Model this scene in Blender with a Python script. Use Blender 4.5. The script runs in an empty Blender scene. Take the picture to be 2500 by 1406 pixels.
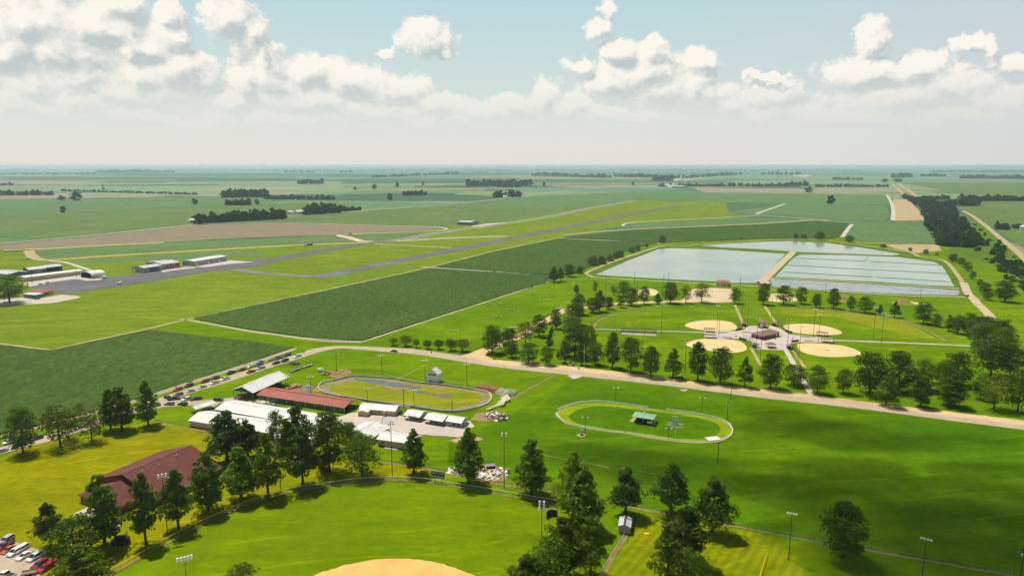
import bpy, bmesh, math, random
from mathutils import Vector, Matrix
from mathutils.geometry import tessellate_polygon
R = math.radians
rnd = random.Random(7)
S = bpy.context.scene
COL = S.collection

# ---------------------------------------------------------------- camera model
CAM_H = 117.0
FPX = 1667.0                       # focal length in photo pixels (2500 wide)
PITCH = math.atan((703.0 - 404.0) / FPX)
SP, CP = math.sin(PITCH), math.cos(PITCH)

def P(x, y, z=0.0):
    """Point of the plane z seen at photo pixel (x, y)."""
    t = (y - 703.0) / FPX
    dy, dz = CP - t * SP, -(SP + t * CP)
    dx = (x - 1250.0) / FPX
    k = (z - CAM_H) / dz
    return Vector((dx * k, dy * k, z))

def zc(p):
    return p.y * CP - (p.z - CAM_H) * SP

def ppm(p):
    """Photo pixels per metre at point p."""
    return FPX / zc(p)

def height_to(p, ytop):
    t = (ytop - 703.0) / FPX
    return CAM_H - p.y * (SP + t * CP) / (CP - t * SP)

cam_data = bpy.data.cameras.new('camera')
cam = bpy.data.objects.new('camera', cam_data)
COL.objects.link(cam)
cam.location = (0, 0, CAM_H)
cam.rotation_euler = (math.pi / 2 - PITCH, 0, 0)
cam_data.sensor_fit = 'HORIZONTAL'
cam_data.sensor_width = 36.0
cam_data.lens = 36.0 * FPX / 2500.0
cam_data.clip_start = 1.0
cam_data.clip_end = 120000.0
S.camera = cam
S.render.resolution_x, S.render.resolution_y = 1024, 575
S.view_settings.view_transform = 'Standard'
try:
    S.view_settings.look = 'None'
except Exception:
    pass
S.view_settings.gamma = 1.0
S.view_settings.use_curve_mapping = False
S.view_settings.exposure = EXPOSURE = 0.0
S.render.engine = 'CYCLES'
S.cycles.use_denoising = True
S.cycles.use_adaptive_sampling = True
S.cycles.adaptive_threshold = 0.03
S.cycles.adaptive_min_samples = 16
S.cycles.max_bounces = 5
S.cycles.diffuse_bounces = 2
S.cycles.glossy_bounces = 2
S.cycles.transmission_bounces = 3
S.cycles.transparent_max_bounces = 12
S.cycles.volume_bounces = 1
S.cycles.sample_clamp_indirect = 4.0

# ---------------------------------------------------------------- materials
def lin(c):
    """sRGB 0-255 triple to linear."""
    o = []
    for v in c:
        v = v / 255.0
        o.append(v / 12.92 if v <= 0.04045 else ((v + 0.055) / 1.055) ** 2.4)
    return (o[0], o[1], o[2], 1.0)

def new_mat(name):
    m = bpy.data.materials.new(name)
    m.use_nodes = True
    nt = m.node_tree
    nt.nodes.clear()
    return m, nt

class NT:
    """Tiny node-graph helper."""
    def __init__(s, nt): s.nt = nt
    def n(s, t, **kw):
        nd = s.nt.nodes.new(t)
        for k, v in kw.items(): setattr(nd, k, v)
        return nd
    def l(s, a, b): s.nt.links.new(a, b)
    def put(s, sock, v):
        if hasattr(v, 'is_output') or isinstance(v, bpy.types.NodeSocket): s.l(v, sock)
        else: sock.default_value = v
    def math(s, op, a, b=None, c=None, clamp=False):
        nd = s.n('ShaderNodeMath', operation=op, use_clamp=clamp)
        s.put(nd.inputs[0], a)
        if b is not None: s.put(nd.inputs[1], b)
        if c is not None: s.put(nd.inputs[2], c)
        return nd.outputs[0]
    def vm(s, op, a, b=None, c=None):
        nd = s.n('ShaderNodeVectorMath', operation=op)
        s.put(nd.inputs[0], a)
        if b is not None: s.put(nd.inputs[1], b)
        if c is not None: s.put(nd.inputs[2], c)
        return nd
    def noise(s, vec, scale, detail=3.0, rough=0.55, dim='3D'):
        nd = s.n('ShaderNodeTexNoise', noise_dimensions=dim)
        if vec is not None: s.l(vec, nd.inputs['Vector'])
        nd.inputs['Scale'].default_value = scale
        nd.inputs['Detail'].default_value = detail
        nd.inputs['Roughness'].default_value = rough
        return nd.outputs['Fac']
    def ramp(s, f, lo, hi, smooth=True):
        nd = s.n('ShaderNodeMapRange', interpolation_type='SMOOTHSTEP' if smooth else 'LINEAR')
        s.put(nd.inputs['Value'], f)
        s.put(nd.inputs['From Min'], lo); s.put(nd.inputs['From Max'], hi)
        return nd.outputs[0]
    def rng(s, f, a, b, c, d):
        nd = s.n('ShaderNodeMapRange')
        s.put(nd.inputs['Value'], f)
        for i, v in zip((1, 2, 3, 4), (a, b, c, d)): s.put(nd.inputs[i], v)
        return nd.outputs[0]
    def mix(s, f, a, b, blend='MIX'):
        nd = s.n('ShaderNodeMix', data_type='RGBA', blend_type=blend)
        s.put(nd.inputs[0], f); s.put(nd.inputs[6], a); s.put(nd.inputs[7], b)
        return nd.outputs[2]
    def pos(s):
        return s.n('ShaderNodeNewGeometry').outputs['Position']
    def obj(s):
        return s.n('ShaderNodeTexCoord').outputs['Object']
    def mapping(s, vec, scale=(1, 1, 1), rot=(0, 0, 0), loc=(0, 0, 0)):
        nd = s.n('ShaderNodeMapping')
        s.l(vec, nd.inputs[0])
        nd.inputs['Scale'].default_value = scale
        nd.inputs['Rotation'].default_value = rot
        nd.inputs['Location'].default_value = loc
        return nd.outputs[0]
    def bump(s, h, strength, dist):
        nd = s.n('ShaderNodeBump')
        s.l(h, nd.inputs['Height'])
        nd.inputs['Strength'].default_value = strength
        nd.inputs['Distance'].default_value = dist
        return nd.outputs[0]
    def out(s, color, rough=0.8, spec=0.2, metal=0.0, normal=None):
        b = s.n('ShaderNodeBsdfPrincipled')
        s.put(b.inputs['Base Color'], color)
        s.put(b.inputs['Roughness'], rough)
        b.inputs['Specular IOR Level'].default_value = spec
        b.inputs['Metallic'].default_value = metal
        if normal is not None: s.l(normal, b.inputs['Normal'])
        o = s.n('ShaderNodeOutputMaterial')
        s.l(b.outputs[0], o.inputs['Surface'])
        return b

def C4(r, g, b): return (r, g, b, 1.0)
def shade(c, k): return (c[0] * k, c[1] * k, c[2] * k, 1.0)

def mat_plain(name, c, rough=0.7, spec=0.3, metal=0.0, vary=0.12, scale=0.6):
    """Painted or weathered surface with a little grime."""
    m, nt = new_mat(name); g = NT(nt)
    p = g.obj()
    f = g.noise(p, scale, 4.0, 0.6)
    f2 = g.noise(p, scale * 9, 2.0, 0.6)
    f = g.math('MULTIPLY_ADD', f2, 0.35, f)
    k = g.ramp(f, 0.35, 0.95)
    col = g.mix(k, shade(c, 1 - vary), shade(c, 1 + vary * 0.5))
    g.out(col, rough, spec, metal)
    return m

def mat_ribbed(name, c, pitch=0.5, axis='X', rough=0.45, spec=0.4, vary=0.1, depth=0.04):
    """Ribbed sheet metal."""
    m, nt = new_mat(name); g = NT(nt)
    p = g.obj()
    w = g.n('ShaderNodeTexWave', wave_type='BANDS', bands_direction=axis, wave_profile='SIN')
    g.l(p, w.inputs['Vector'])
    w.inputs['Scale'].default_value = 0.314 / pitch
    f = g.noise(p, 0.25, 5.0, 0.65)
    st = g.noise(g.mapping(p, (0.6, 0.6, 0.05)), 1.5, 4.0, 0.6)
    f = g.ramp(g.math('MULTIPLY_ADD', st, 0.5, f), 0.45, 1.0)
    col = g.mix(f, shade(c, 1 - vary), shade(c, 1 + vary * 0.3))
    col = g.mix(g.math('MULTIPLY', w.outputs['Fac'], 0.18), col, shade(c, 0.7))
    g.out(col, rough, spec, 0.0, g.bump(w.outputs['Fac'], 0.5, depth))
    return m

def mat_grass(name, a, b, c=None, big=0.012, stripes=None, dry=None, dry_amt=0.0, fine=0.28):
    """Mown grass: big tone patches, tufts, optional mowing stripes and dry streaks."""
    m, nt = new_mat(name); g = NT(nt)
    p = g.pos()
    f1 = g.ramp(g.noise(p, big, 4.0, 0.55), 0.3, 0.7)
    f2 = g.ramp(g.noise(p, big * 6, 4.0, 0.6), 0.3, 0.72)
    col = g.mix(f1, a, b)
    if c is not None: col = g.mix(g.math('MULTIPLY', f2, 0.6), col, c)
    if dry is not None:
        d = g.ramp(g.noise(g.mapping(p, (1.0, 0.35, 1.0), (0, 0, R(25))), big * 4, 5.0, 0.62), 0.62 - dry_amt, 0.80)
        col = g.mix(g.math('MULTIPLY', d, 0.75), col, dry)
    if stripes is not None:
        ang, width, amt = stripes
        w = g.n('ShaderNodeTexWave', wave_type='BANDS', bands_direction='X')
        g.l(g.mapping(p, (1, 1, 1), (0, 0, R(ang))), w.inputs['Vector'])
        w.inputs['Scale'].default_value = 0.314 / width
        w.inputs['Distortion'].default_value = 1.2
        w.inputs['Detail Scale'].default_value = 0.05
        k = g.ramp(w.outputs['Fac'], 0.3, 0.7)
        col = g.mix(g.math('MULTIPLY', k, amt), col, shade(a, 0.62))
    t = g.noise(g.mapping(p, (0.5, 1.0, 1.0), (0, 0, R(8))), 0.42, 6.0, 0.80)
    t2 = g.noise(g.mapping(p, (0.22, 1.0, 1.0), (0, 0, R(-9))), 0.085, 5.0, 0.66)
    k = g.math('MULTIPLY_ADD', g.math('SUBTRACT', t, 0.5), fine * 4.6, 1.0)
    k = g.math('MULTIPLY_ADD', g.math('SUBTRACT', t2, 0.5), fine * 3.4, k)
    # paired wheel tracks and worn lines left by mowers
    w2 = g.n('ShaderNodeTexWave', wave_type='BANDS', bands_direction='Y')
    g.l(g.mapping(p, (1, 1, 1), (0, 0, R(-14))), w2.inputs['Vector'])
    w2.inputs['Scale'].default_value = 0.02; w2.inputs['Distortion'].default_value = 9.0
    w2.inputs['Detail'].default_value = 2.0; w2.inputs['Detail Scale'].default_value = 0.35
    ln = g.math('MULTIPLY', g.ramp(w2.outputs['Fac'], 0.965, 1.0), g.ramp(g.noise(p, 0.02, 3.0, 0.6), 0.45, 0.62))
    k = g.math('MULTIPLY_ADD', ln, 0.30, k)
    nd = g.n('ShaderNodeVectorMath', operation='SCALE')
    g.l(col, nd.inputs[0]); g.l(g.math('MULTIPLY', k, 0.98), nd.inputs['Scale'])
    g.out(nd.outputs[0], 0.95, 0.0)
    return m

def mat_crop(name, a, b, soil, ang, pitch=0.95, amt=0.5, big=0.008):
    """Row crop: rows with ragged gaps, leafy speckle and slow tone drift."""
    m, nt = new_mat(name); g = NT(nt)
    p = g.pos()
    w = g.n('ShaderNodeTexWave', wave_type='BANDS', bands_direction='X')
    g.l(g.mapping(p, (1, 1, 1), (0, 0, R(ang))), w.inputs['Vector'])
    w.inputs['Scale'].default_value = 0.314 / pitch
    w.inputs['Distortion'].default_value = 3.5
    w.inputs['Detail'].default_value = 3.0
    w.inputs['Detail Scale'].default_value = 0.6
    f1 = g.ramp(g.noise(p, big, 4.0, 0.6), 0.3, 0.7)
    f3 = g.ramp(g.noise(g.mapping(p, (1.0, 0.12, 1.0), (0, 0, R(ang))), 0.05, 4.0, 0.65), 0.3, 0.75)
    col = g.mix(f1, a, b)
    col = g.mix(g.math('MULTIPLY', f3, 0.35), col, shade(a, 0.75))
    t = g.noise(g.mapping(p, (1.0, 0.45, 1.0), (0, 0, R(ang))), 0.42, 5.0, 0.78)
    t2 = g.noise(p, 0.16, 4.0, 0.75)
    dark = g.math('MULTIPLY', g.ramp(g.math('ADD', g.math('MULTIPLY', t, 0.8), g.math('MULTIPLY', w.outputs['Fac'], 0.2)), 0.56, 0.40), amt)
    col = g.mix(dark, col, soil)
    k = g.math('MULTIPLY_ADD', g.math('SUBTRACT', t2, 0.5), 1.5, 1.05)
    nd = g.n('ShaderNodeVectorMath', operation='SCALE')
    g.l(col, nd.inputs[0]); g.l(k, nd.inputs['Scale'])
    h = g.math('ADD', t, g.math('MULTIPLY', w.outputs['Fac'], 0.5))
    g.out(nd.outputs[0], 0.9, 0.08, 0.0, g.bump(h, 0.6, 0.6))
    return m

def mat_soil(name, a, b, scale=0.05, fine=0.25, rough=0.95, tracks=None):
    m, nt = new_mat(name); g = NT(nt)
    p = g.pos()
    f = g.ramp(g.noise(p, scale, 5.0, 0.62), 0.3, 0.7)
    f2 = g.noise(p, 1.1, 4.0, 0.7)
    col = g.mix(f, a, b)
    if tracks is not None:
        d = g.ramp(g.noise(g.mapping(p, (1.0, 0.1, 1.0), (0, 0, R(tracks))), 0.35, 3.0, 0.6), 0.4, 0.65)
        col = g.mix(g.math('MULTIPLY', d, 0.45), col, shade(a, 0.75))
    k = g.math('MULTIPLY_ADD', g.math('SUBTRACT', f2, 0.5), fine * 2.4, 1.0)
    nd = g.n('ShaderNodeVectorMath', operation='SCALE')
    g.l(col, nd.inputs[0]); g.l(k, nd.inputs['Scale'])
    g.out(nd.outputs[0], rough, 0.1)
    return m

def mat_water(name, c, rough=0.08, wave=0.6, strength=0.12):
    m, nt = new_mat(name); g = NT(nt)
    p = g.pos()
    n1 = g.noise(p, wave, 3.0, 0.6)
    n2 = g.noise(p, 0.015, 3.0, 0.5)
    col = g.mix(g.ramp(n2, 0.35, 0.65), c, shade(c, 0.86))
    b = g.out(col, rough, 0.5, 0.0, g.bump(n1, strength, 0.12))
    b.inputs['IOR'].default_value = 1.33
    return m

def mat_leaf(name, a, b, tip):
    """Foliage: per-tree and per-spray colour, light passing through the leaves."""
    m, nt = new_mat(name); g = NT(nt)
    oi = g.n('ShaderNodeObjectInfo')
    p = g.obj()
    f = g.ramp(g.noise(p, 0.55, 4.0, 0.6), 0.32, 0.7)
    f2 = g.noise(p, 3.2, 2.0, 0.6)
    col = g.mix(f, a, b)
    col = g.mix(g.math('MULTIPLY', g.ramp(f2, 0.5, 0.75), 0.5), col, tip)
    k = g.math('MULTIPLY_ADD', oi.outputs['Random'], 0.5, 0.75)
    nd = g.n('ShaderNodeVectorMath', operation='SCALE')
    g.l(col, nd.inputs[0]); g.l(k, nd.inputs['Scale'])
    d = g.n('ShaderNodeBsdfDiffuse'); g.l(nd.outputs[0], d.inputs[0])
    tc = g.mix(1.0, nd.outputs[0], C4(1.5, 1.35, .8), 'MULTIPLY')
    t = g.n('ShaderNodeBsdfTranslucent'); g.l(tc, t.inputs[0])
    gl = g.n('ShaderNodeBsdfGlossy'); gl.inputs['Roughness'].default_value = 0.45
    gl.inputs['Color'].default_value = (0.8, 0.85, 0.8, 1)
    mx = g.n('ShaderNodeMixShader'); mx.inputs[0].default_value = 0.46
    g.l(d.outputs[0], mx.inputs[1]); g.l(t.outputs[0], mx.inputs[2])
    mx2 = g.n('ShaderNodeMixShader'); mx2.inputs[0].default_value = 0.012
    g.l(mx.outputs[0], mx2.inputs[1]); g.l(gl.outputs[0], mx2.inputs[2])
    o = g.n('ShaderNodeOutputMaterial'); g.l(mx2.outputs[0], o.inputs['Surface'])
    return m

def mat_mesh(name, c, cover=0.22):
    """Chain-link netting: thin wires with open air between."""
    m, nt = new_mat(name); g = NT(nt)
    d = g.n('ShaderNodeBsdfDiffuse'); d.inputs[0].default_value = c
    t = g.n('ShaderNodeBsdfTransparent')
    mx = g.n('ShaderNodeMixShader'); mx.inputs[0].default_value = cover
    g.l(t.outputs[0], mx.inputs[1]); g.l(d.outputs[0], mx.inputs[2])
    o = g.n('ShaderNodeOutputMaterial'); g.l(mx.outputs[0], o.inputs['Surface'])
    return m

def mat_paint(name, c, rough=0.25):
    m, nt = new_mat(name); g = NT(nt)
    b = g.out(c, rough, 0.5)
    b.inputs['Coat Weight'].default_value = 0.4
    return m

# ---------------------------------------------------------------- mesh builder
class MB:
    def __init__(s): s.v = []; s.f = []; s.mi = []
    def add(s, vs, fs, mi=0):
        o = len(s.v); s.v += [tuple(v) for v in vs]
        for f in fs: s.f.append(tuple(i + o for i in f)); s.mi.append(mi)
    def box(s, x0, y0, z0, x1, y1, z1, mi=0, M=None):
        vs = [Vector(v) for v in ((x0, y0, z0), (x1, y0, z0), (x1, y1, z0), (x0, y1, z0), (x0, y0, z1), (x1, y0, z1), (x1, y1, z1), (x0, y1, z1))]
        if M is not None: vs = [M @ v for v in vs]
        s.add(vs, [(0, 3, 2, 1), (4, 5, 6, 7), (0, 1, 5, 4), (1, 2, 6, 5), (2, 3, 7, 6), (3, 0, 4, 7)], mi)
        return s
    def frus(s, a, b, z0, z1, mi=0):
        """Frustum between rectangles a and b = (x0, y0, x1, y1)."""
        vs = [(a[0], a[1], z0), (a[2], a[1], z0), (a[2], a[3], z0), (a[0], a[3], z0), (b[0], b[1], z1), (b[2], b[1], z1), (b[2], b[3], z1), (b[0], b[3], z1)]
        s.add(vs, [(0, 3, 2, 1), (4, 5, 6, 7), (0, 1, 5, 4), (1, 2, 6, 5), (2, 3, 7, 6), (3, 0, 4, 7)], mi)
        return s
    def prism(s, pts, z0, z1, mi=0):
        n = len(pts)
        vs = [(p[0], p[1], z0) for p in pts] + [(p[0], p[1], z1) for p in pts]
        s.add(vs, [tuple(range(n - 1, -1, -1)), tuple(range(n, 2 * n))] + [(i, (i + 1) % n, n + (i + 1) % n, n + i) for i in range(n)], mi)
        return s
    def extr(s, prof, y0, y1, mi=0, inset=0.0, zc_=None):
        """Side profile (x, z) extruded across y."""
        n = len(prof)
        vs = [(x, y0, z) for x, z in prof] + [(x, y1, z) for x, z in prof]
        s.add(vs, [tuple(range(n)), tuple(range(2 * n - 1, n - 1, -1))] + [(i, n + i, n + (i + 1) % n, (i + 1) % n) for i in range(n)], mi)
        return s
    def tube(s, a, b, r0, r1=None, n=6, mi=0, caps=True):
        a, b = Vector(a), Vector(b); r1 = r0 if r1 is None else r1
        d = (b - a).normalized()
        u = d.orthogonal().normalized(); w = d.cross(u)
        vs = []
        for c, r in ((a, r0), (b, r1)):
            for i in range(n):
                t = 2 * math.pi * i / n
                vs.append(c + (u * math.cos(t) + w * math.sin(t)) * r)
        fs = [(i, (i + 1) % n, n + (i + 1) % n, n + i) for i in range(n)]
        if caps: fs += [tuple(range(n - 1, -1, -1)), tuple(range(n, 2 * n))]
        s.add(vs, fs, mi)
        return s
    def path(s, pts, r, n=5, mi=0):
        for a, b in zip(pts[:-1], pts[1:]):
            if (Vector(a) - Vector(b)).length > 1e-4: s.tube(a, b, r, r, n, mi)
        return s
    def ball(s, c, r, n=8, m=5, mi=0, sq=(1, 1, 1), jit=0.0):
        vs = [(c[0], c[1], c[2] - r * sq[2])]
        for j in range(1, m):
            ph = -math.pi / 2 + math.pi * j / m
            for i in range(n):
                t = 2 * math.pi * i / n
                k = r * (1 + rnd.uniform(-jit, jit))
                vs.append((c[0] + math.cos(ph) * math.cos(t) * k * sq[0], c[1] + math.cos(ph) * math.sin(t) * k * sq[1], c[2] + math.sin(ph) * k * sq[2]))
        vs.append((c[0], c[1], c[2] + r * sq[2]))
        fs = [(0, 1 + (i + 1) % n, 1 + i) for i in range(n)]
        for j in range(m - 2):
            for i in range(n):
                a = 1 + j * n + i; b = 1 + j * n + (i + 1) % n
                fs.append((a, b, b + n, a + n))
        t = len(vs) - 1; o = 1 + (m - 2) * n
        fs += [(o + i, o + (i + 1) % n, t) for i in range(n)]
        s.add(vs, fs, mi)
        return s
    def mesh(s, name, mats, smooth=False):
        me = bpy.data.meshes.new(name)
        me.from_pydata(s.v, [], s.f)
        for m in (mats if isinstance(mats, (list, tuple)) else [mats]): me.materials.append(m)
        if len(me.materials) > 1: me.polygons.foreach_set('material_index', s.mi)
        if smooth: me.polygons.foreach_set('use_smooth', [True] * len(s.f))
        me.update()
        return me
    def build(s, name, mats, parent=None, smooth=False, loc=None, rz=0.0, label=None):
        o = bpy.data.objects.new(name, s.mesh(name, mats, smooth))
        COL.objects.link(o)
        if parent is not None: o.parent = parent
        if loc is not None: o.location = loc
        if rz: o.rotation_euler = (0, 0, rz)
        if label: o['label'] = label
        return o

def tag(o, label=None, cat=None, group=None, kind=None):
    if label: o['label'] = label
    if cat: o['category'] = cat
    if group: o['group'] = group
    if kind: o['kind'] = kind
    return o

def thing(name, label, cat, loc=(0, 0, 0), rz=0.0, group=None):
    o = bpy.data.objects.new(name, None)
    COL.objects.link(o)
    o.location = loc; o.rotation_euler = (0, 0, rz)
    o.empty_display_size = 0.5
    return tag(o, label, cat, group)

def copy_tree(src, loc=None, rz=None, scale=None, label=None, group=None):
    kids = CHILD.get(src.name)
    if kids is None:
        kids = CHILD[src.name] = [o for o in COL.objects if o.parent == src]
    r = src.copy(); COL.objects.link(r)
    if loc is not None: r.location = loc
    if rz is not None: r.rotation_euler = (0, 0, rz)
    if scale is not None: r.scale = scale
    if label: r['label'] = label
    if group: r['group'] = group
    for k in kids:
        sub = CHILD.get(k.name)
        if sub is None: sub = CHILD[k.name] = [o for o in COL.objects if o.parent == k]
        c = k.copy(); COL.objects.link(c); c.parent = r
        for g in sub:
            d = g.copy(); COL.objects.link(d); d.parent = c
    return r
CHILD = {}

def ordinal(i):
    return ('first second third fourth fifth sixth seventh eighth ninth tenth eleventh twelfth thirteenth fourteenth fifteenth '
            'sixteenth seventeenth eighteenth nineteenth twentieth').split()[i]

# ---------------------------------------------------------------- ground sheets
def resample(pts, step, closed):
    out = []
    n = len(pts)
    for i in range(n if closed else n - 1):
        a, b = pts[i], pts[(i + 1) % n]
        k = max(1, min(60, int((b - a).length / step)))
        for j in range(k): out.append(a.lerp(b, j / k))
    if not closed: out.append(pts[-1].copy())
    return out

def smooth_px(pts, closed=False, k=4):
    """Catmull-Rom through pixel points."""
    n = len(pts); out = []
    rngs = range(n) if closed else range(n - 1)
    for i in rngs:
        g = lambda j: Vector(pts[j % n]) if closed else Vector(pts[max(0, min(n - 1, j))])
        p0, p1, p2, p3 = g(i - 1), g(i), g(i + 1), g(i + 2)
        for j in range(k):
            t = j / k
            out.append(tuple(0.5 * ((2 * p1) + (p2 - p0) * t + (2 * p0 - 5 * p1 + 4 * p2 - p3) * t * t + (3 * p1 - p0 - 3 * p2 + p3) * t ** 3)))
    if not closed: out.append(tuple(pts[-1]))
    return out

def sheet(name, mat, px, z, jit=0.0, step=6.0, thick=0.0, smooth=False, kind='structure', label=None, world=None):
    pts = [Vector(p) for p in world] if world else [P(x, y) for x, y in (smooth_px(px, True) if smooth else px)]
    for p in pts: p.z = 0
    if jit:
        pts = resample(pts, step, True)
        ph = rnd.random() * 100
        for i, p in enumerate(pts):
            d = Vector((rnd.uniform(-1, 1), rnd.uniform(-1, 1), 0)) * jit
            pts[i] = p + d
    ar = sum(pts[i].x * pts[(i + 1) % len(pts)].y - pts[(i + 1) % len(pts)].x * pts[i].y for i in range(len(pts)))
    if ar < 0: pts.reverse()
    tris = tessellate_polygon([pts])
    n = len(pts)
    vs = [(p.x, p.y, z + thick) for p in pts]
    fs = []
    for t in tris:
        a, b, c = (pts[i] for i in t)
        fs.append(tuple(t) if (b - a).cross(c - a).z > 0 else tuple(reversed(t)))
    if thick:
        vs += [(p.x, p.y, z) for p in pts]
        fs += [(i, n + i, n + (i + 1) % n, (i + 1) % n) for i in range(n)]
    me = bpy.data.meshes.new(name)
    me.from_pydata(vs, [], fs)
    me.materials.append(mat); me.update()
    o = bpy.data.objects.new(name, me); COL.objects.link(o)
    return tag(o, label, None, None, kind)

def ribbon(name, mat, px, width, z, jit=0.0, smooth=True, kind='structure', label=None, step=5.0):
    c = [P(x, y) for x, y in (smooth_px(px) if smooth and len(px) > 2 else px)]
    c = resample(c, step, False)
    L, Rr = [], []
    for i, p in enumerate(c):
        d = (c[min(i + 1, len(c) - 1)] - c[max(i - 1, 0)]).normalized()
        nrm = Vector((-d.y, d.x, 0))
        w = width(i / (len(c) - 1)) if callable(width) else width
        L.append(p + nrm * (w / 2 + rnd.uniform(-jit, jit)))
        Rr.append(p - nrm * (w / 2 + rnd.uniform(-jit, jit)))
    vs = [(p.x, p.y, z) for p in L] + [(p.x, p.y, z) for p in Rr]
    n = len(L)
    fs = [(i, n + i, n + i + 1, i + 1) for i in range(n - 1)]
    me = bpy.data.meshes.new(name); me.from_pydata(vs, [], fs)
    me.materials.append(mat); me.update()
    o = bpy.data.objects.new(name, me); COL.objects.link(o)
    return tag(o, label, None, None, kind)
# ---------------------------------------------------------------- light and sky
SUN_EL = R(64.6)
SUN_AZ = math.atan2(-0.677, 0.736)            # from +Y towards +X
SUN_DIR = Vector((math.sin(SUN_AZ) * math.cos(SUN_EL), math.cos(SUN_AZ) * math.cos(SUN_EL), math.sin(SUN_EL)))
sl = bpy.data.lights.new('sun', 'SUN')
sl.energy = 5.0
sl.angle = R(0.53)
sl.color = (1.0, 0.955, 0.87)
so = bpy.data.objects.new('sun', sl); COL.objects.link(so)
so.rotation_euler = SUN_DIR.to_track_quat('Z', 'Y').to_euler()

def px_dir(x, y):
    t = (y - 703.0) / FPX; dx = (x - 1250.0) / FPX
    d = Vector((dx, CP - t * SP, -(SP + t * CP))).normalized()
    return math.atan2(d.x, d.y), math.asin(d.z)

CLOUDS = [  # photo x, y, half width, half height
    (60, 60, 120, 75), (150, 120, 110, 60), (200, 185, 85, 40), (20, 120, 60, 60), (240, 70, 120, 45), (340, 110, 70, 35), (290, 20, 60, 30),
    (410, 35, 34, 36), (418, 98, 44, 38), (440, 170, 92, 52), (335, 190, 60, 42), (300, 225, 120, 38), (200, 245, 110, 28), (60, 200, 50, 40), (130, 262, 200, 26), (30, 245, 60, 30),
    (556, 35, 60, 58), (612, 82, 56, 52), (645, 135, 42, 55), (665, 190, 55, 52), (585, 205, 40, 55), (560, 245, 60, 35),
    (755, 180, 82, 46), (860, 200, 110, 46), (960, 222, 90, 38), (1062, 250, 72, 32), (765, 245, 140, 36), (900, 268, 170, 28), (1160, 268, 90, 24),
    (1040, 98, 64, 40), (1085, 128, 28, 20), (942, 122, 24, 11), 
    (1482, 20, 30, 20), (1470, 70, 34, 24),
    (1518, 128, 46, 34), (1585, 130, 46, 34), (1575, 180, 92, 52), (1490, 200, 70, 46), (1620, 218, 110, 44), (1700, 158, 50, 26), (1415, 155, 36, 18),
    (1335, 232, 44, 40), (1380, 258, 70, 34), (1250, 262, 66, 30), (1730, 232, 56, 42), (1780, 258, 70, 34), (1700, 205, 50, 40),
    (1885, 232, 66, 38), (1880, 182, 44, 9), (1850, 278, 130, 26),
    (2128, 105, 28, 46), (2112, 175, 82, 26), (2150, 185, 110, 24), (2240, 175, 60, 34), (2320, 215, 70, 46), (2200, 238, 170, 38), (2360, 110, 32, 20), (2420, 125, 22, 22), (2460, 160, 44, 22), (2440, 245, 80, 36),
    (2110, 280, 200, 28), (2360, 285, 170, 26), (1500, 280, 210, 22), (1050, 292, 240, 18), (700, 292, 200, 20), (260, 285, 200, 22),
]

def cloud_group():
    gt = bpy.data.node_groups.new('cloud_field', 'ShaderNodeTree')
    gt.interface.new_socket('Vector', in_out='INPUT', socket_type='NodeSocketVector')
    gt.interface.new_socket('Base', in_out='OUTPUT', socket_type='NodeSocketFloat')
    gt.interface.new_socket('Detail', in_out='OUTPUT', socket_type='NodeSocketFloat')
    g = NT(gt)
    gi = g.n('NodeGroupInput'); go = g.n('NodeGroupOutput')
    v = gi.outputs[0]
    nw = g.n('ShaderNodeTexNoise'); g.l(v, nw.inputs['Vector'])
    nw.inputs['Scale'].default_value = 26.0; nw.inputs['Detail'].default_value = 4.0; nw.inputs['Roughness'].default_value = 0.6
    w = g.vm('SUBTRACT', nw.outputs['Color'], (0.5, 0.5, 0.5))
    p = g.vm('MULTIPLY_ADD', w.outputs[0], (0.055, 0.040, 0.0), v).outputs[0]
    acc = None
    for x, y, rx, ry in CLOUDS:
        az, el = px_dir(x, y)
        sx = FPX / (rx * 1.02); sy = FPX / (ry * 1.06)
        q = g.vm('MULTIPLY_ADD', p, (sx, sy, 0.0), (-az * sx, -el * sy, 0.0))
        d = g.vm('LENGTH', q.outputs[0]).outputs['Value']
        acc = d if acc is None else g.math('SMOOTH_MIN', acc, d, 0.25)
    base = g.math('SUBTRACT', 1.0, acc)
    n1 = g.n('ShaderNodeTexNoise'); g.l(v, n1.inputs['Vector'])
    n1.inputs['Scale'].default_value = 36.0; n1.inputs['Detail'].default_value = 9.0; n1.inputs['Roughness'].default_value = 0.60
    n2 = g.n('ShaderNodeTexVoronoi', feature='SMOOTH_F1', normalize=True); g.l(p, n2.inputs['Vector'])
    n2.inputs['Scale'].default_value = 66.0; n2.inputs['Detail'].default_value = 3.0; n2.inputs['Roughness'].default_value = 0.55; n2.inputs['Smoothness'].default_value = 0.5
    f = g.math('MULTIPLY', g.math('SUBTRACT', n1.outputs['Fac'], 0.5), 1.25)
    f = g.math('MULTIPLY_ADD', g.math('SUBTRACT', 0.40, n2.outputs['Distance']), 0.95, f)
    g.l(base, go.inputs[0]); g.l(f, go.inputs[1])
    return gt

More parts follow.
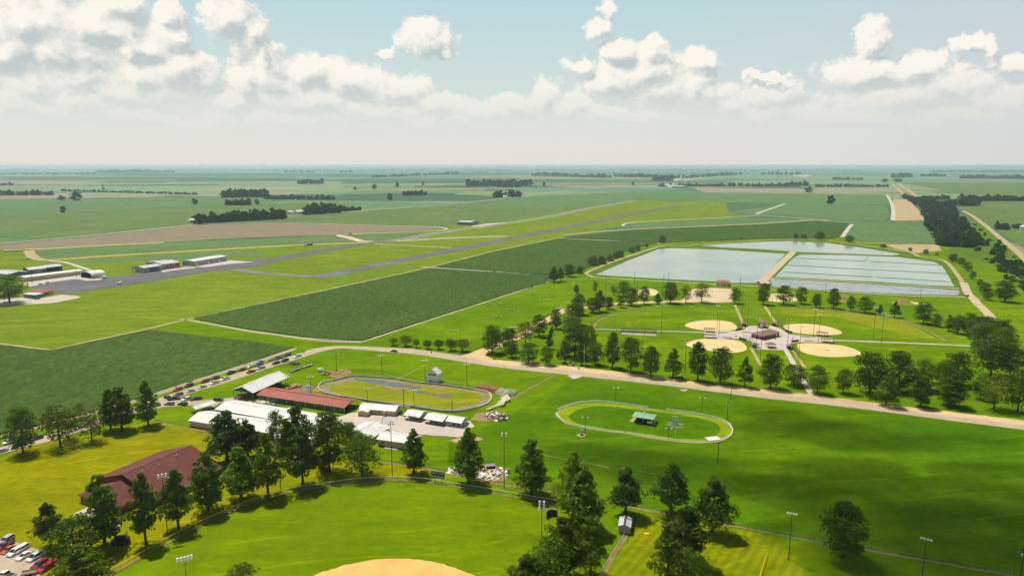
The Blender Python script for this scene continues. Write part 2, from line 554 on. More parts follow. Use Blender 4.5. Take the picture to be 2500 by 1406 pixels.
def build_world():
    wd = bpy.data.worlds.new('World'); S.world = wd
    wd.use_nodes = True
    nt = wd.node_tree; nt.nodes.clear(); g = NT(nt)
    K = 0.1
    sky = g.n('ShaderNodeTexSky', sky_type='NISHITA')
    sky.sun_disc = False
    sky.sun_elevation = SUN_EL
    sky.sun_rotation = SUN_AZ
    sky.altitude = 100; sky.air_density = 1.0; sky.dust_density = 1.5; sky.ozone_density = 1.5
    d = g.n('ShaderNodeTexCoord').outputs['Generated']
    sp = g.n('ShaderNodeSeparateXYZ'); g.l(d, sp.inputs[0])
    az = g.math('ARCTAN2', sp.outputs[0], sp.outputs[1])
    el = g.math('ARCSINE', sp.outputs[2])
    cb = g.n('ShaderNodeCombineXYZ'); g.l(az, cb.inputs[0]); g.l(el, cb.inputs[1])
    v = cb.outputs[0]
    # air: blue overhead, milky towards the horizon
    b1 = g.ramp(el, 0.0, 0.26, False)
    air = g.mix(g.ramp(el, 0.0, 0.10, False), C4(8.15, 7.85, 7.1), C4(6.9, 7.75, 7.2))
    air = g.mix(g.ramp(el, 0.08, 0.24, False), air, C4(4.9, 6.95, 7.6))
    e2 = g.math('ADD', g.ramp(el, 0.02, 0.30, False), 0.0)
    col = g.mix(g.rng(e2, 0, 1, 0.95, 0.9), sky.outputs[0], air)
    rt = g.ramp(az, 0.1, 0.75)
    col = g.mix(g.math('MULTIPLY', rt, 0.42), col, C4(5.8, 6.0, 6.8))
    high = g.ramp(el, 0.26, 0.60, False)
    clear = g.vm('MULTIPLY', sky.outputs[0], (0.5, 0.5, 0.5)).outputs[0]
    col = g.mix(high, col, clear)
    gt = cloud_group()
    a = g.n('ShaderNodeGroup'); a.node_tree = gt; g.l(v, a.inputs[0])
    v2 = g.vm('ADD', v, (-0.009, 0.014, 0.0)).outputs[0]
    b = g.n('ShaderNodeGroup'); b.node_tree = gt; g.l(v2, b.inputs[0])
    B1, F1, B2, F2 = a.outputs[0], a.outputs[1], b.outputs[0], b.outputs[1]
    D = g.math('ADD', B1, F1)
    alpha = g.ramp(D, -0.08, 0.36)
    low = g.ramp(el, 0.040, 0.13)
    alpha = g.math('MULTIPLY', alpha, g.rng(low, 0, 1, 0.22, 1.0))
    lit = g.math('MULTIPLY_ADD', g.math('SUBTRACT', B1, B2), 0.98, 0.48)
    lit = g.math('MULTIPLY_ADD', g.math('SUBTRACT', F1, F2), 0.62, lit)
    thick = g.ramp(B1, 0.45, 1.0)
    lit = g.math('SUBTRACT', lit, g.math('MULTIPLY', thick, 0.10), clamp=True)
    lit = g.ramp(lit, 0.05, 0.85)
    darkc = g.mix(low, C4(7.3, 7.35, 7.0), C4(5.3, 5.95, 6.0))
    litc = g.mix(low, C4(8.8, 8.3, 7.4), C4(9.75, 9.3, 8.35))
    cc = g.mix(lit, darkc, litc)
    plain = g.n('ShaderNodeBackground'); g.l(col, plain.inputs[0]); plain.inputs[1].default_value = K
    cloudy = g.n('ShaderNodeBackground'); g.l(g.mix(alpha, col, cc), cloudy.inputs[0]); cloudy.inputs[1].default_value = K
    # the cloud banks lie low over the plain ahead; the rest of the sky is clear
    bank = g.math('MULTIPLY', g.rng(g.math('ABSOLUTE', az), 0.70, 0.82, 1, 0), g.rng(el, 0.25, 0.32, 1, 0), clamp=True)
    bank = g.math('MULTIPLY', bank, g.math('GREATER_THAN', el, 0.0))
    mx = g.n('ShaderNodeMixShader'); g.l(bank, mx.inputs[0])
    g.l(plain.outputs[0], mx.inputs[1]); g.l(cloudy.outputs[0], mx.inputs[2])
    o = g.n('ShaderNodeOutputWorld'); g.l(mx.outputs[0], o.inputs[0])
    wd.cycles.sampling_method = 'MANUAL'
    wd.cycles.sample_map_resolution = 512
build_world()

# ---------------------------------------------------------------- hazy air
def build_haze():
    m, nt = new_mat('haze_air'); g = NT(nt)
    pv = g.n('ShaderNodeVolumePrincipled')
    pv.inputs['Color'].default_value = (0.65, 0.81, 0.96, 1)
    pv.inputs['Density'].default_value = HAZE
    pv.inputs['Anisotropy'].default_value = 0.25
    o = g.n('ShaderNodeOutputMaterial'); g.l(pv.outputs[0], o.inputs['Volume'])
    b = MB().box(-42000, -42000, -1.0, 42000, 42000, 124.0).build('haze', m)
    tag(b, 'pale blue summer haze lying over the whole plain', None, None, 'stuff')
HAZE = 5.8e-5
build_haze()

# clouds that pass overhead, above and out of the picture; they shade the lawn below
def build_overhead_clouds():
    m, nt = new_mat('cloud_vapour'); g = NT(nt)
    pv = g.n('ShaderNodeVolumePrincipled')
    pv.inputs['Color'].default_value = (1, 1, 1, 1)
    pv.inputs['Density'].default_value = 0.026
    o = g.n('ShaderNodeOutputMaterial'); g.l(pv.outputs[0], o.inputs['Volume'])
    ALT = 620.0
    def shadow_of(name, blobs):
        bm = bmesh.new()
        for x, y, rx, ry, rz in blobs:
            q = P(x, y) + SUN_DIR * (ALT / SUN_DIR.z)
            mt = Matrix.Translation(q) @ Matrix.Diagonal((rx, ry, rz, 1))
            bmesh.ops.create_icosphere(bm, subdivisions=3, radius=1.0, matrix=mt)
        for v in bm.verts:
            v.co += Vector((math.sin(v.co.x * .05 + v.co.z * .07), math.sin(v.co.y * .06 + 1), math.sin(v.co.x * .04 + v.co.y * .05))) * 5
        me = bpy.data.meshes.new(name); bm.to_mesh(me); bm.free(); me.materials.append(m)
        o = bpy.data.objects.new(name, me); COL.objects.link(o)
        tag(o, 'fair weather cloud drifting overhead and shading the lawn', None, None, 'structure')
    shadow_of('cloud', [(2130, 1222, 46, 20, 45), (2290, 1290, 42, 28, 50), (2450, 1340, 42, 32, 50), (2340, 1215, 44, 14, 38), (1905, 1185, 20, 11, 26), (2060, 1130, 28, 10, 26), (2380, 1395, 46, 22, 45), (2085, 1335, 24, 13, 28), (2480, 1215, 26, 10, 30)])
    shadow_of('cloud', [(1560, 1112, 40, 9, 24), (1470, 1096, 28, 7, 20), (1650, 1150, 30, 12, 24), (1770, 1160, 16, 8, 16), (1850, 1120, 14, 5, 14)])
    shadow_of('cloud', [(1900, 1020, 22, 8, 16), (1990, 1050, 40, 9, 20), (2150, 1075, 40, 7, 22), (2300, 1068, 30, 5, 18), (2420, 1140, 26, 7, 18)])
build_overhead_clouds()
# ---------------------------------------------------------------- setting: land
RW_A, RW_B = P(768, 678.5), P(1652, 502.0)
RW_D = (RW_B - RW_A).normalized()
RW_ANG = math.degrees(math.atan2(RW_D.y, RW_D.x))
ROW = RW_ANG + 90   # crop rows run across the runway heading

def mat_far_land():
    """Open plain: a quilt of crop fields, each with its own green or tan."""
    m, nt = new_mat('far_fields'); g = NT(nt)
    p = g.pos()
    q = g.mapping(p, (1 / 820.0, 1 / 380.0, 0.0), (0, 0, R(-4)))
    vo = g.n('ShaderNodeTexVoronoi', feature='F1', distance='CHEBYCHEV', voronoi_dimensions='2D')
    g.l(q, vo.inputs['Vector']); vo.inputs['Scale'].default_value = 1.0; vo.inputs['Randomness'].default_value = 0.55
    wn = g.n('ShaderNodeTexWhiteNoise', noise_dimensions='3D'); g.l(vo.outputs['Color'], wn.inputs['Vector'])
    rp = g.n('ShaderNodeValToRGB'); g.l(wn.outputs['Value'], rp.inputs[0])
    cr = rp.color_ramp; cr.interpolation = 'CONSTANT'
    cols = [(0.0, (0.065, 0.130, 0.052)), (0.14, (0.11, 0.20, 0.08)), (0.30, (0.075, 0.165, 0.085)), (0.44, (0.15, 0.22, 0.075)), (0.56, (0.045, 0.098, 0.042)), (0.68, (0.14, 0.22, 0.105)), (0.82, (0.085, 0.15, 0.055)), (0.91, (0.25, 0.20, 0.125))]
    while len(cr.elements) < len(cols): cr.elements.new(0.5)
    for e, (t, c) in zip(cr.elements, cols): e.position = t; e.color = (*c, 1)
    f = g.ramp(g.noise(p, 0.003, 5.0, 0.6), 0.3, 0.7)
    f2 = g.noise(g.mapping(p, (1, 0.12, 1), (0, 0, R(-RW_ANG + 40))), 0.02, 4.0, 0.6)
    k = g.math('MULTIPLY_ADD', g.math('SUBTRACT', f2, 0.5), 0.7, g.rng(f, 0, 1, 0.82, 1.16))
    nd = g.n('ShaderNodeVectorMath', operation='SCALE')
    g.l(rp.outputs[0], nd.inputs[0]); g.l(k, nd.inputs['Scale'])
    g.out(nd.outputs[0], 0.95, 0.05)
    return m

def build_ground():
    n = 96; rings = [0, 300, 1200, 4000, 12000, 40000]
    vs = [(0, 0, 0)]; fs = []
    for r in rings[1:]:
        for i in range(n):
            t = 2 * math.pi * i / n
            vs.append((r * math.cos(t), r * math.sin(t), 0))
    for i in range(n): fs.append((0, 1 + i, 1 + (i + 1) % n))
    for j in range(len(rings) - 2):
        for i in range(n):
            a = 1 + j * n + i; b = 1 + j * n + (i + 1) % n
            fs.append((a, a + n, b + n, b))
    me = bpy.data.meshes.new('ground'); me.from_pydata(vs, [], fs); me.materials.append(mat_far_land()); me.update()
    o = bpy.data.objects.new('ground', me); COL.objects.link(o)
    tag(o, None, None, None, 'structure')
build_ground()

G_AIR = mat_grass('airfield_grass', C4(0.1368, 0.1993, .012), C4(0.1787, 0.2303, .015), C4(0.1049, 0.1711, .011), 0.006, dry=C4(0.2735, 0.2538, .05), dry_amt=0.02)
G_PARK = mat_grass('park_grass', C4(0.1004, 0.1890, .001), C4(0.1571, 0.2385, .001), C4(0.0655, 0.1395, .001), 0.010, dry=C4(0.2706, 0.2790, .005), dry_amt=0.04)
G_HALL = mat_grass('dry_lawn', C4(0.2091, 0.2156, .001), C4(0.2689, 0.2332, .001), C4(0.1536, 0.1980, .001), 0.02, stripes=(62, 3.0, .18), dry=C4(0.3414, 0.2552, .015), dry_amt=0.05)
G_OUT = mat_grass('outfield_grass', C4(0.1208, 0.1950, .001), C4(0.1610, 0.2241, .001), C4(0.0845, 0.1660, .001), 0.018, stripes=(100, 3.4, .08), fine=0.24)
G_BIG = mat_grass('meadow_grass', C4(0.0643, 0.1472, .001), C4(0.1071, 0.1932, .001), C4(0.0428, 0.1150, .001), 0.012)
_d = P(1600, 1290) - P(1500, 1400); STRIPE_ANG = math.degrees(math.atan2(_d.x, _d.y))
G_STR = mat_grass('striped_lawn', C4(0.1919, 0.2236, .002), C4(0.1585, 0.2150, .002), C4(0.2336, 0.2322, .002), 0.03, stripes=(STRIPE_ANG, 3.0, .5))
G_WEED = mat_grass('weedy_grass', C4(.17, .225, .004), C4(.24, .26, .006), C4(.20, .20, .02), 0.03, dry=C4(.30, .25, .06), dry_amt=0.06)
CROP = mat_crop('bean_rows', C4(.056, .110, .009), C4(.078, .136, .012), C4(.010, .028, .004), ROW - 90 + 4, 1.2, .75)
CROP2 = mat_crop('young_crop', C4(.09, .165, .046), C4(.122, .20, .062), C4(.06, .10, .035), ROW, 1.6, 0.35)
CROP3 = mat_crop('tall_crop', C4(.092, .155, .030), C4(.13, .185, .040), C4(.05, .09, .025), ROW, 2.2, 0.35)
FALLOW = mat_soil('fallow_soil', C4(.25, .185, .115), C4(.20, .17, .10), 0.02, 0.3, tracks=-60)
TANF = mat_soil('stubble', C4(.30, .25, .17), C4(.24, .19, .13), 0.004, 0.2)
SAND = mat_soil('infield_sand', C4(.72, .53, .26), C4(.62, .43, .20), 0.09, 0.16)
SANDO = mat_soil('orange_infield_dirt', C4(.78, .43, .14), C4(.68, .36, .11), 0.10, 0.16)
GRAVEL = mat_soil('gravel', C4(.50, .40, .27), C4(.44, .33, .20), 0.05, 0.2)
GRAVELO = mat_soil('orange_gravel', C4(.64, .45, .23), C4(.52, .36, .19), 0.06, 0.2)
DIRT = mat_soil('dry_dirt', C4(.46, .34, .18), C4(.36, .26, .135), 0.08, 0.3)
BROWN = mat_soil('bare_earth', C4(.33, .22, .09), C4(.24, .17, .07), 0.2, 0.4)
PALE = mat_soil('pale_gravel', C4(.56, .49, .38), C4(.48, .41, .31), 0.1, 0.2)
ASPH = mat_soil('asphalt', C4(.115, .108, .118), C4(.15, .14, .145), 0.03, 0.18, 0.85, tracks=20)
ASPH2 = mat_soil('worn_asphalt', C4(.47, .37, .255), C4(.41, .33, .235), 0.05, 0.14, 0.85, tracks=82)
CONC = mat_soil('concrete', C4(.54, .45, .37), C4(.44, .38, .33), 0.08, 0.12, 0.85)
WORN = mat_soil('worn_grass', C4(.30, .29, .10), C4(.13, .21, .03), .5, .4)
WHITE_LINE = mat_soil('road_paint', C4(.26, .25, .25), C4(.17, .165, .17), 0.4, 0.4)

# large tracts beyond the airfield
sheet('field', TANF, [(540, 459), (640, 456), (850, 462), (905, 463), (860, 468), (690, 475), (560, 480), (470, 478), (240, 470)], .03)
sheet('field', CROP2, [(-300, 490), (0, 486), (240, 482), (540, 482), (820, 480), (700, 492), (560, 500), (300, 512), (0, 523), (-300, 530)], .04)
sheet('field', CROP3, [(-300, 532), (0, 524), (300, 514), (560, 502), (820, 492), (880, 513), (700, 540), (600, 543), (480, 547), (240, 572), (100, 583), (0, 577), (-300, 590)], .05)
sheet('field', CROP2, [(-300, 600), (0, 580), (95, 584), (40, 590), (0, 594), (-300, 612)], .06)
sheet('field', CROP3, [(600, 544), (700, 541), (900, 514), (1120, 497), (1440, 509), (1400, 516), (1220, 541), (1110, 546), (1060, 553), (840, 548), (660, 543)], .06)
sheet('field', CROP2, [(900, 514), (1240, 484), (1500, 470), (1700, 470), (2170, 476), (2178, 500), (1915, 498), (1770, 494), (1560, 488), (1440, 508), (1120, 496)], .05)
sheet('field', CROP2, [(1916, 499), (2166, 502), (2172, 528), (2020, 528), (1870, 526), (1840, 527), (1780, 518)], .07)
sheet('field', TANF, [(1690, 458), (1980, 462), (1960, 471), (1720, 470)], .06)
sheet('field', CROP3, [(1868, 528), (2172, 529), (2160, 538), (2020, 538), (1990, 535)], .07)
sheet('field', FALLOW, [(-300, 625), (0, 598), (240, 576), (480, 549), (660, 545), (840, 549), (1065, 554), (1108, 558), (980, 565), (840, 573), (600, 580), (400, 592), (240, 599), (130, 606), (60, 608), (0, 610), (-300, 640)], .07, jit=.8)

def far_strips():
    rr = random.Random(21)
    mats = [mat_crop('far_crop_' + n_, c1, c2, shade(c1, .6), ROW, 3.0, .2) for n_, c1, c2 in (
        ('dark', C4(.050, .105, .045), C4(.06, .12, .05)), ('pale', C4(.155, .245, .12), C4(.185, .27, .14)), ('yellow', C4(.185, .235, .085), C4(.20, .25, .10)), ('teal', C4(.10, .20, .12), C4(.12, .22, .14)))] + [TANF]
    for i in range(64):
        d = 2300 * math.exp(rr.uniform(0, 1.95)); ang_ = rr.uniform(-.62, .62)
        c = Vector((math.tan(ang_) * d, d, 0))
        w, l = d * rr.uniform(.06, .26), d * rr.uniform(.035, .10)
        a = R(rr.choice((-4, -4, -3, 12)))
        u = Vector((math.cos(a), math.sin(a), 0)) * w; v_ = Vector((-math.sin(a), math.cos(a), 0)) * l
        sheet('field', rr.choice(mats[:4] * 2 + mats[4:]), None, .012 + i * .0004, world=[c - u - v_, c + u - v_, c + u + v_, c - u + v_])
far_strips()
# airfield
sheet('lawn', G_AIR, [(-900, 900), (-300, 640), (0, 610), (60, 608), (240, 600), (640, 583), (830, 574), (1050, 560), (1110, 547), (1220, 543), (1400, 512), (1560, 489), (1770, 494), (1780, 518), (1840, 528), (1540, 548), (1380, 578), (1050, 655), (480, 779), (358, 806), (120, 853), (0, 841), (-300, 835)], .09, jit=.6)
sheet('field', CROP2, [(97, 613), (110, 610), (240, 604), (500, 590), (640, 583), (812, 578), (838, 581), (868, 590), (800, 593), (640, 600), (400, 612), (240, 622), (110, 632), (93, 629), (91, 620)], .12, jit=.5)
sheet('field', CROP2, [(845, 576), (960, 571), (1015, 567), (1050, 570), (985, 582), (930, 588), (890, 590)], .12, jit=.5)
sheet('field', CROP2, [(140, 641), (400, 623), (600, 611), (640, 614), (648, 619), (636, 626), (560, 627), (400, 637), (320, 637), (230, 643)], .12, jit=.5)
sheet('field', CROP2, [(1518, 554), (1540, 546), (1840, 532), (1985, 537), (1840, 546), (1546, 558)], .12, jit=.4)
ribbon('dirt_road', DIRT, [(70, 612), (78, 625), (100, 634), (140, 634), (250, 626), (400, 617), (640, 603), (760, 597), (880, 593), (905, 588)], 12, .15, .8)
ribbon('dirt_road', GRAVEL, [(62, 609), (120, 607), (240, 600), (400, 592)], 10, .15, .6)
ribbon('path', PALE, [(120, 637), (160, 641), (205, 655), (222, 660)], 5, .16, .3)
ribbon('path', PALE, [(820, 574), (850, 580), (885, 590)], 14, .16, .5)
ribbon('path', PALE, [(845, 572), (935, 569), (1040, 564), (1090, 560), (1075, 555), (1060, 554)], 6, .16, .3)
ribbon('path', PALE, [(480, 547.5), (600, 543.5), (700, 544), (840, 548.5), (1065, 553.5)], 5, .10, .3, smooth=False)
ribbon('road', PALE, [(-300, 620), (0, 595), (240, 573), (480, 548), (560, 538), (700, 528), (880, 515), (1130, 496), (1240, 483), (1400, 465), (1540, 452)], 7, .11, .3, smooth=False)
ribbon('dirt_road', DIRT, [(1380, 574), (1460, 566), (1546, 560), (1700, 553), (1840, 547), (1988, 537), (2020, 539)], 11, .16, .6)
ribbon('path', PALE, [(1520, 552), (1545, 543), (1700, 534), (1840, 527.5), (1870, 527), (1985, 536)], 6, .16, .4)
ribbon('path', PALE, [(1846, 523), (1860, 517), (1890, 507), (1916, 498)], 8, .16, .3)
# runway, taxiway, apron
nrm = Vector((-RW_D.y, RW_D.x, 0))
def along(s, o): return RW_A + RW_D * s + nrm * o
RWL = (RW_B - RW_A).length
sheet('runway', ASPH, None, .17, world=[along(0, 11.5), along(0, -11.5), along(RWL, -11.5), along(RWL, 11.5)])
for k in range(6):
    o = -9 + k * 3.6
    sheet('runway_marking', WHITE_LINE, None, .20, world=[along(8, o - .8), along(8, o + .8), along(45, o + .8), along(45, o - .8)])
for o in (-5.0, 5.0):
    sheet('runway_marking', WHITE_LINE, None, .20, world=[along(95, o - 1.5), along(95, o + 1.5), along(140, o + 1.5), along(140, o - 1.5)])
for s in range(170, int(RWL) - 60, 60):
    sheet('runway_marking', WHITE_LINE, None, .20, world=[along(s, -.35), along(s, .35), along(s + 34, .35), along(s + 34, -.35)])
ribbon('taxiway', PALE, [(690, 629), (860, 600), (966, 587), (1112, 562), (1240, 545), (1354, 526.5), (1438, 508.5), (1553, 490)], 19, .17, .5)
ribbon('taxiway', ASPH, [(560, 654), (640, 639), (702, 628), (860, 600), (966, 587), (1112, 562), (1240, 545), (1354, 526.5), (1438, 508.5), (1553, 490)], lambda t: 34 - 22 * min(1, t * 5), .21, .3)
ribbon('taxiway', PALE, [(966, 588.5), (1040, 584.5), (1140, 580), (1238, 576.5)], 17, .22, .4)
ribbon('taxiway', ASPH, [(966, 588.5), (1040, 584.5), (1140, 580), (1238, 576.5)], 6, .25, .3)
ribbon('path', GRAVEL, [(905, 595), (1000, 600), (1102, 605)], 5, .18, .4)
ribbon('taxiway', mat_soil('old_asphalt', C4(.20, .19, .18), C4(.16, .155, .15), .05, .15), [(560, 656), (640, 667), (700, 671), (760, 676)], 13, .18, .5)
sheet('apron', ASPH, [(64, 701), (102, 696), (122, 690), (180, 682), (230, 680), (290, 676), (320, 671), (384, 663), (448, 657), (512, 650), (589, 640), (640, 632), (650, 647), (563, 659), (486, 667), (384, 685), (307, 697), (230, 708), (166, 718), (128, 712)], .24, jit=.5)
sheet('pavement', CONC, [(444, 650), (563, 636), (622, 640), (560, 645), (500, 653)], .27, jit=.3)
sheet('pavement', CONC, [(390, 661), (440, 654), (470, 652), (480, 654), (420, 661), (398, 666)], .27, jit=.3)
sheet('pavement', CONC, [(50, 694), (60, 690), (120, 682), (200, 671), (225, 683), (190, 683), (110, 694), (70, 700)], .22, jit=.3)
sheet('pavement', CONC, [(-200, 760), (-60, 732), (56, 727), (80, 732), (150, 720), (190, 723), (198, 727), (130, 740), (60, 744), (0, 747), (-100, 752)], .22, jit=.4)
sheet('pavement', CONC, [(1150, 553), (1190, 546), (1240, 543), (1230, 548), (1170, 557)], .2, jit=.3)
sheet('pavement', PALE, [(186, 681), (205, 678), (225, 682), (250, 679), (245, 684), (215, 686)], .28, jit=.3)

# near lawns
sheet('lawn', G_PARK, [(-900, 1600), (-900, 1100), (0, 1060), (371, 962), (723, 848), (640, 836), (358, 804), (470, 777), (800, 832), (884, 834), (1338, 690), (1400, 668), (1440, 650), (1545, 606), (1610, 590), (1860, 578), (2060, 578), (2260, 594), (2320, 575), (2370, 560), (2600, 690), (3200, 900), (3600, 1600)], .10, jit=.5, step=12)
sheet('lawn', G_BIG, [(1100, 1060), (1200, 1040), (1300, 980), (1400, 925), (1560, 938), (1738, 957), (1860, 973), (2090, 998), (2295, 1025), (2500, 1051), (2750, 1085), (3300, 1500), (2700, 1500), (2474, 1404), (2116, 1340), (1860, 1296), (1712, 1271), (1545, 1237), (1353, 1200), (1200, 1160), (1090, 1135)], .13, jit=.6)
sheet('lawn', G_HALL, [(-400, 1230), (0, 1122), (60, 1088), (210, 1062), (371, 1031), (461, 1045), (650, 1082), (780, 1108), (925, 1127), (1035, 1143), (1130, 1165), (958, 1165), (862, 1178), (805, 1188), (702, 1204), (600, 1235), (478, 1290), (268, 1406), (150, 1600), (-500, 1600)], .14, jit=.5)
sheet('lawn', G_OUT, [(255, 1412), (478, 1290), (600, 1235), (702, 1204), (805, 1188), (958, 1174), (1035, 1178), (1112, 1190), (1240, 1212), (1355, 1232), (1420, 1270), (1440, 1330), (1420, 1400), (1400, 1560), (140, 1560)], .16, jit=.3)
sheet('infield', SANDO, smooth_px([(700, 1440), (760, 1408), (800, 1393), (870, 1374), (965, 1363.5), (1050, 1370), (1110, 1387), (1158, 1406), (1220, 1445)], False, 6) + [(1260, 1560), (640, 1560)], .19, jit=.25, step=1.5)
sheet('lawn', G_STR, [(1400, 1560), (1480, 1410), (1532, 1310), (1560, 1262), (1640, 1256), (1720, 1276), (1850, 1300), (1900, 1325), (1935, 1352), (1960, 1390), (1990, 1440), (2040, 1560)], .16, jit=1.2, step=3)
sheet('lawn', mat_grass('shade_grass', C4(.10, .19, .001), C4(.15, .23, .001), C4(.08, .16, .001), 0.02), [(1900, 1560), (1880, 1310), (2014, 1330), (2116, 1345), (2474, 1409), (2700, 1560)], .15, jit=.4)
# cropland slabs, knee high
sheet('crop_field', CROP, [(472, 778), (600, 751), (800, 709), (1046, 656), (1200, 664), (1336, 674), (1334, 690), (1240, 718), (1060, 776), (884, 832), (852, 831), (800, 830), (730, 821), (600, 804)], .10, jit=.7, step=4, thick=.55)
sheet('crop_field', CROP, [(1064, 651), (1200, 617), (1366, 583), (1480, 588), (1606, 594), (1548, 606), (1500, 626), (1440, 652), (1405, 668), (1345, 672), (1200, 662)], .10, jit=.7, step=5, thick=.55)
sheet('crop_field', CROP, [(1376, 581), (1546, 562), (1700, 555), (1840, 549), (1990, 540), (2070, 545), (2052, 577), (2030, 583), (1924, 583), (1860, 583), (1760, 588), (1620, 592)], .10, jit=.7, step=6, thick=.55)
sheet('crop_field', CROP2, [(2086, 546), (2177, 541), (2254, 541), (2270, 570), (2284, 596), (2190, 594), (2103, 592), (2072, 576)], .10, jit=.7, step=6, thick=.55)
sheet('crop_field', CROP, [(-500, 880), (0, 842), (60, 850), (123, 857), (240, 832), (358, 807), (480, 820), (640, 838), (716, 850), (660, 869), (598, 890), (480, 928), (371, 964), (290, 987), (212, 1010), (100, 1037), (0, 1060), (-400, 1160)], .11, jit=.7, step=4, thick=.55)
sheet('field', DIRT, [(2180, 486), (2218, 487), (2252, 523), (2256, 538), (2183, 539)], .12, jit=1)
sheet('field', DIRT, [(2160, 597), (2290, 598), (2300, 612), (2240, 618), (2180, 606)], .13, jit=1)
sheet('field', CROP3, [(2180, 444), (2340, 470), (2370, 500), (2330, 505), (2380, 525), (2520, 620), (2900, 620), (2900, 470), (2500, 445)], .06)
# earth margins along the crops
ribbon('path', DIRT, [(-300, 832), (0, 839), (60, 848), (123, 855), (240, 829), (358, 804), (430, 786), (600, 750), (800, 707), (1046, 654), (1200, 614), (1380, 577)], 3.0, .19, .5, smooth=False)
ribbon('path', DIRT, [(440, 779), (472, 784), (600, 808), (730, 826), (800, 834), (850, 835), (884, 836)], 3.0, .19, .7, smooth=False)
ribbon('path', GRAVEL, [(884, 835), (1060, 778), (1240, 720), (1338, 688)], 2.0, .19, .3, smooth=False)
ribbon('path', GRAVEL, [(1030, 652), (1200, 663), (1338, 674)], 4.0, .19, .3, smooth=False)
ribbon('path', DIRT, [(720, 852), (600, 893), (480, 930), (371, 967), (290, 990), (212, 1013), (100, 1041), (0, 1066), (-200, 1115)], 4.0, .19, .5, smooth=False)

# roads
TOP = [(745, 858), (760, 853), (805, 846), (850, 845), (960, 850), (1035, 855), (1200, 880), (1405, 898), (1584, 919), (1738, 941), (1860, 953), (2090, 980), (2295, 1005), (2500, 1028), (2800, 1064)]
BOT = [(740, 874), (779, 860), (820, 852), (856, 852), (960, 861), (1035, 868), (1200, 895), (1405, 918), (1584, 937), (1738, 956), (1860, 972), (2090, 997), (2295, 1024), (2500, 1050), (2800, 1090)]
sheet('road', ASPH2, smooth_px(TOP, False, 3) + smooth_px(BOT, False, 3)[::-1], .22, jit=.15, step=4)
GB = [(1130, 869), (1200, 887), (1405, 907), (1584, 928), (1738, 948), (1860, 960), (1985, 972), (2090, 984), (2295, 1013), (2500, 1039), (2800, 1076)]
sheet('road_shoulder', GRAVELO, [(1130, 866), (1200, 878), (1405, 896), (1584, 917), (1738, 939), (1860, 950), (1985, 964), (2090, 979), (2295, 1003), (2500, 1027), (2800, 1062)] + GB[::-1], .25, jit=.5, step=3)
ribbon('road', ASPH2, [(748, 864), (700, 879), (627, 903), (560, 925), (500, 943), (440, 962), (385, 981), (300, 1010), (210, 1042), (110, 1072), (0, 1101), (-120, 1135)], 8.5, .21, .3)
sheet('parking_lot', ASPH2, [(378, 984), (400, 976), (440, 978), (500, 978), (540, 974), (590, 968), (612, 974), (580, 982), (535, 984), (520, 996), (470, 990), (400, 994), (375, 1000)], .23, jit=.4, step=3)
ribbon('drive', GRAVELO, [(1150, 874), (1168, 866), (1192, 852), (1225, 841), (1280, 815), (1335, 783), (1380, 757), (1440, 750), (1500, 742), (1610, 738), (1690, 737)], 7.5, .24, .6)
sheet('drive', GRAVELO, [(1120, 870), (1150, 862), (1175, 852), (1196, 856), (1185, 868), (1215, 884)], .26, jit=.3)
sheet('gravel_yard', PALE, [(820, 1020), (850, 1010), (878, 1005), (960, 1012), (1040, 1028), (1150, 1028), (1158, 1040), (1120, 1068), (1000, 1060), (880, 1044), (812, 1036)], .22, jit=.5, step=3)
sheet('pavement', CONC, [(1000, 1058), (1120, 1068), (1140, 1060), (1155, 1036), (1040, 1030), (960, 1016), (900, 1020), (850, 1030)], .25, jit=.5, step=3)
sheet('parking_lot', ASPH2, [(-200, 1312), (0, 1316), (45, 1326), (100, 1344), (138, 1376), (122, 1390), (96, 1406), (60, 1560), (-300, 1560)], .2, jit=.2)
ribbon('footpath', CONC, [(194, 1248), (215, 1255), (240, 1262)], 6, .2, .2, smooth=False)
ribbon('footpath', CONC, [(236, 1308), (262, 1296), (290, 1282)], 2.6, .2, .1, smooth=False)

# softball complex
for px in ([(1672, 795), (1690, 786), (1736, 782), (1780, 786), (1799, 797), (1795, 805), (1760, 808), (1720, 807), (1690, 802)],
           [(1674, 843), (1690, 832), (1730, 827), (1790, 830), (1815, 838), (1823, 853), (1800, 861), (1760, 860), (1710, 853)],
           [(1913, 795), (1940, 791), (1985, 792), (2030, 800), (2055, 811), (2045, 817), (2010, 818), (1950, 814), (1920, 805)],
           [(1946, 845), (1955, 839), (2000, 839), (2060, 845), (2098, 858), (2095, 868), (2050, 872), (2000, 870), (1960, 860)],
           [(1553, 717), (1565, 708), (1590, 705), (1607, 713), (1600, 721), (1570, 724)],
           [(1870, 731), (1880, 719), (1915, 718), (1945, 728), (1940, 736), (1890, 737)]):
    sheet('infield', SAND, px, .2, smooth=True, jit=.2, step=3)
    G_edge = None
sheet('infield', mat_soil('pinkish_sand', C4(.60, .45, .28), C4(.52, .38, .24), .05, .15), [(1660, 737), (1690, 706), (1740, 703), (1788, 706), (1792, 722), (1788, 738), (1720, 740)], .2, jit=.5)
sheet('plaza', CONC, [(1719, 806), (1763, 808), (1797, 809), (1819, 805), (1824, 796), (1886, 796), (1905, 803), (1928, 817), (1980, 822), (2032, 826), (2035, 837), (1980, 836), (1947, 836), (1934, 839), (1922, 856), (1842, 853), (1834, 834), (1799, 827), (1760, 828), (1720, 825)], .23, jit=.15)
ribbon('footpath', CONC, [(1440, 803), (1580, 808), (1720, 812)], 2.2, .2, .1, smooth=False)
ribbon('footpath', CONC, [(2032, 831), (2200, 837), (2390, 846)], 2.6, .2, .1, smooth=False)
